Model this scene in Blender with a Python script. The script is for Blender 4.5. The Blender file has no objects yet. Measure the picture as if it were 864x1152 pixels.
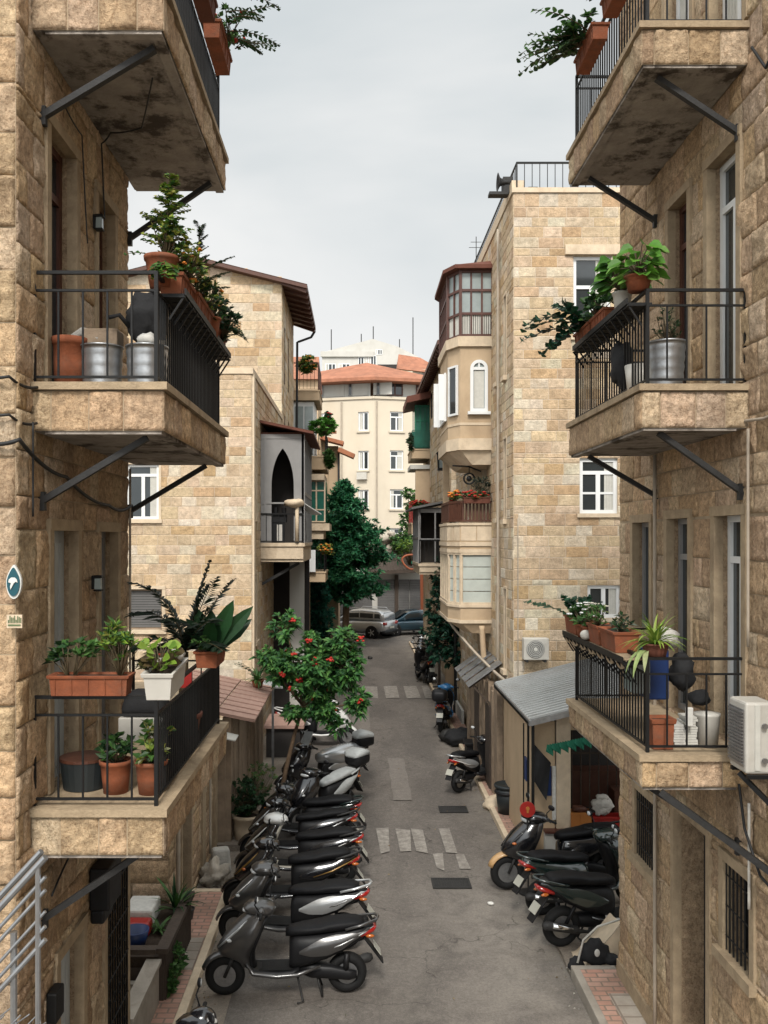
import bpy, bmesh, math, random
from mathutils import Vector, Matrix, noise
V = Vector; PI = math.pi; R = math.radians
sc = bpy.context.scene
col = sc.collection
rnd = random.Random(7)

# ------------------------------------------------------------------ mesh builder
class MB:
    def __init__(s):
        s.v = []; s.f = []; s.mi = []; s.t = []; s.sm = []
        s.m = 0; s.tint = (1, 1, 1); s.smooth = False
    def face(s, idx):
        s.f.append(tuple(idx)); s.mi.append(s.m); s.t.append(s.tint); s.sm.append(s.smooth)
    def add(s, pts, faces):
        n = len(s.v); s.v.extend([tuple(p) for p in pts])
        for f in faces: s.face([n + i for i in f])
    def quad(s, a, b, c, d): s.add([a, b, c, d], [(0, 1, 2, 3)])
    def poly(s, pts): s.add(pts, [tuple(range(len(pts)))])
    def box(s, x0, x1, y0, y1, z0, z1):
        s.add([(x0,y0,z0),(x1,y0,z0),(x1,y1,z0),(x0,y1,z0),(x0,y0,z1),(x1,y0,z1),(x1,y1,z1),(x0,y1,z1)],
              [(3,2,1,0),(4,5,6,7),(0,1,5,4),(1,2,6,5),(2,3,7,6),(3,0,4,7)])
    def cbox(s, c, sx, sy, sz, rot=None, taper=1.0):
        pts = []
        for k, (i, j) in [(k, ij) for k in (-1, 1) for ij in ((-1,-1),(1,-1),(1,1),(-1,1))]:
            t = taper if k > 0 else 1
            p = V((i*sx/2*t, j*sy/2*t, k*sz/2))
            if rot is not None: p = rot @ p
            pts.append(V(c) + p)
        s.add(pts, [(3,2,1,0),(4,5,6,7),(0,1,5,4),(1,2,6,5),(2,3,7,6),(3,0,4,7)])
    def beam(s, a, b, w, h, up=(0,0,1)):
        a = V(a); b = V(b); d = b - a; L = d.length; d.normalize()
        u = V(up)
        if abs(d.dot(u)) > .98: u = V((1,0,0))
        x = d.cross(u).normalized(); y = x.cross(d).normalized()
        pts = []
        for q in (a, b):
            for i, j in ((-1,-1),(1,-1),(1,1),(-1,1)): pts.append(q + x*(i*w/2) + y*(j*h/2))
        s.add(pts, [(3,2,1,0),(4,5,6,7),(0,1,5,4),(1,2,6,5),(2,3,7,6),(3,0,4,7)])
    def tube(s, pts, r, n=6, cap=True):
        pts = [V(p) for p in pts]; k = len(pts)
        rs = r if isinstance(r, (list, tuple)) else [r]*k
        base = len(s.v); prev = None
        for i, p in enumerate(pts):
            d = (pts[min(i+1,k-1)] - pts[max(i-1,0)])
            if d.length < 1e-9: d = V((0,0,1))
            d.normalize()
            if prev is None:
                u = V((0,0,1)) if abs(d.z) < .9 else V((1,0,0))
            else: u = prev
            x = (u - d*u.dot(d))
            if x.length < 1e-6: x = V((1,0,0)) - d*d.x
            x.normalize(); y = d.cross(x); prev = x
            for j in range(n):
                a = 2*PI*j/n
                s.v.append(tuple(p + (x*math.cos(a) + y*math.sin(a))*rs[i]))
        for i in range(k-1):
            for j in range(n):
                a = base+i*n+j; b = base+i*n+(j+1) % n
                s.face((a, b, b+n, a+n))
        if cap:
            s.face([base+j for j in reversed(range(n))]); s.face([base+(k-1)*n+j for j in range(n)])
    def lathe(s, prof, c=(0,0,0), n=20, axis='z', close=False):
        base = len(s.v); c = V(c); k = len(prof)
        for (r, h) in prof:
            for j in range(n):
                a = 2*PI*j/n
                if axis == 'z': p = V((r*math.cos(a), r*math.sin(a), h))
                elif axis == 'y': p = V((r*math.cos(a), h, r*math.sin(a)))
                else: p = V((h, r*math.cos(a), r*math.sin(a)))
                s.v.append(tuple(c+p))
        for i in range(k-1 if not close else k):
            for j in range(n):
                a = base+i*n+j; b = base+i*n+(j+1) % n
                a2 = base+((i+1) % k)*n+j; b2 = base+((i+1) % k)*n+(j+1) % n
                s.face((a, b, b2, a2))
        if not close:
            if prof[0][0] > 1e-4: s.face([base+j for j in reversed(range(n))])
            if prof[-1][0] > 1e-4: s.face([base+(k-1)*n+j for j in range(n)])
    def loft(s, rings, cap=True):
        base = len(s.v); n = len(rings[0]); k = len(rings)
        for r in rings: s.v.extend([tuple(p) for p in r])
        for i in range(k-1):
            for j in range(n):
                a = base+i*n+j; b = base+i*n+(j+1) % n
                s.face((a, b, b+n, a+n))
        if cap:
            s.face([base+j for j in reversed(range(n))]); s.face([base+(k-1)*n+j for j in range(n)])
    def ell(s, c, rx, ry, rz, n=12, m=8, rot=None, jit=0):
        rings = []
        for i in range(m+1):
            t = -PI/2 + PI*i/m; ring = []
            for j in range(n):
                a = 2*PI*j/n
                cr = max(math.cos(t), .02)
                p = V((rx*cr*math.cos(a), ry*cr*math.sin(a), rz*math.sin(t)))
                if jit: p *= 1 + jit*noise.noise(p*(2.2/max(rx,rz)) + V(c))
                if rot is not None: p = rot @ p
                ring.append(V(c)+p)
            rings.append(ring)
        s.loft(rings)
    def prism(s, poly, axis, a, b):
        """extrude a 2-D polygon along an axis; poly in the two remaining coordinates"""
        n = len(poly); pts = []
        for h in (a, b):
            for (p, q) in poly:
                pts.append((h,p,q) if axis == 'x' else (p,h,q) if axis == 'y' else (p,q,h))
        fs = [tuple(reversed(range(n))), tuple(range(n, 2*n))]
        for i in range(n): fs.append((i, (i+1) % n, n+(i+1) % n, n+i))
        s.add(pts, fs)
    def build(s, name, mats, parent=None, world=True, recalc=True, bevel=0, origin=None, subd=0):
        if not isinstance(mats, (list, tuple)): mats = [mats]
        me = bpy.data.meshes.new(name)
        off = V((0,0,0))
        if parent is not None and world:
            q = parent
            while q is not None: off += q.location; q = q.parent
        o_loc = V((0,0,0))
        if parent is None:
            if origin is None:
                xs = [p[0] for p in s.v]; ys = [p[1] for p in s.v]; zs = [p[2] for p in s.v]
                origin = ((min(xs)+max(xs))/2, (min(ys)+max(ys))/2, min(zs))
            off = V(origin); o_loc = V(origin)
        vs = [(p[0]-off.x, p[1]-off.y, p[2]-off.z) for p in s.v]
        me.from_pydata(vs, [], s.f)
        for m in mats: me.materials.append(m)
        if len(mats) > 1: me.polygons.foreach_set('material_index', s.mi)
        if any(t != (1,1,1) for t in s.t):
            at = me.color_attributes.new('tint', 'FLOAT_COLOR', 'CORNER')
            arr = []
            for f, t in zip(s.f, s.t): arr.extend((t[0], t[1], t[2], 1.0)*len(f))
            at.data.foreach_set('color', arr)
        me.polygons.foreach_set('use_smooth', s.sm)
        if recalc:
            bm = bmesh.new(); bm.from_mesh(me)
            bmesh.ops.recalc_face_normals(bm, faces=bm.faces)
            bm.to_mesh(me); bm.free()
        me.update()
        o = bpy.data.objects.new(name, me); col.objects.link(o)
        o.location = o_loc
        if parent is not None: o.parent = parent
        if bevel:
            b = o.modifiers.new('bevel', 'BEVEL'); b.width = bevel; b.segments = 2; b.limit_method = 'ANGLE'; b.angle_limit = R(35)
        if subd:
            b = o.modifiers.new('sub', 'SUBSURF'); b.levels = subd; b.render_levels = subd
        return o

def tag(o, label=None, cat=None, group=None, kind=None):
    if label: o['label'] = label
    if cat: o['category'] = cat
    if group: o['group'] = group
    if kind: o['kind'] = kind
    return o
def thing(name, label, cat, loc=(0,0,0), rz=0, group=None):
    o = bpy.data.objects.new(name, None); col.objects.link(o)
    o.empty_display_size = .2
    o.location = loc; o.rotation_euler = (0,0,rz)
    return tag(o, label, cat, group)
def copy_tree(o, parent=None):
    c = o.copy(); col.objects.link(c)
    if parent is not None: c.parent = parent
    for ch in list(o.children): copy_tree(ch, c)
    return c

# wall frame: u runs along the wall in world metres, v is height, d is distance outwards
class Fr:
    def __init__(s, O, U, N): s.O = V(O); s.U = V(U); s.N = V(N)
    def __call__(s, u, v, d=0): return s.O + s.U*u + V((0,0,v)) + s.N*d
def street_left(X): return Fr((X,0,0), (0,1,0), (1,0,0))
def street_right(X): return Fr((X,0,0), (0,1,0), (-1,0,0))
def frontal(Y): return Fr((0,Y,0), (1,0,0), (0,-1,0))
def fbox(mb, fr, u0, u1, v0, v1, d0, d1):
    P = [fr(u,v,d) for d in (d0,d1) for (u,v) in ((u0,v0),(u1,v0),(u1,v1),(u0,v1))]
    mb.add(P, [(0,1,2,3),(7,6,5,4),(0,4,5,1),(1,5,6,2),(2,6,7,3),(3,7,4,0)])

def cut_intervals(a, b, holes):
    segs = [(a, b)]
    for (h0, h1) in holes:
        ns = []
        for (s0, s1) in segs:
            if h1 <= s0 or h0 >= s1: ns.append((s0, s1)); continue
            if h0 > s0: ns.append((s0, h0))
            if h1 < s1: ns.append((h1, s1))
        segs = ns
    return [q for q in segs if q[1]-q[0] > .01]

PAL_OLD = [(.56,.405,.26),(.59,.435,.285),(.51,.365,.23),(.62,.475,.325),(.47,.33,.205),(.56,.395,.245),(.59,.41,.245)]
PAL_TAN = [tuple(q*.84 for q in c) for c in [(.68,.52,.35),(.73,.57,.40),(.76,.64,.475),(.65,.47,.30),(.70,.53,.355),(.78,.68,.52),(.61,.42,.245),(.72,.55,.365),(.76,.59,.385)]]
def ashlar(mb, fr, u0, u1, v0, v1, course=.28, bw=(.32,.62), holes=(), rough=.018, step=.05, proud=.012, seed=1, pal=PAL_OLD, joint=.004, smooth=True, zmax_detail=99):
    """rows of stone blocks; each block is real geometry, its face broken by noise when step is small"""
    rr = random.Random(seed)
    br = [v0]
    while br[-1] < v1 - course*.6: br.append(br[-1] + course*rr.uniform(.88,1.12))
    br[-1] = v1
    edges = sorted({h for q in holes for h in (q[2], q[3]) if v0 < h < v1})
    for e in edges:
        k = min(range(len(br)), key=lambda i: abs(br[i]-e))
        if 0 < k < len(br)-1 and abs(br[k]-e) < course*.45 and br[k] not in edges: br[k] = e
        elif e not in br: br.append(e)
    br = sorted(set(br))
    for r in range(len(br)-1):
        a, b = br[r], br[r+1]
        if b-a < .01: continue
        hs = [(q[0], q[1]) for q in holes if q[2] < (a+b)/2 < q[3]]
        for (s0, s1) in cut_intervals(u0, u1, hs):
            mb.m = 1; mb.tint = (.40,.31,.21); mb.smooth = False
            mb.quad(fr(s0,a,0), fr(s1,a,0), fr(s1,b,0), fr(s0,b,0))
            u = s0; first = True
            while u < s1 - 1e-4:
                w = rr.uniform(*bw)
                if first: w *= rr.uniform(.4,1); first = False
                if u + w > s1 - bw[0]*.5: w = s1 - u
                g = joint
                c0, c1, e0, e1 = u+g, u+w-g, a+g, b-g
                u += w
                if c1-c0 < .02 or e1-e0 < .02: continue
                t = rr.choice(pal); k = rr.uniform(.90,1.10)
                mb.m = 0; mb.tint = (t[0]*k, t[1]*k*rr.uniform(.98,1.02), t[2]*k*rr.uniform(.95,1.05))
                ins = min(.007 if step and step<.1 else .012, (c1-c0)*.2, (e1-e0)*.2)
                pr = proud*rr.uniform(.7,1.3)
                if step and b < zmax_detail:
                    nu = max(2, int((c1-c0)/step)); nv = max(2, int((e1-e0)/step))
                    us = [c0] + [c0+ins+(c1-c0-2*ins)*i/nu for i in range(nu+1)] + [c1]
                    vs = [e0] + [e0+ins+(e1-e0-2*ins)*i/nv for i in range(nv+1)] + [e1]
                    n0 = len(mb.v)
                    tiltu = rr.uniform(-1,1)*rough*.6; tiltv = rr.uniform(-1,1)*rough*.6
                    for j, vv in enumerate(vs):
                        for i, uu in enumerate(us):
                            eu = min(i, len(us)-1-i); ev = min(j, len(vs)-1-j)
                            if eu == 0 or ev == 0: d = 0
                            else:
                                P = fr(uu, vv, 0)
                                nn = noise.noise(P*4.3) * .5 + noise.noise(P*11)*.55 + noise.noise(P*27)*.38
                                rd = abs(noise.noise(P*6.1+V((9,3,1)))) + .8*abs(noise.noise(P*13+V((2,7,1))))
                                bulge = (.55+.45*min(eu-1, 1))*(.55+.45*min(ev-1, 1))
                                d = pr + rough*.85*(nn*1.2 - rd*1.1 + .45)*bulge + (tiltu*(uu-c0)/(c1-c0) + tiltv*(vv-e0)/(e1-e0))*bulge
                                d = max(d, .002)
                            mb.v.append(tuple(fr(uu, vv, d)))
                    W = len(us); mb.smooth = smooth
                    for j in range(len(vs)-1):
                        for i in range(W-1):
                            q = n0+j*W+i
                            mb.face((q, q+1, q+1+W, q+W))
                else:
                    mb.smooth = False
                    a0 = [fr(c0,e0,0),fr(c1,e0,0),fr(c1,e1,0),fr(c0,e1,0)]
                    tl = [pr*rr.uniform(.75,1.25) for _ in range(4)]
                    a1 = [fr(c0+ins,e0+ins,tl[0]),fr(c1-ins,e0+ins,tl[1]),fr(c1-ins,e1-ins,tl[2]),fr(c0+ins,e1-ins,tl[3])]
                    mb.add(a0+a1, [(4,5,6,7),(0,1,5,4),(1,2,6,5),(2,3,7,6),(3,0,4,7)])
    mb.smooth = False

def plain_wall(mb, fr, u0, u1, v0, v1, holes=(), step=None):
    cuts = sorted({v0, v1} | {h for q in holes for h in (q[2], q[3]) if v0 < h < v1})
    for a, b in zip(cuts, cuts[1:]):
        hs = [(q[0], q[1]) for q in holes if q[2] < (a+b)/2 < q[3]]
        for (s0, s1) in cut_intervals(u0, u1, hs):
            mb.quad(fr(s0,a,0), fr(s1,a,0), fr(s1,b,0), fr(s0,b,0))
def reveals(mb, fr, holes, depth=.2):
    for (u0,u1,v0,v1) in [h[:4] for h in holes]:
        mb.quad(fr(u0,v0,.002), fr(u0,v1,.002), fr(u0,v1,-depth), fr(u0,v0,-depth))
        mb.quad(fr(u1,v0,.002), fr(u1,v1,.002), fr(u1,v1,-depth), fr(u1,v0,-depth))
        mb.quad(fr(u0,v1,.002), fr(u1,v1,.002), fr(u1,v1,-depth), fr(u0,v1,-depth))
        mb.quad(fr(u0,v0,.002), fr(u1,v0,.002), fr(u1,v0,-depth), fr(u0,v0,-depth))
# ------------------------------------------------------------------ materials
MATS = {}
def nd(nt, t, **kw):
    n = nt.nodes.new(t)
    for k, v in kw.items(): setattr(n, k, v)
    return n
def mk(name, base, rough=.65, metal=0, var=.12, vscale=3.0, bump=0.0, bscale=30, tint=False, stain=None, stain_amt=.0,
       stain_scale=1.2, streak=0.0, spec=.5, coat=0, trans=0, transl=0, rvar=0.0, vein=0, bdist=.02, slo=.50, shi=.68, sdist=.6, pit=0):
    m = bpy.data.materials.new(name); m.use_nodes = True; nt = m.node_tree; L = nt.links
    p = nt.nodes['Principled BSDF']; out = nt.nodes['Material Output']
    tc = nd(nt, 'ShaderNodeNewGeometry')
    oc = nd(nt, 'ShaderNodeTexCoord')
    pos = tc.outputs['Position'] if stain is not None or tint == 'world' else oc.outputs['Object']
    if tint:
        at = nd(nt, 'ShaderNodeAttribute'); at.attribute_name = 'tint'; src = at.outputs['Color']
        if tint == 'mul':
            mm = nd(nt, 'ShaderNodeMix', data_type='RGBA', blend_type='MULTIPLY'); mm.inputs[0].default_value = 1
            L.new(src, mm.inputs[6]); mm.inputs[7].default_value = (*base, 1); src = mm.outputs[2]
    else:
        rgb = nd(nt, 'ShaderNodeRGB'); rgb.outputs[0].default_value = (*base, 1); src = rgb.outputs[0]
    if var:
        n1 = nd(nt, 'ShaderNodeTexNoise'); n1.inputs['Scale'].default_value = vscale; n1.inputs['Detail'].default_value = 8; n1.inputs['Roughness'].default_value = .62
        L.new(pos, n1.inputs['Vector'])
        mr = nd(nt, 'ShaderNodeMapRange'); mr.inputs[1].default_value = .25; mr.inputs[2].default_value = .75
        mr.inputs[3].default_value = 1-var; mr.inputs[4].default_value = 1+var
        L.new(n1.outputs[0], mr.inputs[0])
        hs = nd(nt, 'ShaderNodeHueSaturation'); L.new(src, hs.inputs['Color']); L.new(mr.outputs[0], hs.inputs['Value'])
        src = hs.outputs[0]
    if stain is not None:
        n2 = nd(nt, 'ShaderNodeTexNoise'); n2.inputs['Scale'].default_value = stain_scale; n2.inputs['Detail'].default_value = 9; n2.inputs['Roughness'].default_value = .7; n2.inputs['Distortion'].default_value = sdist
        mp = nd(nt, 'ShaderNodeMapping'); mp.inputs['Scale'].default_value = (1,1,1-streak)
        L.new(pos, mp.inputs['Vector']); L.new(mp.outputs[0], n2.inputs['Vector'])
        r2 = nd(nt, 'ShaderNodeMapRange'); r2.inputs[1].default_value = slo; r2.inputs[2].default_value = shi; r2.inputs[3].default_value = 0; r2.inputs[4].default_value = stain_amt
        L.new(n2.outputs[0], r2.inputs[0])
        mx = nd(nt, 'ShaderNodeMix', data_type='RGBA'); L.new(r2.outputs[0], mx.inputs[0]); L.new(src, mx.inputs[6]); mx.inputs[7].default_value = (*stain, 1)
        src = mx.outputs[2]
    if pit:                                                        # pits and grime in the open grain of the stone
        npt = nd(nt, 'ShaderNodeTexNoise'); npt.inputs['Scale'].default_value = 42; npt.inputs['Detail'].default_value = 6; npt.inputs['Roughness'].default_value = .75
        mpp = nd(nt, 'ShaderNodeMapping'); mpp.inputs['Scale'].default_value = (1,1,.6); L.new(pos, mpp.inputs['Vector']); L.new(mpp.outputs[0], npt.inputs['Vector'])
        rp = nd(nt, 'ShaderNodeMapRange'); rp.inputs[1].default_value = .52; rp.inputs[2].default_value = .64; rp.inputs[3].default_value = 0; rp.inputs[4].default_value = pit; L.new(npt.outputs[0], rp.inputs[0])
        mp2 = nd(nt, 'ShaderNodeMix', data_type='RGBA', blend_type='MULTIPLY'); L.new(rp.outputs[0], mp2.inputs[0]); L.new(src, mp2.inputs[6]); mp2.inputs[7].default_value = (.30,.22,.15,1); src = mp2.outputs[2]
    if vein:
        nv = nd(nt, 'ShaderNodeTexNoise'); nv.inputs['Scale'].default_value = 15; nv.inputs['Detail'].default_value = 7; nv.inputs['Roughness'].default_value = .7; nv.inputs['Distortion'].default_value = 1.1
        L.new(pos, nv.inputs['Vector'])
        ma = nd(nt, 'ShaderNodeMath', operation='SUBTRACT'); L.new(nv.outputs[0], ma.inputs[0]); ma.inputs[1].default_value = .5
        mb_ = nd(nt, 'ShaderNodeMath', operation='ABSOLUTE'); L.new(ma.outputs[0], mb_.inputs[0])
        rv = nd(nt, 'ShaderNodeMapRange'); rv.inputs[1].default_value = 0; rv.inputs[2].default_value = .022; rv.inputs[3].default_value = vein; rv.inputs[4].default_value = 0; L.new(mb_.outputs[0], rv.inputs[0])
        mv = nd(nt, 'ShaderNodeMix', data_type='RGBA', blend_type='MULTIPLY'); L.new(rv.outputs[0], mv.inputs[0]); L.new(src, mv.inputs[6]); mv.inputs[7].default_value = (.38,.27,.17,1); src = mv.outputs[2]
    L.new(src, p.inputs['Base Color'])
    p.inputs['Roughness'].default_value = rough; p.inputs['Metallic'].default_value = metal
    p.inputs['Specular IOR Level'].default_value = spec
    if coat: p.inputs['Coat Weight'].default_value = coat; p.inputs['Coat Roughness'].default_value = .12
    if rvar:
        n4 = nd(nt, 'ShaderNodeTexNoise'); n4.inputs['Scale'].default_value = 7; n4.inputs['Detail'].default_value = 6
        L.new(pos, n4.inputs['Vector'])
        r4 = nd(nt, 'ShaderNodeMapRange'); r4.inputs[3].default_value = rough-rvar; r4.inputs[4].default_value = rough+rvar
        L.new(n4.outputs[0], r4.inputs[0]); L.new(r4.outputs[0], p.inputs['Roughness'])
    if bump:
        n3 = nd(nt, 'ShaderNodeTexNoise'); n3.inputs['Scale'].default_value = bscale; n3.inputs['Detail'].default_value = 8; n3.inputs['Roughness'].default_value = .65
        L.new(pos, n3.inputs['Vector'])
        b = nd(nt, 'ShaderNodeBump'); b.inputs['Strength'].default_value = min(bump,1); b.inputs['Distance'].default_value = bdist
        L.new(n3.outputs[0], b.inputs['Height']); L.new(b.outputs[0], p.inputs['Normal'])
    if transl:
        tr = nd(nt, 'ShaderNodeBsdfTranslucent'); L.new(src, tr.inputs[0])
        ms = nd(nt, 'ShaderNodeMixShader'); ms.inputs[0].default_value = transl
        L.new(p.outputs[0], ms.inputs[1]); L.new(tr.outputs[0], ms.inputs[2]); L.new(ms.outputs[0], out.inputs['Surface'])
    MATS[name] = m; return m

BROWNST = (.17,.105,.055)
mk('stone', (1,1,1), .88, tint=True, var=.45, vscale=19, bump=1, bscale=38, bdist=.022, stain=(.17,.11,.065), stain_amt=.55, stain_scale=2.4, streak=.55, spec=.2, vein=.65, pit=.5, slo=.50, shi=.70)
mk('mortar', (1,1,1), .95, tint=True, var=.25, vscale=6, bump=.4, bscale=50, stain=(.15,.10,.06), stain_amt=.5, spec=.2)
mk('tanstone', (1,1,1), .88, tint=True, var=.30, vscale=9, bump=.8, bscale=24, bdist=.03, vein=.42, pit=.22, stain=(.42,.28,.15), stain_amt=.38, stain_scale=.9, streak=.3, spec=.2)
mk('tanmortar', (.62,.52,.40), .95, var=.15, bump=.3, spec=.2)
mk('plaster', (.54,.40,.26), .9, var=.12, vscale=1.5, bump=.2, bscale=25, stain=(.30,.20,.12), stain_amt=.4, stain_scale=.8, streak=.6, spec=.2)
mk('trimstone', (.41,.31,.20), .85, var=.22, vscale=8, bump=.6, bscale=40, stain=(.20,.14,.09), stain_amt=.55, stain_scale=3, streak=.4, spec=.25)
mk('lighttrim', (.66,.53,.38), .85, var=.14, vscale=6, bump=.3, bscale=30, stain=(.35,.24,.14), stain_amt=.4, stain_scale=2, streak=.4, spec=.25)
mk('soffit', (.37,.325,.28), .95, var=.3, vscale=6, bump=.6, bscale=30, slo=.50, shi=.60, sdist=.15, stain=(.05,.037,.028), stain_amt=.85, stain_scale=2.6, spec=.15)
mk('cream', (.66,.575,.45), .9, var=.06, vscale=.6, bump=.1, stain=(.50,.38,.24), stain_amt=.25, stain_scale=.25, streak=.7, spec=.2)
mk('white_wall', (.56,.54,.49), .85, var=.08, vscale=1, stain=(.42,.38,.32), stain_amt=.35, stain_scale=.5, streak=.6, spec=.2)
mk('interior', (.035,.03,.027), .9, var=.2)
mk('concrete', (.34,.30,.25), .92, var=.2, vscale=4, bump=.4, bscale=40, stain=(.14,.11,.08), stain_amt=.5, stain_scale=1.4, spec=.2)
mk('black_metal', (.008,.008,.008), .55, spec=.3, var=.2, vscale=20, bump=.15, bscale=60)
mk('bracket_metal', (.028,.027,.026), .6, spec=.35, var=.3, vscale=12, bump=.3, bscale=60)
mk('galv', (.40,.41,.42), .42, metal=.85, var=.25, vscale=9, bump=.12, bscale=25, rvar=.12)
mk('steel_rail', (.36,.37,.38), .35, metal=.8, var=.15, vscale=10)
mk('zinc_roof', (.42,.425,.415), .55, metal=.25, var=.12, vscale=2.5, bump=.1, stain=(.28,.25,.22), stain_amt=.4, stain_scale=1.1)
mk('terracotta', (.25,.072,.028), .85, var=.3, vscale=9, bump=.3, bscale=60, stain=(.15,.075,.045), stain_amt=.55, stain_scale=6, slo=.47)
mk('terracotta_dark', (.13,.042,.024), .8, var=.2, vscale=10, bump=.2)
mk('tile', (.44,.17,.085), .85, var=.3, vscale=3, bump=.4, bscale=30, stain=(.20,.09,.05), stain_amt=.5, stain_scale=1.5)
mk('farroof', (.37,.155,.09), .9, var=.3, vscale=1.6, bump=.5, bscale=5, stain=(.22,.11,.07), stain_amt=.5, stain_scale=.7)
mk('pinktile', (.38,.235,.185), .85, var=.18, vscale=4, bump=.3, bscale=30, stain=(.30,.18,.13), stain_amt=.5, stain_scale=1.5)
mk('white_plastic', (.56,.53,.47), .45, var=.08, vscale=6, stain=(.35,.31,.25), stain_amt=.35, stain_scale=4)
mk('white_frame', (.80,.80,.78), .45, var=.04)
mk('grey_frame', (.27,.26,.25), .5, var=.1)
mk('door_grey', (.46,.49,.49), .55, var=.15, vscale=3, bump=.1, stain=(.16,.16,.15), stain_amt=.4, streak=.6)
mk('brown_wood', (.085,.03,.016), .55, var=.25, vscale=8, bump=.2)
mk('red_wood', (.085,.030,.020), .5, var=.25, vscale=8, bump=.2)
mk('old_wood', (.30,.22,.15), .85, var=.3, vscale=5, bump=.5, bscale=35, stain=(.10,.07,.05), stain_amt=.6, stain_scale=2, streak=.8)
mk('dark_wood', (.06,.042,.030), .8, var=.3, vscale=7, bump=.4)
mk('curtain', (.58,.56,.50), .9, var=.1, vscale=14)
mk('glass', (.028,.034,.036), .06, var=.15, vscale=2, spec=.7)
mk('glass_light', (.30,.34,.33), .12, var=.25, vscale=2, spec=.6)
mk('glass_green', (.02,.12,.085), .15, var=.3, vscale=3, spec=.6)
mk('leaf', (1,1,1), .5, tint=True, var=.22, vscale=18, transl=.22, spec=.35)
mk('bark', (.17,.11,.065), .9, var=.3, vscale=15, bump=.7, bscale=40)
mk('soil', (.05,.032,.02), .95, var=.4, vscale=30, bump=.6, bscale=60)
mk('flower_red', (.55,.03,.02), .6, var=.2, vscale=20, transl=.2)
mk('flower_orange', (.80,.26,.04), .6, var=.25, vscale=20, transl=.2)
mk('rubber', (.009,.009,.009), .75, var=.25, vscale=30, bump=.25, bscale=80, spec=.35)
mk('seat_black', (.006,.006,.007), .55, var=.2, vscale=10, bump=.2, bscale=90, spec=.2)
mk('plastic_black', (.010,.010,.011), .48, var=.2, vscale=8, spec=.3, rvar=.1)
mk('paint_grey', (.085,.082,.08), .3, metal=.5, var=.08, coat=.7)
mk('paint_black', (.010,.010,.012), .2, var=.1, coat=1)
mk('paint_green_black', (.012,.024,.022), .2, var=.1, coat=1)
mk('paint_white', (.70,.69,.66), .25, var=.05, coat=.6)
mk('paint_silver', (.55,.56,.56), .3, metal=.6, var=.06, coat=.6)
mk('paint_blue', (.03,.17,.38), .25, var=.1, coat=.8)
mk('paint_teal', (.02,.055,.08), .22, metal=.3, var=.1, coat=1)
mk('paint_gold', (.30,.17,.04), .3, metal=.5, var=.1, coat=.6)
mk('paint_tan', (.50,.30,.13), .35, var=.1, coat=.5)
mk('beige_plastic', (.55,.51,.43), .5, var=.1)
mk('chrome', (.72,.72,.72), .15, metal=1, var=.1)
mk('alloy', (.33,.33,.33), .4, metal=.8, var=.2, vscale=20)
mk('lens_red', (.34,.012,.01), .15, var=.1, coat=1)
mk('lens_orange', (.50,.13,.02), .15, var=.1, coat=1)
mk('lens_clear', (.62,.63,.62), .1, var=.1, coat=1)
mk('plate_white', (.42,.41,.35), .5, var=.1)
mk('cover_grey', (.36,.37,.36), .55, var=.2, vscale=5, bump=.5, bscale=10)
mk('rag', (.50,.47,.42), .95, var=.25, vscale=10, bump=.8, bscale=22)
mk('black_cloth', (.013,.013,.014), .85, var=.3, vscale=10, bump=.5, bscale=14)
mk('blue_plastic', (.008,.03,.12), .45, var=.15)
mk('red_paint', (.34,.02,.015), .4, var=.15)
mk('orange_box', (.42,.15,.03), .6, var=.15)
mk('green_cloth', (.012,.15,.085), .8, var=.25, bump=.4, bscale=20)
mk('bin_black', (.02,.026,.028), .5, var=.15)
mk('paper', (.62,.60,.55), .9, var=.15, vscale=20)
mk('cable', (.012,.012,.012), .6, var=.1)
mk('pipe', (.42,.35,.27), .7, var=.2)
mk('sign_teal', (.006,.075,.10), .4, var=.12, vscale=10)
mk('sign_white', (.70,.70,.66), .5, var=.1)
mk('shutter_grey', (.13,.125,.12), .7, var=.12, stain=(.07,.065,.06), stain_amt=.3)
mk('rock', (.50,.44,.36), .95, var=.3, vscale=8, bump=.9, bscale=18)
mk('orange_paint', (.36,.10,.04), .6, var=.15)

def M_(n): return MATS[n]

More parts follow.
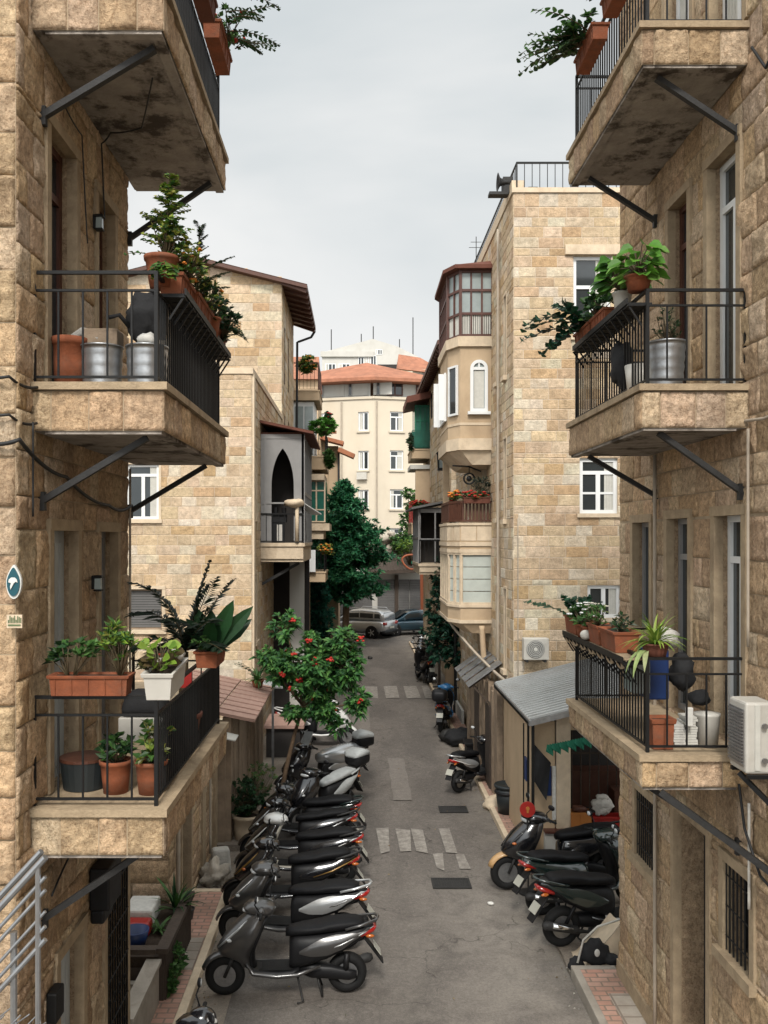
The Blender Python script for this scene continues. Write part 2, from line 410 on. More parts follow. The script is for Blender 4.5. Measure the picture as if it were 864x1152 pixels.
# asphalt, pavers and painted stripes -----------------------------------------
def ground_mat(name, c1, c2, dark, crack=True):
    m = bpy.data.materials.new(name); m.use_nodes = True; nt = m.node_tree; L = nt.links; p = nt.nodes['Principled BSDF']
    g = nd(nt, 'ShaderNodeNewGeometry'); pos = g.outputs['Position']
    def N(scale, det=8, rg=.6, dist=0, sx=1, sy=1):
        mp = nd(nt, 'ShaderNodeMapping'); mp.inputs['Scale'].default_value = (sx, sy, 1); L.new(pos, mp.inputs['Vector'])
        n = nd(nt, 'ShaderNodeTexNoise'); n.inputs['Scale'].default_value = scale; n.inputs['Detail'].default_value = det
        n.inputs['Roughness'].default_value = rg; n.inputs['Distortion'].default_value = dist; L.new(mp.outputs[0], n.inputs['Vector']); return n.outputs[0]
    def ramp(s, a, b, lo=0, hi=1):
        r = nd(nt, 'ShaderNodeMapRange'); r.inputs[1].default_value = a; r.inputs[2].default_value = b; r.inputs[3].default_value = lo; r.inputs[4].default_value = hi
        L.new(s, r.inputs[0]); return r.outputs[0]
    def mix(f, a, b, bt='MIX'):
        x = nd(nt, 'ShaderNodeMix', data_type='RGBA', blend_type=bt)
        if isinstance(f, (int, float)): x.inputs[0].default_value = f
        else: L.new(f, x.inputs[0])
        for k, q in ((6, a), (7, b)):
            if isinstance(q, tuple): x.inputs[k].default_value = (*q, 1)
            else: L.new(q, x.inputs[k])
        return x.outputs[2]
    c = mix(ramp(N(.9, dist=.8, sy=.35), .38, .62), c1, c2)
    c = mix(ramp(N(55, 3, .8), .35, .65, 0, .6), c, tuple(x*.5 for x in c1))
    c = mix(ramp(N(6, 12, .85, .4), .42, .60, 0, .55), c, tuple(x*.62 for x in c1))
    c = mix(ramp(N(14, 10, .85, .2), .50, .66, 0, .5), c, tuple(min(1, x*1.35) for x in c2))
    c = mix(ramp(N(140, 2, .8), .6, .75, 0, .35), c, tuple(min(1, x*1.9) for x in c2))
    c = mix(ramp(N(.45, 10, .75, 1.5), .56, .70, 0, .75), c, dark)
    c = mix(ramp(N(2.2, 10, .8, 2.0), .60, .70, 0, .5), c, dark)
    c = mix(ramp(N(1.5, 8, .7, .5), .62, .74, 0, .45), c, tuple(min(1, x*1.5) for x in c2))
    if name == 'asphalt':                       # the near stretch was re-laid in paler concrete, with a ragged edge
        sx = nd(nt, 'ShaderNodeSeparateXYZ'); L.new(pos, sx.inputs[0])
        my = ramp(sx.outputs['Y'], 13.6, 15.6, 1, 0); mxx = ramp(sx.outputs['X'], .2, 2.2, .25, 1)
        a_ = nd(nt, 'ShaderNodeMath', operation='MULTIPLY'); L.new(my, a_.inputs[0]); L.new(mxx, a_.inputs[1])
        b_ = nd(nt, 'ShaderNodeMath', operation='MULTIPLY'); L.new(a_.outputs[0], b_.inputs[0]); L.new(ramp(N(1.3, 10, .7, .6), .40, .58, .15, .9), b_.inputs[1])
        c = mix(b_.outputs[0], c, (.265,.235,.20))
        gut = nd(nt, 'ShaderNodeMath', operation='MULTIPLY'); L.new(ramp(sx.outputs['X'], 1.9, 2.7, 0, .8), gut.inputs[0]); L.new(ramp(N(1.8, 10, .7, .4), .42, .58, .2, 1), gut.inputs[1])
        c = mix(gut.outputs[0], c, (.27,.235,.195))
        c = mix(ramp(N(30, 6, .9), .44, .60, 0, .42), c, (.075,.066,.058)); c = mix(ramp(N(3.1, 12, .85, 1.2), .54, .66, 0, .5), c, (.085,.075,.066)); c = mix(ramp(N(70, 3, .9), .58, .70, 0, .6), c, (.33,.30,.26))
    hgt = N(90, 4, .8)
    if crack:
        vo = nd(nt, 'ShaderNodeTexVoronoi', feature='DISTANCE_TO_EDGE'); vo.inputs['Scale'].default_value = .8
        nm = nd(nt, 'ShaderNodeTexNoise'); nm.inputs['Scale'].default_value = 2.5; nm.inputs['Detail'].default_value = 6; L.new(pos, nm.inputs['Vector'])
        ad = nd(nt, 'ShaderNodeMix', data_type='RGBA', blend_type='LINEAR_LIGHT'); ad.inputs[0].default_value = .35
        L.new(pos, ad.inputs[6]); L.new(nm.outputs['Color'], ad.inputs[7]); L.new(ad.outputs[2], vo.inputs['Vector'])
        lim = nd(nt, 'ShaderNodeMath', operation='MULTIPLY'); L.new(ramp(vo.outputs['Distance'], 0, .012, 1, 0), lim.inputs[0]); L.new(ramp(N(.7), .45, .6, 0, .8), lim.inputs[1])
        c = mix(lim.outputs[0], c, tuple(x*.5 for x in dark))
    L.new(c, p.inputs['Base Color']); p.inputs['Roughness'].default_value = .82; p.inputs['Specular IOR Level'].default_value = .3
    b = nd(nt, 'ShaderNodeBump'); b.inputs['Strength'].default_value = .5; b.inputs['Distance'].default_value = .01; L.new(hgt, b.inputs['Height']); L.new(b.outputs[0], p.inputs['Normal'])
    MATS[name] = m; return m
ground_mat('asphalt', (.135,.118,.104), (.235,.205,.178), (.062,.053,.046))
ground_mat('asphalt_patch', (.19,.168,.148), (.26,.23,.20), (.11,.095,.083), crack=False)
ground_mat('concrete_ground', (.27,.225,.18), (.36,.30,.24), (.15,.12,.10))

def brick_mat(name, a, b, mort, scale, bw, rh, off=.5, rot=0):
    m = bpy.data.materials.new(name); m.use_nodes = True; nt = m.node_tree; L = nt.links; p = nt.nodes['Principled BSDF']
    g = nd(nt, 'ShaderNodeNewGeometry'); mp = nd(nt, 'ShaderNodeMapping'); mp.inputs['Rotation'].default_value = (0,0,rot); L.new(g.outputs['Position'], mp.inputs['Vector'])
    br = nd(nt, 'ShaderNodeTexBrick'); br.offset = off; L.new(mp.outputs[0], br.inputs['Vector'])
    br.inputs['Color1'].default_value = (*a,1); br.inputs['Color2'].default_value = (*b,1); br.inputs['Mortar'].default_value = (*mort,1)
    br.inputs['Scale'].default_value = scale; br.inputs['Brick Width'].default_value = bw; br.inputs['Row Height'].default_value = rh
    br.inputs['Mortar Size'].default_value = .012; br.inputs['Bias'].default_value = -.1
    n = nd(nt, 'ShaderNodeTexNoise'); n.inputs['Scale'].default_value = 1.7; n.inputs['Detail'].default_value = 10; n.inputs['Roughness'].default_value = .7; L.new(g.outputs['Position'], n.inputs['Vector'])
    r = nd(nt, 'ShaderNodeMapRange'); r.inputs[1].default_value = .42; r.inputs[2].default_value = .68; r.inputs[3].default_value = 0; r.inputs[4].default_value = .6; L.new(n.outputs[0], r.inputs[0])
    x = nd(nt, 'ShaderNodeMix', data_type='RGBA'); L.new(r.outputs[0], x.inputs[0]); L.new(br.outputs['Color'], x.inputs[6]); x.inputs[7].default_value = (.22,.17,.13,1)
    L.new(x.outputs[2], p.inputs['Base Color']); p.inputs['Roughness'].default_value = .85; p.inputs['Specular IOR Level'].default_value = .25
    bp = nd(nt, 'ShaderNodeBump'); bp.inputs['Strength'].default_value = .6; bp.inputs['Distance'].default_value = .008; bp.invert = True
    L.new(br.outputs['Fac'], bp.inputs['Height']); L.new(bp.outputs[0], p.inputs['Normal'])
    MATS[name] = m; return m
brick_mat('paver_pink', (.50,.27,.20), (.58,.35,.27), (.28,.20,.15), 1.0, .22, .11)
brick_mat('paver_grey', (.42,.37,.31), (.48,.42,.35), (.26,.21,.17), 1.0, .30, .24, off=0)

# worn white paint: the paint itself has gone in patches
m = bpy.data.materials.new('worn_paint'); m.use_nodes = True; nt = m.node_tree; L = nt.links; p = nt.nodes['Principled BSDF']
g = nd(nt, 'ShaderNodeNewGeometry'); n = nd(nt, 'ShaderNodeTexNoise'); n.inputs['Scale'].default_value = 7; n.inputs['Detail'].default_value = 12; n.inputs['Roughness'].default_value = .8
L.new(g.outputs['Position'], n.inputs['Vector'])
r = nd(nt, 'ShaderNodeMapRange'); r.inputs[1].default_value = .36; r.inputs[2].default_value = .56; r.inputs[3].default_value = 0; r.inputs[4].default_value = 1; L.new(n.outputs[0], r.inputs[0])
x = nd(nt, 'ShaderNodeMix', data_type='RGBA'); L.new(r.outputs[0], x.inputs[0]); x.inputs[6].default_value = (.35,.32,.28,1); x.inputs[7].default_value = (.185,.163,.14,1)
L.new(x.outputs[2], p.inputs['Base Color']); p.inputs['Roughness'].default_value = .8; MATS['worn_paint'] = m

mk('pale_glass', (.50,.53,.48), .12, var=.12, vscale=3, spec=.5)
# ------------------------------------------------------------------ building pieces
def window(parent, fr, u0, u1, v0, v1, d=-.10, frame='white_frame', glass='glass', cols=2, rows=1, fw=.055, transom=None, name='window', blind=None, bars=None):
    mb = MB(); t = .05
    fbox(mb, fr, u0, u1, v0, v0+fw, d-t, d); fbox(mb, fr, u0, u1, v1-fw, v1, d-t, d)
    fbox(mb, fr, u0, u0+fw, v0+fw, v1-fw, d-t, d-.002); fbox(mb, fr, u1-fw, u1, v0+fw, v1-fw, d-t, d-.002)
    vt = v1-fw
    if transom:
        vt = v0+(v1-v0)*transom; fbox(mb, fr, u0+fw, u1-fw, vt-fw*.5, vt+fw*.5, d-t, d-.003)
    for i in range(1, cols):
        u = u0+(u1-u0)*i/cols; fbox(mb, fr, u-fw*.6, u+fw*.6, v0+fw, vt, d-t, d-.004)
    for j in range(1, rows):
        v = v0+(vt-v0)*j/rows; fbox(mb, fr, u0+fw, u1-fw, v-fw*.3, v+fw*.3, d-t+.01, d-.012)
    o = mb.build(name, M_(frame), parent)
    g = MB(); fbox(g, fr, u0+fw*.8, u1-fw*.8, v0+fw*.8, v1-fw*.8, d-t*.8, d-t*.6); g.build('pane', M_(glass), o)
    if glass in ('glass', 'glass_light') and not blind and frame in ('white_frame',) and (u1-u0) > .6:
        q = random.Random(int(abs(u0*97+v0*31))); cu = MB(); n = 7; side = q.random() < .5; wd = (u1-u0)*q.uniform(.18,.34)
        for i in range(n):
            a = (u0+fw if side else u1-fw-wd)+wd*i/n; fbox(cu, fr, a, a+wd/n*.9, v0+fw, v1-fw, d-t*.58, d-t*.40-(i%2)*.004)
        cu.build('curtain', M_('curtain'), o)
    if blind:
        b = MB(); vb = v0+(v1-v0)*blind[0]
        n = max(3, int((v1-vb)/.06))
        for i in range(n):
            z = vb+(v1-vb)*i/n; fbox(b, fr, u0+fw, u1-fw, z, z+(v1-vb)/n*.8, d-t*.58, d-t*.3-(i%2)*.004)
        b.build('blind', M_(blind[1]), o)
    if bars:
        b = MB(); n = max(2, int((u1-u0)/bars))
        for i in range(n+1):
            u = u0+(u1-u0)*i/n; b.tube([fr(u, v0, .0), fr(u, v1, .0)], .009, 5)
        for j in range(3):
            v = v0+(v1-v0)*(j+.5)/3; b.tube([fr(u0, v, .004), fr(u1, v, .004)], .007, 5)
        b.build('grille', M_('black_metal'), o)
    return o

def surround(mb, fr, u0, u1, v0, v1, w=.12, d=.03, sill=True, bottom=False, lintel=None):
    """plain dressed-stone band round an opening"""
    lw = lintel or w
    fbox(mb, fr, u0-w, u0+.004, v0, v1, -.05, d); fbox(mb, fr, u1-.004, u1+w, v0, v1, -.05, d)
    fbox(mb, fr, u0-w-.001, u1+w+.001, v1-.004, v1+lw, -.05, d+.006)
    if sill: fbox(mb, fr, u0-w-.03, u1+w+.03, v0-.09, v0+.004, -.05, d+.05)

def rail_mb(path, z0, z1, gap=.11, r=.0065, mid=.13, fb=.05, closed=False):
    """wrought railing along a list of (x,y): top rail, under-rail, foot rail, upright bars, corner posts"""
    mb = MB()
    for i, (a, b) in enumerate(zip(path, path[1:])):
        a = V((*a, 0)); b = V((*b, 0)); L = (b-a).length
        g = gap[i] if isinstance(gap, (list, tuple)) else gap
        for z, s in ((z1, .024), (z1-mid, .017), (z0+fb, .018)):
            mb.beam(a+V((0,0,z)), b+V((0,0,z)), s*1.15, s)
        n = max(1, round(L/g))
        for k in range(1, n):
            p = a.lerp(b, k/n); mb.beam(p+V((0,0,z0+fb)), p+V((0,0,z1-mid)), r*2, r*2)
    for p in path: mb.beam((*p, z0), (*p, z1+.01), .027, .027)
    return mb

def balcony(parent, X0, X1, Y0, Y1, z0, z1, rail_z, side, brackets, gap=(.175,.075), stone_step=.03, seed=3, rail_in=.07, lab=None, cables=None):
    """X0 wall side, X1 street side; side=+1 when the street is towards +X"""
    xs0, xs1 = min(X0, X1), max(X0, X1)
    mb = MB(); mb.m = 2
    lip = .055
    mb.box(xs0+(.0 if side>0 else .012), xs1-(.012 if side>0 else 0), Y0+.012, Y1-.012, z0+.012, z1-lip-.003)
    mb.m = 3                                                       # cement coping on top, slightly overhanging
    mb.box(xs0-(.028 if side<0 else 0), xs1+(.028 if side>0 else 0), Y0-.028, Y1+.028, z1-lip, z1)
    ff = frontal(Y0+.01); fs = street_left(X1-.01) if side > 0 else street_right(X1+.01)
    zl = z1-lip-.004
    ashlar(mb, ff, xs0, xs1, z0, zl, course=zl-z0, bw=(.20,.30), rough=.028, step=stone_step, proud=.012, seed=seed)
    ashlar(mb, fs, Y0, Y1, z0, zl, course=zl-z0, bw=(.18,.40), rough=.024, step=stone_step*1.3, proud=.012, seed=seed+1)
    # soffit edge moulding
    mb.m = 2
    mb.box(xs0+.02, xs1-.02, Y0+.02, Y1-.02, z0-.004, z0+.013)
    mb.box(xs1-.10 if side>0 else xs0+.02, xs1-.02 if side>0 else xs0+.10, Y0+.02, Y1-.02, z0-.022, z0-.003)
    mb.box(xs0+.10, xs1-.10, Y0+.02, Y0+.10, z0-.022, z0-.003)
    o = mb.build('balcony', [M_('stone'), M_('mortar'), M_('soffit'), M_('trimstone')], parent)
    if lab: o['label'] = lab
    xr = X1-side*rail_in
    rail_mb([(X0, Y0+rail_in), (xr, Y0+rail_in), (xr, Y1-rail_in), (X0, Y1-rail_in)], z1, rail_z, gap=(gap[0], gap[1], gap[0])).build('railing', M_('black_metal'), o)
    for (yb, zw, reach) in brackets:
        b = MB(); a = V((X0, yb, zw)); c = V((X0+side*reach, yb, z0-.03))
        b.beam(a, c, .045, .055, up=(0,1,0)); b.beam(a+V((side*.01,0,-.06)), a+V((side*.01,0,.08)), .07, .05, up=(0,1,0))
        b.build('bracket', M_('bracket_metal'), o)
    return o

def lantern(parent, p, side):
    p = V(p); b = MB(); b.cbox(p+V((side*.015,0,.02)), .03,.05,.12); b.cbox(p+V((side*.055,0,.07)), .09,.075,.025, taper=.7); b.cbox(p+V((side*.055,0,-.05)), .07,.065,.016)
    o = b.build('wall_lamp', M_('black_metal'), parent, bevel=.004)
    g = MB(); g.cbox(p+V((side*.055,0,.008)), .055,.05,.095, taper=.9); g.build('lamp_glass', M_('glass_light'), o)
    return o
def cable(parent, pts, r=.008, mat='cable', name='cable', sag=0, n=10):
    P = [V(p) for p in pts]; out = []
    for a, b in zip(P, P[1:]):
        for i in range(n):
            t = i/n; q = a.lerp(b, t); q.z -= sag*4*t*(1-t); out.append(q)
    out.append(P[-1]); mb = MB(); mb.smooth = True; mb.tube(out, r, 6)
    return mb.build(name, M_(mat), parent)

# ================================================================== LEFT NEAR BUILDING
XL = -2.36
BL = thing('stone_building', 'rough tan stone building rising along the left edge, three balconies and a teal oval plaque', 'building', (XL-2, 7.6, 0))
fl = street_left(XL)
L_open = [(6.80,7.40,3.66,5.66),(8.05,8.62,3.66,5.66),(6.74,7.36,6.75,8.74),(7.98,8.52,6.75,8.70),(6.8,7.4,9.7,11.6),(8.0,8.6,9.7,11.6),
          (6.95,7.55,.15,2.3),(8.25,8.98,.12,2.35)]
mb = MB()
ashlar(mb, fl, 6.13, 9.08, -.05, 12.6, course=.31, bw=(.22,.48), holes=L_open, rough=.026, step=.04, proud=.012, seed=11, zmax_detail=10.6)
ashlar(mb, frontal(6.13), -5.2, XL, 2.2, 12.6, course=.33, bw=(.28,.5), rough=.034, step=.028, proud=.016, seed=12, zmax_detail=10)
ashlar(mb, frontal(6.13), -5.2, XL, -.05, 2.2, course=.33, bw=(.3,.5), rough=.03, step=.06, seed=13)
mb.m = 2
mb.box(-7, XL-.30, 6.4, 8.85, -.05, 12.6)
mb.m = 1; mb.tint = (.5,.43,.34)
mb.quad((XL,9.08,-.05),(-7,9.08,-.05),(-7,9.08,12.6),(XL,9.08,12.6))
mb.box(-7, XL, 6.14, 9.07, 12.6, 12.9)
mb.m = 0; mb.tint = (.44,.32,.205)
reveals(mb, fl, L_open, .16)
mb.m = 3; mb.tint = (1,1,1)
for h in L_open: surround(mb, fl, *h[:4], w=.085, d=.035, sill=False)
mb.build('wall', [M_('stone'), M_('mortar'), M_('interior'), M_('trimstone')], BL)
def french_door(parent, fr, o4, closed=False, frame='door_grey', tip=.06):
    u0,u1,v0,v1 = o4
    if closed:
        mb = MB(); fbox(mb, fr, u0, u1, v0, v1, -.15, -.09)
        for k in range(5): fbox(mb, fr, u0+.05+(u1-u0-.1)*k/5, u0+.05+(u1-u0-.1)*(k+.82)/5, v0+.1, v1-.1, -.09, -.078)
        o = mb.build('door', M_(frame), parent)
        h = MB(); h.tube([fr(u0+.07, v0+1.0, -.08), fr(u0+.07, v0+1.0, -.04), fr(u0+.17, v0+1.0, -.04)], .01, 6); h.build('handle', M_('chrome'), o)
        return o
    return window(parent, fr, u0, u1, v0, v1, d=-.09 if fr is fl else -.09, frame=frame, cols=2, transom=.80, fw=.06, name='door')
french_door(BL, fl, L_open[0], True); french_door(BL, fl, L_open[1], frame='grey_frame')
french_door(BL, fl, L_open[2], frame='brown_wood'); french_door(BL, fl, L_open[3], frame='brown_wood')
french_door(BL, fl, L_open[4], frame='brown_wood'); french_door(BL, fl, L_open[5], frame='brown_wood')
french_door(BL, fl, L_open[6], True)
# open-work iron gate over the last ground-floor doorway
g = MB(); u0,u1,v0,v1 = L_open[7]
for k in range(9): u = u0+.02+(u1-u0-.04)*k/8; g.tube([fl(u,v0,.03), fl(u,v1,.03)], .009, 5)
for j in range(6):
    v = v0+.05+(v1-v0-.1)*j/5; g.tube([fl(u0,v,.034), fl(u1,v,.034)], .008, 5)
for j in range(5):
    v = v0+.25+(v1-v0-.1)*j/5
    for k in range(0,8,2):
        u = u0+.02+(u1-u0-.04)*(k+.5)/8; g.tube([fl(u+.045*math.cos(a),v+.05*math.sin(a),.036) for a in [i*PI/4 for i in range(9)]], .005, 4)
gg = g.build('gate', M_('black_metal'), BL)
balcony(BL, XL, -1.40, 6.40, 9.40, 3.31, 3.65, 4.44, 1, [(6.62, 2.75, .78), (9.0, 2.75, .78)], seed=21)
balcony(BL, XL, -1.40, 6.40, 9.40, 6.37, 6.72, 7.53, 1, [(6.58, 5.86, .80), (9.12, 5.86, .80)], seed=24)
balcony(BL, XL, -1.40, 6.40, 9.40, 9.26, 9.62, 10.45, 1, [(6.6, 8.72, .85), (9.1, 8.65, .85)], seed=27)
for p in ((XL+.03, 7.82, 8.36), (XL+.03, 7.78, 5.19)): lantern(BL, p, 1)
# air conditioner fan box and meter under the lowest balcony
mb = MB(); mb.box(XL+.02, XL+.20, 7.72, 8.12, 2.35, 2.72); mb.box(XL+.02, XL+.14, 7.76, 8.06, 2.22, 2.34)
mb.build('junction_box', M_('plastic_black'), BL, bevel=.02)
mb = MB(); mb.box(XL+.02, XL+.10, 6.66, 6.84, 1.95, 2.18); mb.build('meter_box', M_('black_metal'), BL, bevel=.012)
# cables clipped across the corner
zc = [(6.62,6.55),(6.45,6.40)]
cable(BL, [(-3.6,6.08,6.84),(-2.9,6.07,6.74),(XL-.02,6.06,6.70),(XL+.06,6.38,6.68)], .011, sag=.03)
cable(BL, [(-3.6,6.08,6.58),(-2.9,6.07,6.50),(XL-.02,6.06,6.44),(XL+.06,6.36,6.42)], .010, sag=.03)
cable(BL, [(-3.6,6.08,6.40),(-2.7,6.07,6.31),(XL+.05,6.06,6.27),(XL+.06,7.0,6.08),(XL+.06,8.2,5.90),(XL+.06,9.02,5.93)], .015, sag=.05)
cable(BL, [(XL+.055,6.30,6.42),(XL+.055,6.30,5.75)], .008)
cable(BL, [(XL+.06,6.9,9.0),(XL+.06,7.4,8.95),(XL+.06,7.55,8.1)], .006, sag=.02)
cable(BL, [(-1.62,7.0,9.22),(-1.9,7.8,9.20),(-2.2,7.9,9.20),(XL+.05,8.0,9.15),(XL+.05,8.1,8.5)], .007, sag=.015)
cable(BL, [(XL+.05,9.0,6.3),(XL+.05,9.0,2.6)], .012, mat='pipe', name='pipe')
cable(BL, [(-2.62,6.05,3.80),(-2.50,6.04,3.72),(-2.47,6.02,3.66),(-2.52,6.03,3.58),(-2.62,6.05,3.52)], .012)
cable(BL, [(XL+.05,6.7,2.9),(XL+.05,7.3,3.1),(XL+.05,7.9,3.25)], .008, sag=-.02)
# teal pointed-oval plaque with a pale bird-like mark, and a small tile below it
fq = frontal(6.085)
def pointed_oval(cx, cz, w, h, n=26, k=1.0):
    pts = []
    for i in range(n):
        a = 2*PI*i/n; x = math.sin(a)*w*.5*k; z = -math.cos(a)*h*.5*k
        if z > 0: x *= max(0, 1-(z/(h*.5*k))**1.6*.55)
        pts.append((cx+x, cz+z))
    return pts
px_, pz_ = -2.345, 5.30
ps = thing('wall_plaque', 'teal pointed-oval plaque with a pale curved mark on the stone corner', 'sign', (px_, 6.07, pz_-.12))
mb = MB(); mb.prism(pointed_oval(px_, pz_, .105, .232), 'y', 6.050, 6.075); mb.build('rim', M_('sign_white'), ps)
mb = MB(); mb.prism(pointed_oval(px_, pz_, .105, .232, k=.84), 'y', 6.040, 6.0495); mb.build('face', M_('sign_teal'), ps)
mb = MB(); a0 = [(px_-.030,pz_-.002),(px_-.026,pz_+.018),(px_-.010,pz_+.030),(px_+.012,pz_+.030),(px_+.027,pz_+.016),(px_+.032,pz_-.004),(px_+.020,pz_+.002),(px_+.006,pz_-.010),(px_-.004,pz_-.030),(px_-.016,pz_-.052),(px_-.018,pz_-.030),(px_-.012,pz_-.008)]
mb.prism(a0, 'y', 6.032, 6.0395); mb.build('mark', M_('sign_white'), ps)
mb = MB(); mb.box(-2.395,-2.29,6.055,6.075,4.985,5.075)
sp = mb.build('house_number_tile', M_('lighttrim')); tag(sp, 'small worn house-number tile below the teal plaque', 'tile')
mk('olive_ink', (.10,.15,.06), .6, var=.3)
mb = MB()
for i in range(9):
    x = -2.385+.0105*i; h = .02+.030*abs(math.sin(i*1.9)); mb.box(x, x+.006, 6.051, 6.0545, 5.02, 5.02+h)
mb.box(-2.385,-2.30,6.051,6.0545,5.0,5.010); mb.build('worn_writing', M_('olive_ink'), sp)

# ================================================================== RIGHT NEAR BUILDING
XR = 3.27
BR = thing('stone_building', 'rough brown stone building rising along the right edge, with three balconies and an air conditioner', 'building', (XR+2, 8.5, 0))
fr_ = street_right(XR)
R_open = [(9.9,10.5,4.55,5.78),(8.74,9.34,3.82,5.80),(7.52,8.09,3.82,5.80),(8.76,9.30,6.92,9.03),(7.62,8.26,6.92,9.03),(8.7,9.4,9.95,12),(7.5,8.2,9.95,12),
          (9.74,10.42,1.90,2.68),(8.28,9.13,.02,2.83),(7.36,7.90,1.94,2.75)]
mb = MB()
ashlar(mb, fr_, -2.0, 6.0, .0, 12.9, course=.30, bw=(.3,.6), step=0, seed=40)  # unseen stretch beside the camera, extended to block sky light from the right
ashlar(mb, fr_, 6.0, 11.1, .0, 12.9, course=.30, bw=(.22,.50), holes=R_open, rough=.026, step=.042, proud=.012, seed=41, zmax_detail=11.2)
mb.m = 2; mb.tint = (1,1,1)
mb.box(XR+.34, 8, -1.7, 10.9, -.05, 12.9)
mb.m = 1; mb.tint = (.5,.43,.34)
mb.quad((XR,11.1,-.05),(8,11.1,-.05),(8,11.1,12.9),(XR,11.1,12.9)); mb.quad((XR,-2.0,-.05),(8,-2.0,-.05),(8,-2.0,12.9),(XR,-2.0,12.9))
mb.box(XR, 8, -1.99, 11.09, 12.9, 13.1)
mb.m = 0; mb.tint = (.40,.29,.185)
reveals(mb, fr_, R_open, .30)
mb.m = 3; mb.tint = (1,1,1)
for i, h in enumerate(R_open): surround(mb, fr_, *h[:4], w=.085, d=.035, sill=(i in (0,7,9)))
fbox(mb, fr_, 6.0, 8.19, 0, .35, 0, .045); fbox(mb, fr_, 9.22, 11.1, 0, .35, 0, .045)
mb.build('wall', [M_('stone'), M_('mortar'), M_('interior'), M_('trimstone')], BR)
window(BR, fr_, *R_open[0], d=-.08, frame='grey_frame', cols=2)
french_door(BR, fr_, R_open[1], frame='grey_frame'); french_door(BR, fr_, R_open[2], frame='white_frame')
french_door(BR, fr_, R_open[3], frame='brown_wood'); french_door(BR, fr_, R_open[4], frame='white_frame')
french_door(BR, fr_, R_open[5], frame='white_frame'); french_door(BR, fr_, R_open[6], frame='white_frame')
for i in (7, 9): window(BR, fr_, *R_open[i], d=-.16, frame='black_metal', cols=2, fw=.03, bars=.075)
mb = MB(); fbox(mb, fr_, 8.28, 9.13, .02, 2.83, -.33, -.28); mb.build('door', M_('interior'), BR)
balcony(BR, XR, 2.37, 7.43, 10.0, 3.51, 3.79, 4.58, -1, [(7.6, 2.95, .8), (9.75, 3.0, .78)], gap=(.155,.08), seed=51)
balcony(BR, XR, 2.37, 7.43, 10.0, 6.52, 6.885, 7.69, -1, [(7.55, 5.98, .72), (9.72, 6.05, .75)], gap=(.155,.08), seed=54)
balcony(BR, XR, 2.37, 7.43, 10.0, 9.56, 9.91, 10.75, -1, [(7.6, 9.05, .72), (9.72, 9.05, .75)], gap=(.155,.08), seed=57)
cable(BR, [(XR-.05,7.36,6.53),(XR-.09,7.3,6.56),(XR-.07,7.0,6.54),(XR-.05,6.6,6.58)], .014, mat='pipe', name='pipe')
cable(BR, [(XR-.055,7.33,6.5),(XR-.055,7.33,4.7)], .013, mat='pipe', name='pipe')
cable(BR, [(XR-.06,9.62,6.5),(XR-.06,9.62,.2)], .020, mat='pipe', name='pipe')
cable(BR, [(XR-.06,7.30,3.42),(XR-.06,7.30,2.55)], .013, mat='white_plastic', name='pipe')
cable(BR, [(XR-.10,7.4,3.55),(XR-.08,7.34,3.2),(XR-.06,7.1,2.9),(XR-.06,6.7,2.85)], .012)
cable(BR, [(XR-.06,7.25,9.6),(XR-.06,7.0,9.3),(XR-.06,6.7,9.45)], .012)
mb = MB(); mb.beam((XR,7.0,2.95),(2.50,7.35,3.50),.04,.05); mb.build('brace', M_('bracket_metal'), BR)
# air conditioner on the wall near the camera
AC = thing('air_conditioner', 'large beige air conditioner unit on a black bracket beside the lowest right balcony', 'air conditioner', (3.14,7.12,3.76))
mb = MB(); mb.box(3.03,3.262,6.95,7.26,3.75,4.31); mb.build('casing', M_('white_plastic'), AC, bevel=.02)
mb = MB(); mb.box(3.020,3.0295,6.97,7.24,3.80,4.25)
for i in range(16): z = 3.82+i*.027; mb.box(3.008,3.0195,6.975,7.235,z,z+.010)
for i in range(9): y = 6.985+i*.03; mb.box(3.006,3.0075,y,y+.006,3.81,4.24)
mb.build('grille', M_('alloy'), AC)
for z in (4.13, 3.86):
    mb = MB(); mb.lathe([(.022,6.915),(.022,6.935),(.014,6.94),(.014,6.951)], (3.17,0,z), 10, 'y'); mb.build('valve', M_('alloy'), AC)
mb = MB(); mb.box(3.10,3.14,6.94,6.9495,3.78,4.29); mb.build('seam_strip', M_('curtain'), AC)
mb = MB(); mb.beam((3.03,6.93,3.735),(3.30,6.93,3.735),.04,.03); mb.beam((3.03,7.22,3.735),(3.30,7.22,3.735),.04,.03); mb.beam((3.02,7.05,3.74),(3.27,6.85,3.45),.035,.035)
mb.build('bracket', M_('black_metal'), AC)

# ================================================================== MIDDLE RIGHT BUILDING (big block-stone one)
B2 = thing('stone_building', 'tall golden block-stone building on the right with a red-brown glazed bay and a roof terrace', 'building', (5, 22, 0))
X2 = 3.2; Y2 = 18.3; f2 = frontal(Y2); s2 = street_right(X2)
F2o = [(4.43,5.2,9.75,11.40),(4.56,5.34,6.10,7.24),(4.72,5.4,3.95,4.62)]
S2o = []
for z in (9.1, 6.0, 2.75):
    S2o += [(19.15,19.42,z,z+1.75),(20.25,20.5,z+.05,z+1.75)]
S2o += [(22.1,22.9,5.35,7.35),(25.5,26.1,6.2,7.6),(25.5,26.1,9.2,10.6)]
mb = MB()
ashlar(mb, f2, X2, 8.6, 2.4, 12.7, course=.215, bw=(.22,.60), holes=F2o, rough=.01, step=.12, proud=.008, seed=61, pal=PAL_TAN, joint=.004, smooth=False)
ashlar(mb, s2, Y2, 29.0, 0, 12.7, course=.215, bw=(.25,.6), holes=S2o, step=0, proud=.010, seed=62, pal=PAL_TAN, joint=.004)
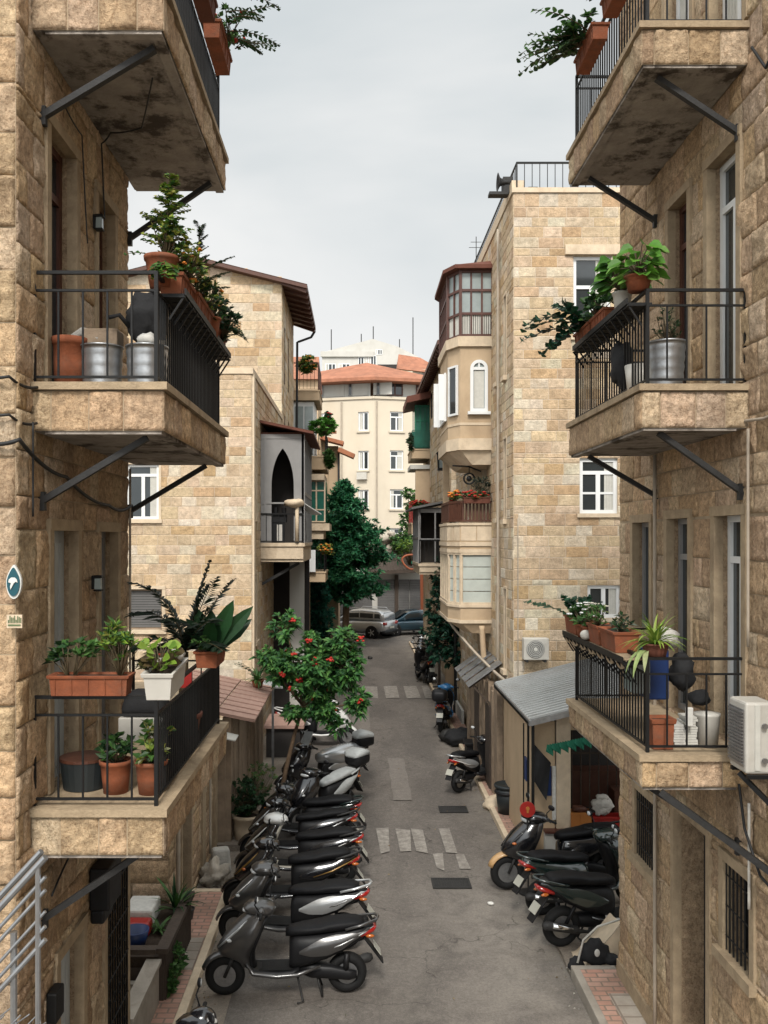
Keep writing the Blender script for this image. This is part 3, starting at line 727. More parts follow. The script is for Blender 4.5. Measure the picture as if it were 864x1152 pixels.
ashlar(mb, f2, X2, 8.6, 0, 2.4, course=.27, bw=(.3,.7), step=0, proud=.012, seed=63, pal=PAL_TAN)
mb.m = 2; mb.tint = (1,1,1)
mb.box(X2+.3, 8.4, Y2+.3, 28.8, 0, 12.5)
mb.m = 3
mb.box(X2-.04, 8.6, Y2-.04, 29.0, 12.7, 12.80); mb.box(X2-.02, X2+.25, Y2+.1, 29.0, 12.80, 13.0)
reveals(mb, f2, F2o, .2); reveals(mb, s2, S2o, .2)
fbox(mb, f2, 4.25, 5.45, 11.42, 11.62, 0, .07)
for h in F2o: fbox(mb, f2, h[0]-.06, h[1]+.06, h[2]-.08, h[2], 0, .06)
for h in S2o[:6]:
    fbox(mb, s2, h[0]-.05, h[1]+.05, h[2]-.1, h[2], 0, .09); surround(mb, s2, *h, w=.05, d=.02, sill=False)
mb.m = 1; mb.quad((X2,29,0),(8.6,29,0),(8.6,29,12.7),(X2,29,12.7)); mb.quad((8.6,29,0),(8.6,Y2,0),(8.6,Y2,12.7),(8.6,29,12.7))
mb.build('wall', [M_('tanstone'), M_('tanmortar'), M_('interior'), M_('lighttrim')], B2)
window(B2, f2, *F2o[0], d=-.05, cols=2, transom=.62, rows=1, fw=.07)
window(B2, f2, *F2o[1], d=-.05, cols=2, transom=.74, rows=2, fw=.075)
window(B2, f2, *F2o[2], d=-.05, cols=2, fw=.07)
for h in S2o[:6]: window(B2, s2, *h, d=-.12, frame='old_wood', cols=1, fw=.03)
window(B2, s2, *S2o[6], d=-.12, cols=2, glass='glass_light', name='door')
# roof terrace rail, horn loudspeaker and box
rail_mb([(8.5,18.38),(3.28,18.38),(3.28,28.5)], 12.8, 13.36, gap=.16, r=.007, mid=.02, fb=.03).build('terrace_railing', M_('black_metal'), B2)
def octo(x0, x1, y0, y1, cx, cy):      # bay outline: straight front, chamfered street corners
    return [(x1, y0), (x0+cx, y0), (x0, y0+cy), (x0, y1-cy), (x0+cx, y1), (x1, y1)]
bx0, by0, by1 = 2.20, 21.3, 24.3
foot = octo(bx0, X2+.02, by0, by1, .25, .50)
def shell(mb, foot, z0, z1, grow=0):
    c = V((X2, (by0+by1)/2)); pts = []
    for (x, y) in foot:
        d = V((x, y)) - c; pts.append((x + (0 if x >= X2 else -grow), y + (grow if y > c.y else -grow)))
    n = len(pts); P = [(x, y, z0) for x, y in pts] + [(x, y, z1) for x, y in pts]
    mb.add(P, [tuple(range(n)), tuple(range(n, 2*n))] + [(i, i+1, n+i+1, n+i) for i in range(n-1)])
def seg_frames(foot):
    out = []
    for a, b in zip(foot, foot[1:]):
        a3 = V((*a, 0)); b3 = V((*b, 0)); d = (b3-a3); L = d.length; d.normalize()
        out.append((Fr(a3, d, (d.y*-1, d.x, 0) if True else 0), L))
    return out
segs = []
for (a, b) in zip(foot, foot[1:]):
    a3 = V((*a,0)); d = V((*b,0))-a3; L = d.length; d.normalize(); nrm = V((-d.y, d.x, 0))
    mid = a3 + d*(L/2); c3 = V((X2+.5, 22.8, 0))
    if (mid-c3).dot(nrm) < 0: nrm = -nrm
    segs.append((Fr(a3, d, nrm), L))
# upper stone-fronted bay: storey with the round-headed window, cornice, red-brown glazed room on top
bay = MB()
shell(bay, foot, 7.95, 10.20)
bay.m = 1
shell(bay, foot, 7.70, 7.98, .05); shell(bay, foot, 10.18, 10.42, .06); shell(bay, foot, 8.30, 8.36, .012)
P = []
inner = [(X2+.02, by0+.1), (bx0+.55, by0+.15), (bx0+.40, by0+.5), (bx0+.40, by1-.5), (bx0+.55, by1-.15), (X2+.02, by1-.1)]
P = [(x,y,7.70) for x,y in foot] + [(x,y,7.36) for x,y in inner]; n = 6
bay.add(P, [(i,i+1,n+i+1,n+i) for i in range(5)] + [tuple(range(n,2*n))])
ob = bay.build('bay', [M_('plaster'), M_('lighttrim')], B2)
def arch_win(parent, fr, u0, u1, v0, v1, d=.01, frame='white_frame', glass='glass_light'):
    r = (u1-u0)/2; cu = (u0+u1)/2; vs = v1-r; n = 12
    def outline(k, dd):
        return [fr(u0+k, v0+k, dd), fr(u1-k, v0+k, dd)] + [fr(cu+(r-k)*math.cos(PI*i/n), vs+(r-k)*math.sin(PI*i/n), dd) for i in range(n+1)]
    mb = MB(); A = outline(0, d+.05); B = outline(.075, d+.05); m = len(A)
    A0 = outline(0, d-.02); B0 = outline(.075, d-.02)
    mb.add(A+B+A0+B0, [(i,(i+1)%m,m+(i+1)%m,m+i) for i in range(m)] + [(i,(i+1)%m,2*m+(i+1)%m,2*m+i) for i in range(m)] + [(m+i,m+(i+1)%m,3*m+(i+1)%m,3*m+i) for i in range(m)])
    fbox(mb, fr, u0+.07, u1-.07, vs-.035, vs+.035, d-.01, d+.045); fbox(mb, fr, cu-.02, cu+.02, vs+.036, v1-.07, d-.01, d+.04)
    fbox(mb, fr, u0-.06, u1+.06, v0-.07, v0, -.01, d+.10)
    o = mb.build('window', M_(frame), parent)
    g = MB(); g.poly(outline(.05, d+.012)); g.build('pane', M_(glass), o)
    g = MB(); g.poly([fr(u0+.09,v0+.09,d+.018), fr(u1-.09,v0+.09,d+.018), fr(u1-.09,vs-.05,d+.018), fr(u0+.09,vs-.05,d+.018)]); g.build('curtain', M_('curtain'), o)
    return o
fr0, L0 = segs[0]
fF = frontal(by0)
arch_win(ob, fF, 2.68, 3.10, 8.62, 9.86, .004)
f1, L1 = segs[1]
window(ob, f1, .08, L1-.08, 8.55, 9.75, d=.06, cols=1, fw=.05)
f2s, L2s = segs[2]
window(ob, f2s, .3, L2s-.3, 8.5, 9.7, d=.06, cols=3, fw=.05)
# shutters standing open
mb = MB(); mb.cbox((bx0-.10, 22.15, 9.1), .20,.03,1.15); mb.build('shutter', M_('white_frame'), ob)
mb = MB(); mb.cbox((bx0-.10, 23.55, 9.1), .20,.03,1.15); mb.build('shutter', M_('white_frame'), ob)
# timber glazed room
rm = MB(); z0, z1 = 10.42, 12.05
for (fr, L) in segs[:3]:
    n = max(2, round(L/.28))
    for i in range(n+1): fbox(rm, fr, max(0,L*i/n-.022), min(L, L*i/n+.022), z0, z1, -.04, .012)
    for z in (z0, z0+.52, z0+1.08, z1-.10): fbox(rm, fr, 0, L, z, z+.06, -.045, .018)
    fbox(rm, fr, 0, L, z1-.05, z1+.08, -.06, .03)
for (x, y) in foot: rm.beam((x, y, z0), (x, y, z1), .07, .07)
orm = rm.build('glazed_room', M_('red_wood'), B2)
gl = MB()
for (fr, L) in segs[:3]: gl.quad(fr(0,z0+.55,-.02), fr(L,z0+.55,-.02), fr(L,z1,-.02), fr(0,z1,-.02))
gl.build('pane', M_('glass_light'), orm)
gl = MB()
for (fr, L) in segs[:3]:
    n = int(L/.05)
    for i in range(n): fbox(gl, fr, L*i/n, L*(i+.7)/n, z0+.06, z0+.52, -.03, -.018)
gl.build('balustrade', M_('curtain'), orm)
gl = MB(); gl.box(bx0+.5, X2, by0+.3, by1-.3, z0, z1); gl.build('back_wall', M_('interior'), orm)
rf = MB(); rf.tint = (1,1,1)
out = [(x + (0 if x>=X2 else -.14), y + (-.16 if y<22.8 else .16)) for x,y in foot]
P = [(x,y,12.10) for x,y in out] + [(X2+.02,21.5,12.30),(X2+.02,24.1,12.30)]
rf.add(P, [(0,1,6),(1,2,6),(2,3,7,6),(3,4,7),(4,5,7),(5,4,3,2,1,0)])
rf.add([(x,y,12.02) for x,y in out]+[(x,y,12.11) for x,y in out], [(i,i+1,7+i,6+i) for i in range(5)]+[tuple(range(6))])
rf.build('bay_roof', M_('terracotta_dark'), orm)
# loggia below: wooden-railed open balcony, then the glazed lower bay
lo = MB()
shell(lo, foot, 5.32, 5.93); lo.m = 1
shell(lo, foot, 5.40, 5.50, .03); shell(lo, foot, 5.24, 5.33, .02); shell(lo, foot, 5.90, 5.96, .03)
for (fr, L) in segs[:3]:
    n = max(2, round(L/.42))
    for i in range(n): fbox(lo, fr, L*i/n+.012, L*(i+1)/n-.012, 5.53, 5.87, 0, .015)
lo.m = 0; shell(lo, foot, 3.62, 3.95); lo.m = 1; shell(lo, foot, 3.93, 3.99, .03); shell(lo, foot, 3.55, 3.63, .02)
P = [(x,y,3.56) for x,y in foot] + [(x,y,3.30) for x,y in inner]
lo.m = 0; lo.add(P, [(i,i+1,n_+i+1,n_+i) for n_ in (6,) for i in range(5)] + [tuple(range(6,12))])
lo.box(bx0+.10, bx0+.26, 24.0, 24.2, 5.93, 7.72); lo.box(2.95, 3.2, by0+1.6, by0+1.75, 5.93, 7.6)
olo = lo.build('lower_bay', [M_('plaster'), M_('lighttrim')], B2)
wi = MB()
for si, (fr, L) in enumerate(segs[:3]):
    n = 1 if si == 0 else max(2, round(L/.5))
    for i in range(n+1): fbox(wi, fr, max(0,L*i/n-.04), min(L,L*i/n+.04), 3.99, 5.24, -.07, .005)
    for z in (3.99, 5.19): fbox(wi, fr, 0, L, z, z+.06, -.075, .01)
owi = wi.build('bay_window', M_('lighttrim'), olo)
gl = MB()
for (fr, L) in segs[:3]:
    for k in range(4):
        z = 4.03+1.17*k/4; fbox(gl, fr, .02, L-.02, z, z+1.17/4*.94, -.05, -.036-(k%2)*.006)
gl.build('pane', M_('pale_glass'), olo)
ra = MB(); z0, z1 = 5.96, 6.46
for si, (fr, L) in enumerate(segs[:3]):
    for z, s in ((z1-.03, .06), (z0+.03, .04)): fbox(ra, fr, 0, L, z, z+s, -.05, -.01)
    n = round(L/.085)
    for i in range(n): fbox(ra, fr, L*i/n, L*(i+.55)/n, z0+.03, z1, -.04, -.02)
    if si == 1: fbox(ra, fr, 0, L, z0+.05, z1-.02, -.038, -.026)
ra.build('railing', M_('brown_wood'), olo)
# lower struts and old conduit under the bay
cable(B2, [(2.3,22.6,3.5),(2.55,21.6,3.15),(2.9,20.2,2.75),(3.15,18.6,2.55)], .035, mat='pipe', name='conduit', sag=.02)
cable(B2, [(2.95,21.2,3.5),(3.0,21.2,2.6)], .07, mat='plaster', name='downpipe')
cable(B2, [(3.13,19.9,12.5),(3.13,19.9,2.4)], .03, mat='pipe', name='downpipe')
cable(B2, [(3.28,Y2-.05,6),(3.28,Y2-.05,2.6)], .012, mat='pipe', name='pipe')

# horn loudspeaker on the terrace
HS = thing('horn_loudspeaker', 'grey horn loudspeaker and bracket at the corner of the roof terrace', 'loudspeaker', (3.1, 18.6, 12.8))
mb = MB(); mb.smooth = True; mb.lathe([(.03,3.25),(.04,3.1),(.09,2.98),(.18,2.94),(.19,2.93),(.15,2.935),(.02,3.05)], (0,18.7,13.08), 18, 'x'); mb.build('horn', M_('bracket_metal'), HS)
mb = MB(); mb.tube([(3.2,18.7,12.8),(3.2,18.7,13.08)], .02); mb.box(2.75,3.15,18.62,18.85,12.80,12.86); mb.box(3.05,3.25,18.7,18.95,12.86,13.2); mb.build('stand', M_('bracket_metal'), HS)
mb = MB(); mb.box(3.55,3.75,18.55,18.75,12.805,12.93); tag(mb.build('vent_box', M_('black_metal'), bevel=.01), 'small black vent box on the roof terrace edge', 'vent')

def small_ac(x0, x1, Y, z0, z1, label, d=.28):
    t = thing('air_conditioner', label, 'air conditioner', ((x0+x1)/2, Y, z0))
    mb = MB(); mb.box(x0, x1, Y-d, Y-.05, z0, z1); mb.build('casing', M_('white_plastic'), t, bevel=.015)
    cx, cz, r = x0+(x1-x0)*.46, (z0+z1)/2, (z1-z0)*.38
    mb = MB(); mb.lathe([(r*1.1,Y-d-.012),(r*1.1,Y-d-.002)], (cx,0,cz), 20, 'y'); mb.build('fan_recess', M_('alloy'), t)
    mb = MB()
    for q in range(5):
        rr = r*(q+1)/5; mb.tube([(cx+rr*math.cos(a), Y-d-.02, cz+rr*math.sin(a)) for a in [i*2*PI/18 for i in range(19)]], .006, 4)
    mb.lathe([(r*.25,Y-d-.028),(r*.25,Y-d-.012)], (cx,0,cz), 12, 'y')
    mb.build('fan_guard', M_('curtain'), t)
    for xx in (x0+.05, x1-.09):
        mb = MB(); mb.box(xx,xx+.04,Y-d,Y,z0-.05,z0-.002); mb.build('bracket', M_('bracket_metal'), t)
small_ac(3.36, 3.87, Y2, 3.12, 3.56, 'white air conditioner unit on the golden block wall above the metal shop roof')

# lantern on an iron arm and a ring lamp under the bay
LN = thing('wall_lantern', 'black four-sided lantern on an iron arm below the upper bay', 'lantern', (2.3,24.7,7.3))
mb = MB(); mb.cbox((2.34,24.7,7.50),.26,.26,.06); mb.cbox((2.34,24.7,8.0),.34,.34,.10,taper=.5); mb.beam((2.34,24.7,8.08),(3.2,24.7,8.15),.04,.04)
for i in (-1,1):
    for j in (-1,1): mb.beam((2.34+.11*i,24.7+.11*j,7.5),(2.34+.13*i,24.7+.13*j,7.96),.025,.025)
mb.build('frame', M_('black_metal'), LN)
mb = MB(); mb.cbox((2.34,24.7,7.74),.20,.20,.40,taper=1.15); mb.build('glass', M_('glass_light'), LN)
RL = thing('ring_lamp', 'round black hanging lamp under the upper bay of the golden building', 'lamp', (2.75,21.9,7.0))
mb = MB(); mb.smooth=True; mb.tube([(2.72+.13*math.cos(a),21.8,7.05+.13*math.sin(a)) for a in [i*2*PI/20 for i in range(21)]],.022,6); mb.tube([(2.72,21.8,7.18),(2.72,21.8,7.38)],.012,5); mb.ell((2.72,21.8,7.05),.07,.05,.07,10,8); mb.build('ring', M_('black_metal'), RL)
mb = MB(); mb.tube([(2.3,21.7,7.36),(2.7,21.7,7.34),(3.0,21.7,7.22)],.02,6); mb.build('arm', M_('black_metal'), RL)
# rooftop aerial
mb = MB(); mb.tube([(3.25,24.5,13.0),(3.25,24.5,13.9)],.012,5); mb.tube([(3.05,24.5,13.6),(3.45,24.5,13.6)],.008,4); mb.tube([(3.1,24.5,13.75),(3.4,24.5,13.75)],.008,4); mb.build('aerial', M_('bracket_metal'), B2)
# ================================================================== SHOP (right, between the two stone buildings)
SH = thing('corner_shop', 'low shop with grey metal lean-to roof, open dark front and white counter wall', 'shop', (4.6,16.5,0))
mb = MB()
ys = 15.0; fs_ = frontal(ys)
mb.box(2.98,3.10,ys+.1,18.2,0,2.45)                                 # street-side wall
mb.box(2.95,3.32,ys,ys+.14,0,2.5); mb.m = 1
mb.box(3.34,3.58,ys-.02,ys+.20,0,2.62); mb.m = 0
mb.box(3.58,6.2,ys+.02,ys+.20,2.35,2.7); mb.box(5.2,6.2,ys,ys+.2,0,2.7); mb.m = 2
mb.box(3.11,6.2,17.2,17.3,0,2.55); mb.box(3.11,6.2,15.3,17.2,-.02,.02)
mb.build('wall', [M_('plaster'), M_('lighttrim'), M_('interior')], SH)
mb = MB(); mb.box(3.13,5.2,ys-.12,ys+.10,0,.66); mb.m = 1; mb.box(3.12,5.2,ys-.17,ys+.30,.66,.70)
mb.build('counter', [M_('white_wall'), M_('red_wood')], SH)
mb = MB()                                                         # corrugated sheet roof, rising to the right
nx = 0; xa, xb = 2.80, 6.0; za, zb = 2.62, 3.42; n = 90
P = []; F = []
for i in range(n+1):
    y = 14.45+(18.25-14.45)*i/n
    dz = .022*math.cos(i*PI*.5)
    P += [(xa,y,za+dz),(xb,y,zb+dz)]
for i in range(n): F.append((2*i,2*i+1,2*i+3,2*i+2))
mb.add(P,F); n0 = len(P)
mb.add([(x,y,z-.02) for x,y,z in P], F)
mb.m = 0
for k in range(22): y = 14.5+k*.173; mb.beam((xa,y,za+.030),(xb,y,zb+.030),.022,.026)
mb.m = 1
mb.beam((xa,14.43,za-.03),(xb,14.43,zb-.03),.03,.09); mb.beam((xa-.01,14.4,za-.03),(xa-.01,18.2,za-.03),.03,.09)
for k in range(5): t = k/4; mb.beam((xa+(xb-xa)*t,14.5,za+(zb-za)*t-.05),(xa+(xb-xa)*t,18.2,za+(zb-za)*t-.05),.05,.05)
mb.build('roof', [M_('zinc_roof'), M_('galv')], SH)
mb = MB(); mb.tube([(2.86,14.55,0),(2.86,14.55,2.6)], .026, 8); mb.tube([(2.86,14.95,0),(2.86,14.95,2.6)], .02, 8); mb.tube([(2.72,14.62,0),(2.72,14.62,2.55)], .012, 6)
mb.build('post', M_('black_metal'), SH)
mb = MB()
for i in range(10): x = 3.66+i*.16; mb.tube([(x,15.9,.7),(x,15.9,2.4)], .012, 5)
mb.beam((3.6,15.9,1.75),(5.2,15.9,1.75),.03,.03); mb.build('shelf_frame', M_('dark_wood'), SH)
mb = MB(); mb.box(3.70,5.0,16.2,16.6,.7,1.35); mb.box(4.5,5.1,15.6,16.0,.7,1.15); mb.build('cupboard', M_('brown_wood'), SH)
mb = MB(); mb.box(2.93,2.975,15.5,15.8,1.35,1.72); mb.build('notice_board', M_('blue_plastic'), SH)
mb = MB(); mb.box(3.13,3.26,ys-.012,ys-.002,1.25,1.75); mb.build('notice_board', M_('blue_plastic'), SH)
mb = MB(); mb.box(3.27,3.33,ys-.03,ys-.004,.85,1.75); mb.build('papers', M_('paper'), SH)
# things on the counter
def single(mb, name, mat, label, cat, group=None, **k): return tag(mb.build(name, mat if isinstance(mat, list) else M_(mat), **k), label, cat, group)
def crate_obj(name, x0,x1,y0,y1,z0,z1, mat, label, cat='crate', wall=.018, group=None, ribs=0):
    mb = MB(); mb.box(x0,x1,y0,y1,z0,z0+wall)
    mb.box(x0,x1,y0,y0+wall,z0+wall,z1); mb.box(x0,x1,y1-wall,y1,z0+wall,z1); mb.box(x0,x0+wall,y0+wall,y1-wall,z0+wall,z1); mb.box(x1-wall,x1,y0+wall,y1-wall,z0+wall,z1)
    for i in range(ribs):
        x = x0+(x1-x0)*(i+.5)/ribs; mb.box(x-.008,x+.008,y0-.01,y0-.001,z0+.02,z1-.02)
    mb.box(x0-.008,x1+.008,y0-.012,y0-.002,z1-.03,z1-.002)
    return single(mb, name, mat, label, cat, group)
crate_obj('wooden_box', 3.58,3.93,14.96,15.20,.702,.97,'orange_box','open orange wooden box on the shop counter','box', ribs=1)
crate_obj('wooden_box', 3.96,4.46,14.96,15.20,.702,.90,'red_paint','low red box on the shop counter under a white bag','box', ribs=2)
mb = MB(); mb.smooth = True; mb.ell((3.75,15.08,1.0),.12,.09,.06,14,8,jit=.5); single(mb,'cloth_bundle','brown_wood','dark brown bundle in the orange box','bundle')
mb = MB(); mb.smooth = True; mb.ell((4.14,15.06,1.06),.16,.12,.16,18,12,jit=.45); mb.ell((4.14,15.06,1.20),.10,.08,.06,14,8,jit=.4); single(mb,'shopping_bag','rag','crumpled white bag standing on the red box','bag')
mb = MB(); mb.box(3.68,3.86,14.86,14.95,.702,.745); single(mb,'tray','paper','white paper tray at the front of the counter','tray',bevel=.01)
# green cloth hanging along the shop roof edge, black flag
mb = MB(); n = 24
for i in range(n):
    x = 3.08+1.0*i/n; z = 2.18+.20*i/n; s = .10+.05*math.sin(i*2.1)
    mb.add([(x,14.50,z+.05),(x+.07,14.52,z+.03),(x+.05,14.46,z-s),(x-.02,14.5,z-s*.7)],[(0,1,2,3)])
    mb.add([(x,14.48,z+.05),(x-.03,14.42,z),(x+.03,14.40,z-s*.9),(x+.05,14.47,z-.02)],[(0,1,2,3)])
single(mb,'green_bunting','green_cloth','green leafy garland hanging under the metal shop roof','garland')
mb = MB(); mb.smooth = True
P=[];F=[]
for i in range(7):
    for j in range(7):
        P.append((2.88+.09*i*.6*(1-j*.05), 14.72+.05*math.sin(i*1.3+j*.5), 2.22-.10*j-.06*i))
for i in range(6):
    for j in range(6): a=i*7+j; F.append((a,a+1,a+8,a+7))
mb.add(P,F); single(mb,'black_flag','black_cloth','limp black cloth flag hung from the post at the shop corner','flag')
# red round reflector sign on a stand
RS = thing('round_sign', 'round red disc sign with yellow mark standing in front of the shop', 'sign', (2.70,14.0,0))
mb = MB(); mb.lathe([(.122,13.955),(.122,13.985)], (2.66,0,1.33), 28, 'y'); mb.build('disc', M_('red_paint'), RS)
mb = MB(); mb.box(2.645,2.675,13.945,13.954,1.28,1.38); mb.lathe([(.03,13.943),(.03,13.954)],(2.66,0,1.35),12,'y'); mb.build('mark', M_('orange_box'), RS)
mb = MB(); mb.tube([(2.66,14.0,1.42),(2.68,14.0,0.03)], .013, 6); mb.lathe([(.16,0),(.15,.03),(.03,.05)],(2.68,14.0,0),16); mb.build('stand', M_('bracket_metal'), RS)
BN = thing('dustbin', 'black round dustbin with raised rim standing on the pink pavement', 'bin', (2.98,17.75,.12))
mb = MB(); mb.smooth=True; mb.lathe([(.19,.12),(.24,.62),(.225,.62),(.17,.18)],(2.98,17.75,0),24); mb.build('body', M_('bin_black'), BN)
mb = MB(); mb.smooth=True; mb.lathe([(.245,.50),(.262,.52),(.262,.54),(.245,.56)],(2.98,17.75,0),24); mb.build('hoop', M_('plastic_black'), BN)
mb = MB(); mb.smooth=True; mb.lathe([(.26,.62),(.27,.66),(.25,.69),(.24,.66)],(2.98,17.75,0),24); mb.build('rim', M_('bin_black'), BN)

# timber shack with slatted awning and patched wall, further along on the right
SK = thing('timber_shack', 'weathered plank lean-to with slatted awning against the golden building', 'shed', (3.0,21,0))
mb = MB(); rr = random.Random(5)
y = 18.5
while y < 23.6:
    w = rr.uniform(.10,.28); mb.box(2.93-rr.uniform(0,.05),3.02,y+.008,y+w-.008,0,2.35+rr.uniform(-.08,.1)); y += w
mb.box(2.96,3.18,23.5,23.62,0,2.3)
mb.build('plank_wall', M_('old_wood'), SK)
mb = MB()
for k in range(4):
    t = k/4; mb.beam((2.42+.0*t,19.8+3.0*t,2.32),(3.16,19.8+3.0*t,2.85),.42,.04)
mb.build('awning', M_('galv'), SK)
for y in (19.7,22.3):
    mb = MB(); mb.beam((2.45,y,2.28),(3.16,y,2.80),.05,.05); mb.beam((3.0,y,1.85),(2.55,y,2.30),.04,.04); mb.build('rafter', M_('dark_wood'), SK)
mb = MB(); mb.box(2.87,2.92,19.4,20.1,.1,1.9); mb.build('door', M_('dark_wood'), SK)
mb = MB(); mb.box(2.87,2.92,21.2,22.0,.1,1.95); mb.build('door', M_('dark_wood'), SK)
mb = MB(); mb.smooth=True; mb.ell((2.86,18.35,.10),.28,.26,.17,14,10,jit=.3); single(mb,'boulder','lighttrim','pale rounded stone block on the pavement at the shack corner','stone')
# white garden wall, pole and dark hedge mass behind
mb = MB(); mb.box(3.15,3.95,28.6,28.8,0,2.4); mb.m=0; mb.box(3.05,3.12,26.2,31,0,.5)
single(mb,'garden_wall','white_wall','plain white wall panel behind the thin black pole on the right pavement','wall')
mb = MB(); mb.tube([(3.05,27.9,0.1),(3.05,27.9,3.1)], .05, 10); mb.tube([(3.05,27.9,.1),(3.05,27.9,.35)], .075, 10); single(mb,'street_pole','black_metal','thin black pole on the right pavement in front of the white wall','pole')

# ================================================================== RIGHT, THIRD BUILDING
B3 = thing('stone_building', 'pale stone building beyond the golden one with overhanging dark eave and green balconies', 'building', (5.5,38,0))
X3 = 3.45; f3 = frontal(33.0); s3 = street_right(X3)
S3o = [(41.2,42.2,11.2,12.4),(35,35.8,6.4,8.0),(35,35.8,9.6,11.2),(35,35.8,3.0,4.6)]
mb = MB()
ashlar(mb, f3, X3, 8, 0, 13.0, course=.3, bw=(.4,.8), step=0, seed=71, pal=PAL_TAN, proud=.012)
ashlar(mb, s3, 33.0, 47, 0, 13.0, course=.3, bw=(.4,.8), holes=S3o, step=0, seed=72, pal=PAL_TAN, proud=.012)
mb.m = 2; mb.tint=(1,1,1); mb.box(X3+.3,8,33.3,46.8,0,12.8); reveals(mb, s3, S3o, .2)
mb.m = 1; mb.quad((X3,47,0),(8,47,0),(8,47,13),(X3,47,13))
mb.build('wall', [M_('tanstone'), M_('tanmortar'), M_('interior')], B3)
for h in S3o: window(B3, s3, *h, d=-.08, cols=2, fw=.06)
mb = MB()
P = [(X3-.55,32.6,12.85),(X3-.55,47.4,12.85),(X3+2.6,47.4,14.1),(X3+2.6,32.6,14.1)]
mb.add(P+[(x,y,z-.16) for x,y,z in P],[(0,1,2,3),(7,6,5,4),(0,4,5,1),(1,5,6,2),(2,6,7,3),(3,7,4,0)])
for i in range(26): y = 32.8+i*.57; mb.beam((X3-.5,y,12.62),(X3+.05,y,12.82),.08,.12)
mb.build('roof', M_('brown_wood'), B3)
def mini_balcony(parent, X0, X1, Y0, Y1, z, th=.3, rail='black_metal', h=.85, gap=.12, slab='plaster', panel=None, open_=False):
    mb = MB(); a, b = min(X0,X1), max(X0,X1); mb.box(a,b,Y0,Y1,z-th,z); mb.box(a-.03,b+.03,Y0-.03,Y1+.03,z-.06,z+.003)
    o = mb.build('balcony', M_(slab), parent)
    e = X1 + (.05 if X1 < X0 else -.05)
    rail_mb([(X0,Y0+.05),(e,Y0+.05),(e,Y1-.05)], z, z+h, gap=gap, r=.009, mid=.03).build('railing', M_(rail), o)
    if panel:
        p = MB(); p.box(min(X0,e), max(X0,e), Y0+.065, Y0+.075, z+.08, z+h-.06); p.box(e-.004, e+.004, Y0+.1, Y1-.1, z+.08, z+h-.06); p.build('panel', M_(panel), o)
    return o
# two green balconies at its far end
Yg = 42.5
mini_balcony(B3, X3, 2.55, Yg, 45.5, 9.85, th=.45, rail='glass_green', panel='glass_green', h=.9)
mb = MB(); mb.box(2.75,X3,Yg+.3,45.2,9.85,12.0); og = mb.build('green_bay', M_('glass_green'), B3)
mb = MB()
for k in range(4): x = 2.75+(X3-2.75)*k/3; mb.box(x-.03,x+.03,Yg+.26,Yg+.298,9.85,12.0)
for z in (10.5,11.2,11.9): mb.box(2.75,X3,Yg+.265,Yg+.297,z,z+.05)
mb.build('mullion', M_('green_cloth'), og)
mb = MB(); P=[(2.3,Yg-.4,12.0),(X3,Yg-.4,12.25),(X3,45.8,12.25),(2.3,45.8,12.0)]; mb.add(P+[(x,y,z+.3) for x,y,z in P],[(3,2,1,0),(4,5,6,7),(0,1,5,4),(1,2,6,5),(2,3,7,6),(3,0,4,7)]); mb.build('bay_canopy', M_('terracotta_dark'), B3)
mini_balcony(B3, X3, 2.55, Yg, 45.5, 6.3, th=.5, rail='red_paint', panel='glass_green', h=1.0)
mb = MB(); mb.box(2.75,X3,Yg+.2,Yg+.4,6.3,8.9); mb.build('back_wall', M_('plaster'), B3)
mb = MB(); mb.box(2.5,X3,Yg+.1,45,8.9,9.1); mb.build('canopy', M_('white_wall'), B3)
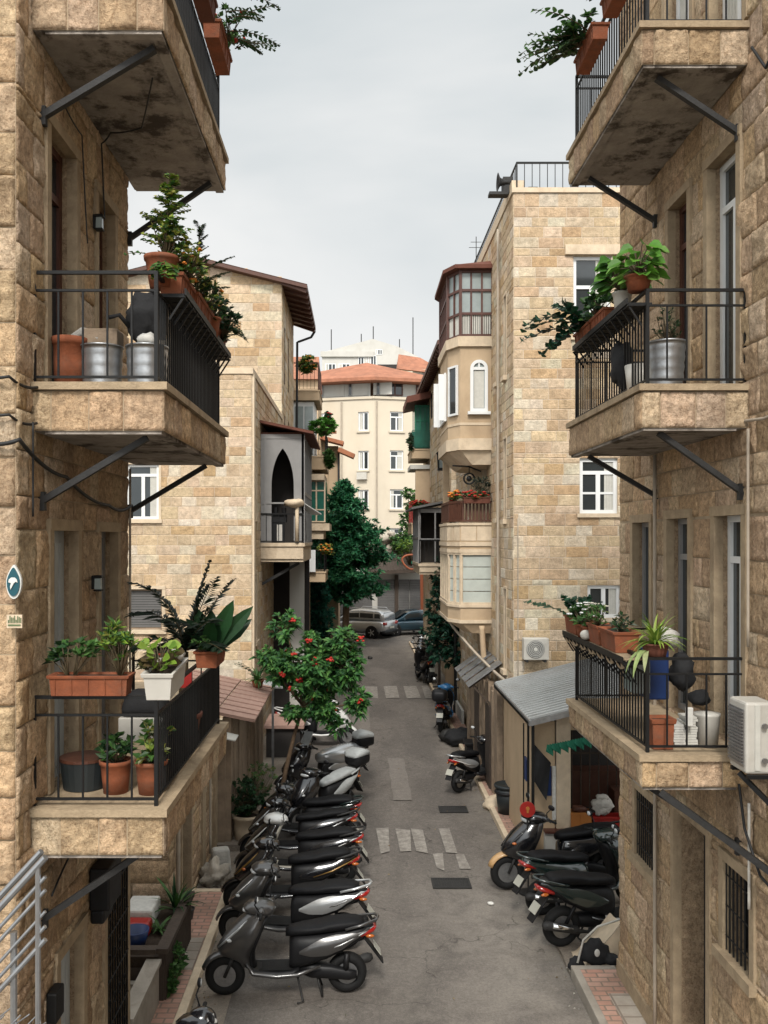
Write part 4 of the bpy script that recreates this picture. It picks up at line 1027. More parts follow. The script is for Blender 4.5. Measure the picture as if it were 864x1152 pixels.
# grey enclosed balcony low on its near end
def enclosed(parent, side, Xw, Xs, Y0, Y1, z0, z1, roofm, arch=True, frame='grey_frame', wall='glass_light', slab=.4):
    """boxed-in balcony: slab, corner posts, pointed arch facing the camera, lattice flank and a little roof"""
    a, b = min(Xw,Xs), max(Xw,Xs)
    mb = MB(); mb.box(a,b,Y0,Y1,z0-slab,z0); mb.box(a-.04,b+.04,Y0-.04,Y1,z0-.09,z0+.004); mb.box(a,b,Y0+.05,Y1,z0-slab-.08,z0-slab)
    o = mb.build('enclosed_balcony', M_('lighttrim'), parent)
    p = MB(); f = frontal(Y0)
    for x in (a, b): fbox(p, f, x-.04, x+.04, z0, z1, -.08, .02)
    fbox(p, f, a, b, z1-.12, z1, -.07, .015)
    n = 14; h = z1-z0; w = (b-a)
    if arch:
        au0, au1 = a+w*.26, b-w*.22; cu=(au0+au1)/2; vs = z0+h*.52; vt = z1-h*.13
        pts = []
        for i in range(n+1):
            t = i/n; s = math.sin(t*PI/2)
            pts.append((au0+(cu-au0)*(1-math.cos(t*R(62)))/(1-math.cos(R(62))), vs+(vt-vs)*math.sin(t*R(62))/math.sin(R(62))))
        left = [(a+.04,z0),(au0,z0)]+[(q[0],q[1]) for q in pts]+[(cu,z1-.12),(a+.04,z1-.12)]
        right = [(2*cu-q[0],q[1]) for q in left]
        right = [(min(q[0], b-.04) if abs(q[0]-(2*cu-(a+.04)))<1e-6 else q[0], q[1]) for q in right]
        for L in (left, right):
            P0=[f(u,v,0) for u,v in L]; P1=[f(u,v,-.05) for u,v in L]; m=len(L)
            p.add(P0+P1,[tuple(range(m)),tuple(range(2*m-1,m-1,-1))]+[(i,(i+1)%m,m+(i+1)%m,m+i) for i in range(m)])
        fbox(p, f, a+w*.09, a+w*.13, z0, z1-.12, 0, .02); fbox(p, f, a+.04, b-.04, z0+h*.36, z0+h*.375, 0, .018)
    else:
        fbox(p, f, a+w*.4, a+w*.44, z0, z1, -.05, .01); fbox(p, f, a, b, z0+h*.42, z0+h*.46, -.05, .012)
    fsd = street_left(Xs) if side>0 else street_right(Xs)
    k = max(3, int((Y1-Y0)/.45))
    for i in range(k+1): fbox(p, fsd, Y0+(Y1-Y0)*i/k-.02, Y0+(Y1-Y0)*i/k+.02, z0, z1, -.04, .02)
    fbox(p, fsd, Y0, Y1, z0+h*.45, z0+h*.48, -.04, .022)
    p.build('arch_frame', M_(frame), o)
    g = MB(); fbox(g, fsd, Y0, Y1, z0, z1-.02, -.03, -.015); g.build('side_panel', M_(wall), o)
    g = MB(); g.box(a+.03,b-.03,Y0+1.2,Y0+1.22,z0,z1); g.build('inner_wall', M_('interior'), o)
    r = MB(); e = Xs+side*.28
    P=[(Xw,Y0-.25,z1+.28),(e,Y0-.25,z1-.02),(e,Y1+.2,z1-.02),(Xw,Y1+.2,z1+.28)]
    r.add(P+[(x,y,z+.07) for x,y,z in P],[(3,2,1,0),(4,5,6,7),(0,1,5,4),(1,2,6,5),(2,3,7,6),(3,0,4,7)])
    r.box(min(Xw,Xs),max(Xw,Xs),Y0+.02,Y1,z1,z1+.05)
    r.build('canopy', M_(roofm), o)
    rail_mb([(Xw,Y0-.03),(Xs,Y0-.03)], z0, z0+.78, gap=.16, r=.008, mid=.02).build('railing', M_('black_metal'), o)
    return o
enclosed(B3, -1, X3-.2, 2.02, 29.3, 32.6, 4.75, 6.55, 'shutter_grey', arch=False, slab=.28)
mb = MB(); mb.box(X3-.22, X3+.2, 29.0, 33.0, 0, 7.2); mb.build('annex_wall', M_('plaster'), B3)

# ================================================================== LEFT MIDDLE BUILDINGS
B4 = thing('stone_building', 'golden block-stone house on the left with a grey pointed-arch enclosed balcony', 'building', (-5,25,0))
Y4 = 21.7; X4 = -2.6; f4 = frontal(Y4); s4 = street_left(X4)
F4o = [(-5.66,-4.86,6.05,7.40),(-5.66,-4.78,3.35,4.35)]
S4o = [(22.2,22.6,6.1,7.8),(22.2,22.6,3.0,4.7)]
mb = MB()
ashlar(mb, f4, -10, X4, 0, 9.6, course=.235, bw=(.25,.62), holes=F4o, rough=.01, step=.13, proud=.009, seed=81, pal=PAL_TAN, joint=.004, smooth=False)
ashlar(mb, s4, Y4, 30.2, 0, 9.6, course=.235, bw=(.28,.62), holes=S4o, step=0, proud=.012, seed=82, pal=PAL_TAN, joint=.004)
mb.m=2; mb.tint=(1,1,1); mb.box(-10,X4-.3,Y4+.3,30,0,9.3); mb.m=3; mb.box(-10,X4+.04,Y4-.04,Y4+.30,9.6,9.75); mb.box(X4-.26,X4+.04,Y4+.30,30.2,9.6,9.75)
reveals(mb,f4,F4o,.2); reveals(mb,s4,S4o,.2); surround(mb,f4,*F4o[0],w=.05,d=.02); surround(mb,f4,*F4o[1],w=.08,d=.03); surround(mb,s4,*S4o[0],w=.08,d=.03); surround(mb,s4,*S4o[1],w=.08,d=.03)
fbox(mb, s4, Y4+.02, Y4+.30, 0, 9.6, .0, .06)
mb.build('wall', [M_('tanstone'), M_('tanmortar'), M_('interior'), M_('lighttrim')], B4)
window(B4, f4, *F4o[0], d=-.04, cols=2, transom=.8, fw=.07)
mb = MB(); fbox(mb, f4, -5.98,-5.70,6.05,7.40,.02,.05)
for i in range(20): fbox(mb, f4, -5.96,-5.72,6.10+i*.064,6.14+i*.064,.051,.065)
mb.build('shutter', M_('white_frame'), B4)
window(B4, f4, *F4o[1], d=-.06, frame='old_wood', cols=1, fw=.05, blind=(0,'shutter_grey'))
enclosed(B4, 1, X4, -1.46, 23.6, 27.5, 5.46, 8.35, 'terracotta_dark', slab=.42)
# things kept on the enclosed balcony, washing line
mb = MB(); mb.cbox((-2.12,23.75,5.75),.30,.22,.50); mb.cbox((-2.12,23.75,6.12),.42,.26,.22); mb.tube([(-2.2,23.7,6.2),(-2.2,23.7,6.42)],.05,8); mb.tube([(-1.98,23.7,6.2),(-1.98,23.7,6.40)],.06,8)
tag(mb.build('coffee_machine', M_('plastic_black')), 'black machine with pots behind the rail of the pointed-arch balcony', 'machine')
mb = MB(); mb.box(-2.16,-2.02,23.61,23.635,5.52,5.95); tag(mb.build('towel', M_('rag')), 'white towel hanging in front of the black machine on the arch balcony', 'towel')
mb = MB(); mb.beam((-1.62,23.52,6.55),(-1.15,24.6,6.25),.30,.03); tag(mb.build('leaning_board', M_('white_frame')), 'tilted white board leaning out past the arch balcony corner', 'board')
mb = MB(); mb.smooth=True; mb.ell((-1.68,23.55,6.52),.28,.2,.12,14,8,jit=.4); mb.tube([(-1.62,23.52,5.5),(-1.62,23.52,6.5)],.05,8); tag(mb.build('stone_urn', M_('lighttrim')), 'tan urn-like post at the street corner of the arch balcony', 'urn')
# ground-floor porch under the enclosed balcony
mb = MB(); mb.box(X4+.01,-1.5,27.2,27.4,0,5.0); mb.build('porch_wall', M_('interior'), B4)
mb = MB(); mb.box(-2.02,-1.72,26.2,26.5,.1,4.98); mb.box(-1.72,-1.60,26.25,26.45,.1,4.98); mb.build('porch_post', M_('white_wall'), B4)
mb = MB(); mb.beam((X4,24.0,4.35),(-1.6,24.0,4.92),.08,.12,up=(0,1,0)); mb.build('bracket', M_('bracket_metal'), B4)
# tower house behind it, gable towards the street
B5 = thing('stone_building', 'taller block-stone house on the left with gabled tile roof and wide wooden eaves', 'building', (-5.7,33,0))
Y5=30.2; f5=frontal(Y5); s5=street_left(X4)
S5o=[(31.2,31.6,11.0,13.0),(32.8,33.2,11.0,13.0),(31.2,31.6,7.9,9.9),(32.8,33.2,7.9,9.9),(31.2,31.6,4.0,6.0)]
mb = MB()
ashlar(mb, f5, -8.8, X4, 6, 14.2, course=.30, bw=(.4,.85), step=0, proud=.012, seed=91, pal=PAL_TAN, joint=.005)
z=14.2; k=0
while z < 14.8:                                                    # gable courses narrow towards the ridge
    t=(z-14.2)/.75; ashlar(mb, f5, -8.8+3.1*t, X4-3.1*t, z, z+.28, course=.28, bw=(.4,.8), step=0, proud=.012, seed=92+k, pal=PAL_TAN, joint=.005); z+=.28; k+=1
ashlar(mb, s5, Y5, 35.6, 0, 14.2, course=.30, bw=(.4,.85), holes=S5o, step=0, proud=.012, seed=97, pal=PAL_TAN, joint=.005)
mb.m=2; mb.tint=(1,1,1); mb.box(-8.6,X4-.3,Y5+.3,35.4,0,14); reveals(mb,s5,S5o,.2)
mb.m=1; mb.quad((X4,35.6,0),(-8.8,35.6,0),(-8.8,35.6,14.2),(X4,35.6,14.2))
mb.build('wall', [M_('tanstone'), M_('tanmortar'), M_('interior')], B5)
for h in S5o: window(B5, s5, *h, d=-.1, frame='old_wood', cols=1, fw=.04)
def tile_roof(parent, ridge_x, x_e, y0, y1, z_e, z_r, mat='tile', thick=.12, soffit='brown_wood', name='roof'):
    mb = MB(); side = 1 if x_e > ridge_x else -1
    n = int((y1-y0)/.12)
    P=[];F=[]
    for i in range(n+1):
        y=y0+(y1-y0)*i/n; dz=.035*abs(math.sin(i*PI/2))
        P+=[(ridge_x,y,z_r+dz),(x_e,y,z_e+dz)]
    for i in range(n): F.append((2*i,2*i+1,2*i+3,2*i+2))
    mb.add(P,F)
    mb.m=1
    P=[(ridge_x,y0,z_r-.02),(x_e,y0,z_e-.02),(x_e,y1,z_e-.02),(ridge_x,y1,z_r-.02)]
    mb.add(P+[(a,b,c-thick) for a,b,c in P],[(0,1,2,3),(7,6,5,4),(0,4,5,1),(1,5,6,2),(2,6,7,3),(3,7,4,0)])
    return mb
mb = tile_roof(B5,-5.7,-1.72,Y5-.35,36,14.12,15.12)
m2 = tile_roof(B5,-5.7,-9.6,Y5-.35,36,14.12,15.12)
for p in (m2,):
    n0=len(mb.v); mb.v+=p.v; mb.f+=[tuple(i+n0 for i in f) for f in p.f]; mb.mi+=p.mi; mb.t+=p.t; mb.sm+=p.sm
mb.m=1
for i in range(9): y=Y5-.2+i*.72; mb.beam((-2.6,y,14.22),(-1.75,y,13.93),.09,.14)
mb.build('roof', [M_('tile'), M_('brown_wood')], B5)
cable(B5, [(-1.75,35.9,13.95),(-1.9,35.9,13.7),(-2.45,35.7,13.45),(-2.5,35.7,4)], .05, name='downpipe')
# left third building: stacked terraces
B6 = thing('apartment_building', 'narrow cream house on the left with stacked plant-filled terraces and green glazing', 'building', (-4,39,0))
X6=-2.75
mb = MB(); mb.box(-9,X6,35.7,44,0,12.4); mb.box(X6,-2.15,36.6,39.8,0,6.6); mb.build('wall', M_('plaster'), B6)
o=mini_balcony(B6,X6,-1.62,37.0,40.0,11.75,th=.42,rail='brown_wood',h=1.15,gap=.16)
mb=MB(); mb.box(X6,-1.85,37.25,39.8,9.0,11.3); og=mb.build('white_bay', M_('white_frame'), B6)
f=frontal(37.24); mb=MB()
for k in range(2): fbox(mb,f,-2.65+.40*k,-2.30+.40*k,10.1,11.1,0,.01); fbox(mb,f,-2.65+.40*k,-2.30+.40*k,9.1,10.0,0,.01)
mb.build('pane', M_('glass_light'), og)
o=mini_balcony(B6,X6,-1.32,37.0,40.0,9.0,th=.55,rail='black_metal',h=1.0,gap=.14)
mb=MB(); mb.box(-2.2,-1.40,36.9,39.9,8.0,8.25); mb.box(X6,-1.95,37.1,39.8,6.6,8.45); mb.build('lintel', M_('lighttrim'), B6)
mb=MB(); mb.box(X6,-1.38,37.2,39.8,6.25,8.0); og=mb.build('green_bay', M_('glass_green'), B6)
mb=MB()
for x in (-2.0,-1.75,-1.40): fbox(mb,frontal(37.19),x-.03,x+.03,6.25,8.0,0,.03)
for z in (6.25,6.75,7.55,7.95): fbox(mb,frontal(37.19),-2.2,-1.38,z,z+.05,0,.025)
mb.build('mullion', M_('lighttrim'), og)
mb=MB(); mb.box(X6,-1.2,36.95,40,5.9,6.2); mb.box(X6,-1.45,37.1,39.9,5.55,5.9); mb.build('ledge', M_('lighttrim'), B6)
mini_balcony(B6,X6,-1.35,36.6,39.5,4.2,th=.42,rail='black_metal',h=.9,gap=.13)
mb=MB(); mb.box(X6,-1.75,36.4,36.5,4.2,5.1); mb.build('laundry_rack', M_('white_frame'), B6)
# buff house with little tiled porch roofs and a lantern
B7 = thing('buff_house', 'buff plastered house end with small tiled hoods and a lantern beyond the terraces', 'house', (-2.6,47,0))
mb=MB(); mb.box(-8,-1.02,45.5,50,0,10.3); mb.box(-8,-1.55,45.3,45.5,0,10.6); mb.build('wall', M_('plaster'), B7)
mb=MB(); mb.beam((-1.9,45.0,10.65),(-.75,45.0,10.35),1.0,.18); mb.beam((-1.0,45.0,10.05),(-.2,45.0,9.70),.9,.22); mb.cbox((-1.35,45.0,10.95),.5,.4,.12); mb.build('tiled_hood', M_('tile'), B7)
mb=MB(); mb.beam((-1.0,45.2,9.9),(-1.0,45.2,6.6),.1,.1); mb.beam((-1.02,45.2,7.3),(-.55,45.0,7.3),.05,.05); mb.lathe([(.30,7.45),(.08,7.62)],(-.72,45,0),10); mb.build('bracket', M_('bracket_metal'), B7)
mb=MB(); mb.smooth=True; mb.lathe([(.06,6.5),(.22,6.75),(.2,7.0),(.08,7.2)],(-.72,45,0),12); mb.build('lantern', M_('bracket_metal'), B7)

# ================================================================== SHEDS AND YARD WALLS ON THE LEFT
AN = thing('yard_building', 'low stone annex with a narrow dark doorway beside the pink pavement', 'building', (-3.6,14,0))
XA=-2.60; fa=street_left(XA); Ao=[(13.02,13.72,.12,2.3)]
mb=MB(); ashlar(mb, fa, 12.2, 16.0, 0, 2.9, course=.30, bw=(.3,.6), holes=Ao, rough=.02, step=.06, seed=101)
ashlar(mb, frontal(12.2), -6, XA, 0, 2.9, course=.3, bw=(.3,.6), step=.08, seed=102)
mb.m=2; mb.tint=(1,1,1); mb.box(-6,XA-.25,12.4,15.9,0,2.88); mb.m=3; mb.box(-6,XA+.03,12.17,16.02,2.9,3.0); reveals(mb,fa,Ao,.24); surround(mb,fa,*Ao[0],w=.07,d=.03,sill=False)
fbox(mb, fa, 14.6,14.9,0,2.9,.0,.05); fbox(mb, fa, 15.75,16.0,0,2.9,0,.07)
mb.build('wall', [M_('stone'),M_('mortar'),M_('interior'),M_('trimstone')], AN)
cable(AN,[(XA+.07,15.2,2.8),(XA+.07,15.2,.2)],.022,mat='pipe',name='pipe')
cable(AN,[(XA+.07,12.5,2.8),(XA+.07,12.5,.2)],.03,mat='pipe',name='pipe')
SD = thing('plank_shed', 'brown plank shed with pinkish tiled lean-to roof behind the shrub pot', 'shed', (-3.2,18.6,0))
mb=MB(); y=16.05; rr=random.Random(9)
while y<21.3:
    w=rr.uniform(.16,.42); d=rr.uniform(0,.06); mb.box(-2.45,-2.32+d,y+.01,y+w-.01,0,2.35); y+=w
mb.box(-6,-2.4,16.02,16.1,0,2.3)
mb.build('plank_wall', M_('old_wood'), SD)
mb=MB(); n=4
for k in range(3):
    xa=-4.0+k*.72; xb=xa+.70; za=2.78-.16*k; zb=za-.14
    P=[(xa,15.95,za),(xb,15.95,zb),(xb,19.6,zb),(xa,19.6,za)]
    mb.add(P+[(a,b,c-.035) for a,b,c in P],[(0,1,2,3),(7,6,5,4),(0,4,5,1),(1,5,6,2),(2,6,7,3),(3,7,4,0)])
    for i in range(9): y=15.97+i*.42; mb.beam((xa,y,za+.012),(xb,y,zb+.012),.025,.018)
mb.build('roof', M_('pinktile'), SD)
mb=MB(); mb.beam((-2.75,15.75,2.18),(-2.15,15.75,2.05),.45,.02); mb.build('flashing', M_('curtain'), SD)
mb=MB()
pts=[(-2.3,19.8,2.30),(-1.95,19.8,2.28),(-1.72,20.3,2.18),(-1.80,20.8,2.18),(-2.3,20.8,2.30)]
mb.add(pts+[(x,y,z-.03) for x,y,z in pts],[(0,1,2,3,4),(9,8,7,6,5)]+[(i,(i+1)%5,5+(i+1)%5,5+i) for i in range(5)])
mb.build('awning', M_('zinc_roof'), SD)
mb=MB(); mb.beam((-1.95,20.3,.1),(-1.95,20.3,2.2),.05,.05); mb.build('post', M_('galv'), SD)
# pinkish step blocks
mb=MB(); mb.box(-2.3,-1.45,22.2,23.5,.12,.85); mb.m=1; mb.box(-2.35,-1.35,22.1,23.6,.85,.93)
single(mb,'stone_bench',[M_('interior'),M_('pinktile')],'low dark-fronted ledge with pinkish stone top beside the left pavement','ledge')
# planter box with ribbed sides outside the near left building
PB = thing('planter_wall', 'dark ribbed raised planter box with stone rim beyond the iron gate', 'planter', (-2.7,11.3,0))
mb=MB(); mb.box(-3.6,-2.30,10.5,12.15,0,.40); mb.box(-3.6,-3.5,10.5,12.15,.4,.72)
for i in range(26): y=10.52+i*.062; mb.box(-2.30,-2.275,y,y+.03,.03,.70)
mb.box(-2.36,-2.301,10.5,12.15,.4,.70); mb.box(-3.5,-2.36,10.5,10.55,.4,.5)
mb.build('box', M_('dark_wood'), PB)
mb=MB(); mb.box(-2.38,-2.24,10.46,12.18,.70,.76); mb.box(-3.6,-2.38,10.44,10.56,.70,.76); mb.build('rim', M_('dark_wood'), PB)
mb=MB(); mb.box(-3.49,-2.37,10.56,12.1,.40,.62); mb.build('soil', M_('soil'), PB)
mb=MB(); mb.box(-2.46,-2.34,9.14,10.44,0,.60); mb.box(-2.49,-2.31,9.14,10.45,.60,.65); mb.box(-3.6,-2.46,10.35,10.44,0,.4)
single(mb,'low_wall','concrete','low rendered wall running from the iron gate to the planter','wall')
# things in the planter
mb=MB(); mb.box(-3.0,-2.62,11.3,11.8,.63,.86); single(mb,'parcel','paper','white wrapped parcel lying in the ribbed planter','parcel',bevel=.03)
mb=MB(); mb.box(-2.98,-2.60,11.05,11.28,.63,.80); single(mb,'red_cushion','red_paint','folded red cushion in the ribbed planter','cushion',bevel=.04)
mb=MB(); mb.smooth=True; mb.lathe([(.12,.63),(.17,.82),(.15,.82),(.10,.66)],(-2.72,10.85,0),18); single(mb,'basin','blue_plastic','dark blue plastic basin in the ribbed planter','basin')
mb=MB(); mb.smooth=True; mb.ell((-2.33,14.5,.12),.22,.25,.20,22,14,jit=.9); single(mb,'rock','rock','rough tan rock at the annex wall foot','rock')
mb=MB(); mb.cbox((-2.30,14.86,.22),.34,.24,.40,rot=Matrix.Rotation(.3,3,'Z'),taper=.82); single(mb,'white_block','rag','whitish stone block standing behind the rough rock','stone block',bevel=.04)
# galvanised stair rail, bottom left
HR = thing('stair_handrail', 'silver tubular stair handrail with wire mesh in the bottom left corner', 'handrail', (-2.2,5.2,2.3))
mb=MB()
yh=5.4
for dz, r in ((0,.022),(-.12,.012),(-.20,.012),(-.33,.010),(-.42,.012),(-.50,.016)):
    mb.tube([(-1.90,yh,3.66+dz),(-2.9,yh,2.56+dz)], r, 8)
mb.tube([(-1.96,yh+.10,3.66),(-2.9,yh+.12,2.64)], .02, 8)
mb.tube([(-1.945,yh,3.62),(-1.945,yh,0)], .018, 8); mb.tube([(-2.10,yh+.02,3.2),(-2.10,yh+.02,0)], .022, 8)
mb.build('rail', M_('steel_rail'), HR)
mb=MB()
for i in range(9):
    a=-2.75+i*.1; mb.tube([(a,yh,2.2),(min(-1.95,a+.5),yh,2.2+min(.5,-1.95-a)*1.0)], .004, 4)
for i in range(6):
    a=-2.3+i*.1; mb.tube([(a,yh+.01,2.85-.05*i),(max(a-.5,-2.7),yh+.01,2.35)], .004, 4)
mb.build('mesh', M_('steel_rail'), HR)
# ================================================================== GROUND
def struct(mb, name, mats, **k):
    o = mb.build(name, mats, **k); o['kind'] = 'structure'; return o
mb = MB(); mb.quad((-400,-60,-.012),(400,-60,-.012),(400,900,-.012),(-400,900,-.012)); struct(mb,'ground',M_('concrete_ground'),origin=(0,0,-.012))
mb = MB()                                                    # the road sheet widens into the junction
nx, ny = 24, 120
P=[];F=[]
for j in range(ny+1):
    y=-5+(68)*j/ny
    for i in range(nx+1):
        t=i/nx; xl=-1.98 if y<15.5 else -1.55; xr=2.70
        if y>30: xl=-1.7
        if y>47: xl=-20; xr=14
        x=xl+(xr-xl)*t; P.append((x,y,.010*noise.noise(V((x*.8,y*.5,0)))-.004*abs(t-.5)))
for j in range(ny):
    for i in range(nx): a=j*(nx+1)+i; F.append((a,a+1,a+nx+2,a+nx+1))
mb.smooth=True; mb.add([(x,y,z+.008) for x,y,z in P],F); struct(mb,'road',M_('asphalt'),origin=(0,0,0))
mb = MB()                                                    # newer strip of paving laid down the middle (trench repair)
for (x0,x1,y0,y1) in ((.75,1.15,18.9,22.5),(-.2,.35,25.5,29.5)):
    n=12
    for k in range(n):
        a=y0+(y1-y0)*k/n; b=y0+(y1-y0)*(k+1)/n
        w=lambda y: .012*math.sin(y*5.3)
        mb.quad((x0+w(a),a,.022),(x1+w(a+2),a,.022),(x1+w(b+2),b,.022),(x0+w(b),b,.022))
struct(mb,'road_patch',M_('asphalt_patch'),origin=(0,0,.022))
def stripes(y0,y1,xs,w,seed):
    mb=MB(); rr=random.Random(seed)
    for x in xs: mb.add([(x+rr.uniform(-.03,.03),y0+rr.uniform(-.08,.08),.027),(x+w+rr.uniform(-.03,.03),y0+rr.uniform(-.08,.08),.027),(x+w+rr.uniform(-.04,.04),y1+rr.uniform(-.1,.1),.027),(x+rr.uniform(-.04,.04),y1,.027)],[(0,1,2,3)])
    return struct(mb,'crosswalk',M_('worn_paint'),origin=(0,0,.027))
def blob(pts, z, mat, name):
    mb=MB(); n=len(pts); out=[]
    for i in range(n):
        a=V((*pts[i],0)); b=V((*pts[(i+1)%n],0))
        for k in range(8):
            q=a.lerp(b,k/8); q.x+=.10*noise.noise(V((q.x*2.1,q.y*2.3,1))); q.y+=.10*noise.noise(V((q.x*1.9,q.y*2.1,5))); out.append((q.x,q.y,z))
    mb.poly(out); return struct(mb,name,M_(mat),origin=(0,0,z))
blob([(2.705,11.32),(3.25,11.35),(6,11.35),(6,14.8),(3.1,14.9),(2.72,15.5)],.024,'concrete_ground','forecourt')
stripes(15.75,17.05,[-.13,.38,.75,1.03,1.56],.21,1); stripes(14.95,15.68,[1.30,1.72],.17,2); stripes(15.6,16.8,[-.75],.2,5)
stripes(30.9,33.4,[.2,.95,1.68],.50,3); stripes(30.9,33.4,[2.35],.3,4)
# kerbs and pavements
mb=MB(); mb.box(-2.60,-2.09,9.2,13.72,0,.13); a=struct(mb,'pavement',M_('paver_pink'))
mb=MB(); mb.box(-2.57,-2.10,11.25,12.15,.13,.137); mb.box(-2.58,-2.09,9.2,9.9,.13,.137); struct(mb,'pavement_slab',M_('paver_grey'))
mb=MB(); mb.box(-2.09,-1.98,9.2,13.72,0,.145); mb.box(-2.60,-1.98,13.72,13.84,0,.145); struct(mb,'kerb',M_('lighttrim'),bevel=.012)
mb=MB(); mb.box(-2.6,-1.62,15.9,47,-.01,.11); struct(mb,'pavement',M_('concrete_ground'))
mb=MB(); mb.box(-1.62,-1.50,16.0,47,0,.125); struct(mb,'kerb',M_('concrete'),bevel=.012)
mb=MB(); mb.box(-1.98,-1.55,9.3,15.9,-.005,.018); struct(mb,'gutter',M_('concrete_ground'))
mb=MB(); mb.box(2.80,3.26,-4,11.2,0,.16); struct(mb,'pavement',M_('paver_pink'))
mb=MB(); mb.box(2.98,3.24,9.6,10.6,.16,.167); struct(mb,'pavement_slab',M_('paver_grey'))
mb=MB(); mb.box(2.70,2.80,-4,11.2,0,.17); mb.box(2.70,3.26,11.2,11.3,0,.17); struct(mb,'kerb',M_('concrete'),bevel=.012)
mb=MB(); mb.box(2.78,3.14,15.6,30,0,.11); struct(mb,'pavement',M_('paver_pink'))
mb=MB(); mb.box(2.68,2.78,15.6,47,0,.125); struct(mb,'kerb',M_('lighttrim'),bevel=.012)
mb=MB(); mb.box(2.78,3.9,30,47,-.01,.11); struct(mb,'pavement',M_('concrete_ground'))
for i,(x,y,w,d) in enumerate(((1.50,14.35,.62,.42),(1.95,18.25,.58,.42))):
    t=thing('drain_cover',None,'drain cover',(x,y,.02))
    t['label']=('dark iron drain grating set in the road just before the near crossing','dark iron drain grating set in the road just beyond the near crossing')[i]
    mb=MB(); mb.box(x-w/2,x+w/2,y-d/2,y-d/2+.04,.02,.034); mb.box(x-w/2,x+w/2,y+d/2-.04,y+d/2,.02,.034); mb.box(x-w/2,x-w/2+.04,y-d/2+.04,y+d/2-.04,.02,.034); mb.box(x+w/2-.04,x+w/2,y-d/2+.04,y+d/2-.04,.02,.034)
    mb.build('frame',M_('bracket_metal'),t)
    mb=MB(); mb.box(x-w/2+.04,x+w/2-.04,y-d/2+.04,y+d/2-.04,.012,.0225)
    for k in range(13): xx=x-w/2+.05+(w-.12)*k/12; mb.box(xx,xx+.018,y-d/2+.04,y+d/2-.04,.0226,.031)
    mb.build('grating',M_('bracket_metal'),t)

# ================================================================== FAR END OF THE STREET
GA = thing('garage', 'low garage with grey roller shutters and a shallow tiled roof behind the parked cars', 'garage', (4,58,0))
mb=MB(); mb.box(-6,9,57.6,62,0,3.55); mb.build('wall', M_('white_wall'), GA)
for k,(a,b) in enumerate(((1.25,2.35),(2.62,3.30),(3.34,4.15),(-1.5,0.9))):
    mb=MB()
    for i in range(26): mb.box(a,b,57.50,57.585-(i%2)*.02,.05+i*.11,.05+i*.11+.1)
    mb.build('roller_shutter', M_('shutter_grey'), GA)
mb=MB(); mb.box(2.36,2.60,57.45,57.62,0,3.2); mb.build('pillar', M_('dark_wood'), GA)
mb=MB(); P=[(.4,56.4,3.45),(4.4,56.4,3.65),(4.4,60,4.4),(.4,60,4.2)]; mb.add(P+[(x,y,z-.22) for x,y,z in P],[(0,1,2,3),(7,6,5,4),(0,4,5,1),(1,5,6,2),(2,6,7,3),(3,7,4,0)])
for i in range(20): x=.5+i*.2; mb.beam((x,56.4,3.47+i*.01),(x,60,4.22+i*.01),.06,.05)
mb.build('roof', M_('dark_wood'), GA)
# stone garden terrace behind the garage roof
mb=MB(); mb.smooth=True
mb.box(-3,7.0,60.5,62,3.55,5.2)
rr=random.Random(77)
for k in range(26): r=rr.uniform(.3,.65); x=rr.uniform(.4,4.4); mb.ell((x,60.5+rr.uniform(-.2,.3),4.6+(1-abs(x-2.3)/2.6)*rr.uniform(.2,1.5)),r,.4,r*.7,12,8,jit=1.0)
single(mb,'rockery','rock','pale weathered rockery wall above the garage roof','rockery')
OR = thing('orange_hoop_sign', 'orange hoop-shaped frame on an orange post beside the far garage', 'sign frame', (4.0,55,0))
mb=MB(); mb.smooth=True; mb.tube([(3.3+.55*math.cos(a)+.10*math.sin(2*a),55,4.1+.45*math.sin(a)) for a in [i*2*PI/28 for i in range(29)]],.06,8); mb.build('hoop', M_('orange_paint'), OR)
mb=MB(); mb.beam((4.0,55,0),(3.94,55,3.8),.24,.25,up=(0,1,0)); mb.build('post', M_('orange_paint'), OR)
mb=MB(); mb.box(3.28,3.5,54.97,55.03,4.0,4.15); mb.build('board', M_('green_cloth'), OR)
# cream apartment block standing at an angle, tiled hip roof
CB = thing('apartment_block', 'large cream apartment block closing the street, three rows of windows under a grey attic', 'building', (2,74,0))
A=V((-6.8,72.2,0)); B=V((1.2,70.0,0)); C=V((9.8,72.0,0)); D=V((2.0,82,0))
def frm(a,b):
    d=(b-a); L=d.length; d.normalize(); n=V((d.y,-d.x,0));
    if n.y>0: n=-n
    return Fr(a,d,n), L
fA,LA=frm(A,B); fB,LB=frm(B,C)
zt=19.3; oA=[];oB=[]
for r_ in range(6):
    z=14.05-3.08*r_
    if z>1:
        oA += [(LA-1.25,LA-.40,z,z+1.5),(LA-4.6,LA-3.75,z,z+1.5),(1.0,1.85,z,z+1.5)]
        oB += [(1.35,2.45,z,z+1.55),(4.15,4.75,z+.15,z+1.45),(6.8,7.6,z,z+1.5)]
mb=MB(); plain_wall(mb,fA,0,LA,0,16.6,oA); plain_wall(mb,fB,0,LB,0,16.6,oB); reveals(mb,fA,oA,.25); reveals(mb,fB,oB,.25)
mb.quad(C,D,D+V((0,0,16.6)),C+V((0,0,16.6))); mb.quad(D,A,A+V((0,0,16.6)),D+V((0,0,16.6)))
fbox(mb,fA,-.1,LA+.1,16.55,16.75,0,.12); fbox(mb,fB,-.1,LB+.1,16.55,16.75,0,.12)
for (f,os) in ((fA,oA),(fB,oB)):
    for h in os: fbox(mb,f,h[0]-.1,h[1]+.1,h[2]-.14,h[2],0,.12)
mb.build('wall', M_('cream'), CB)
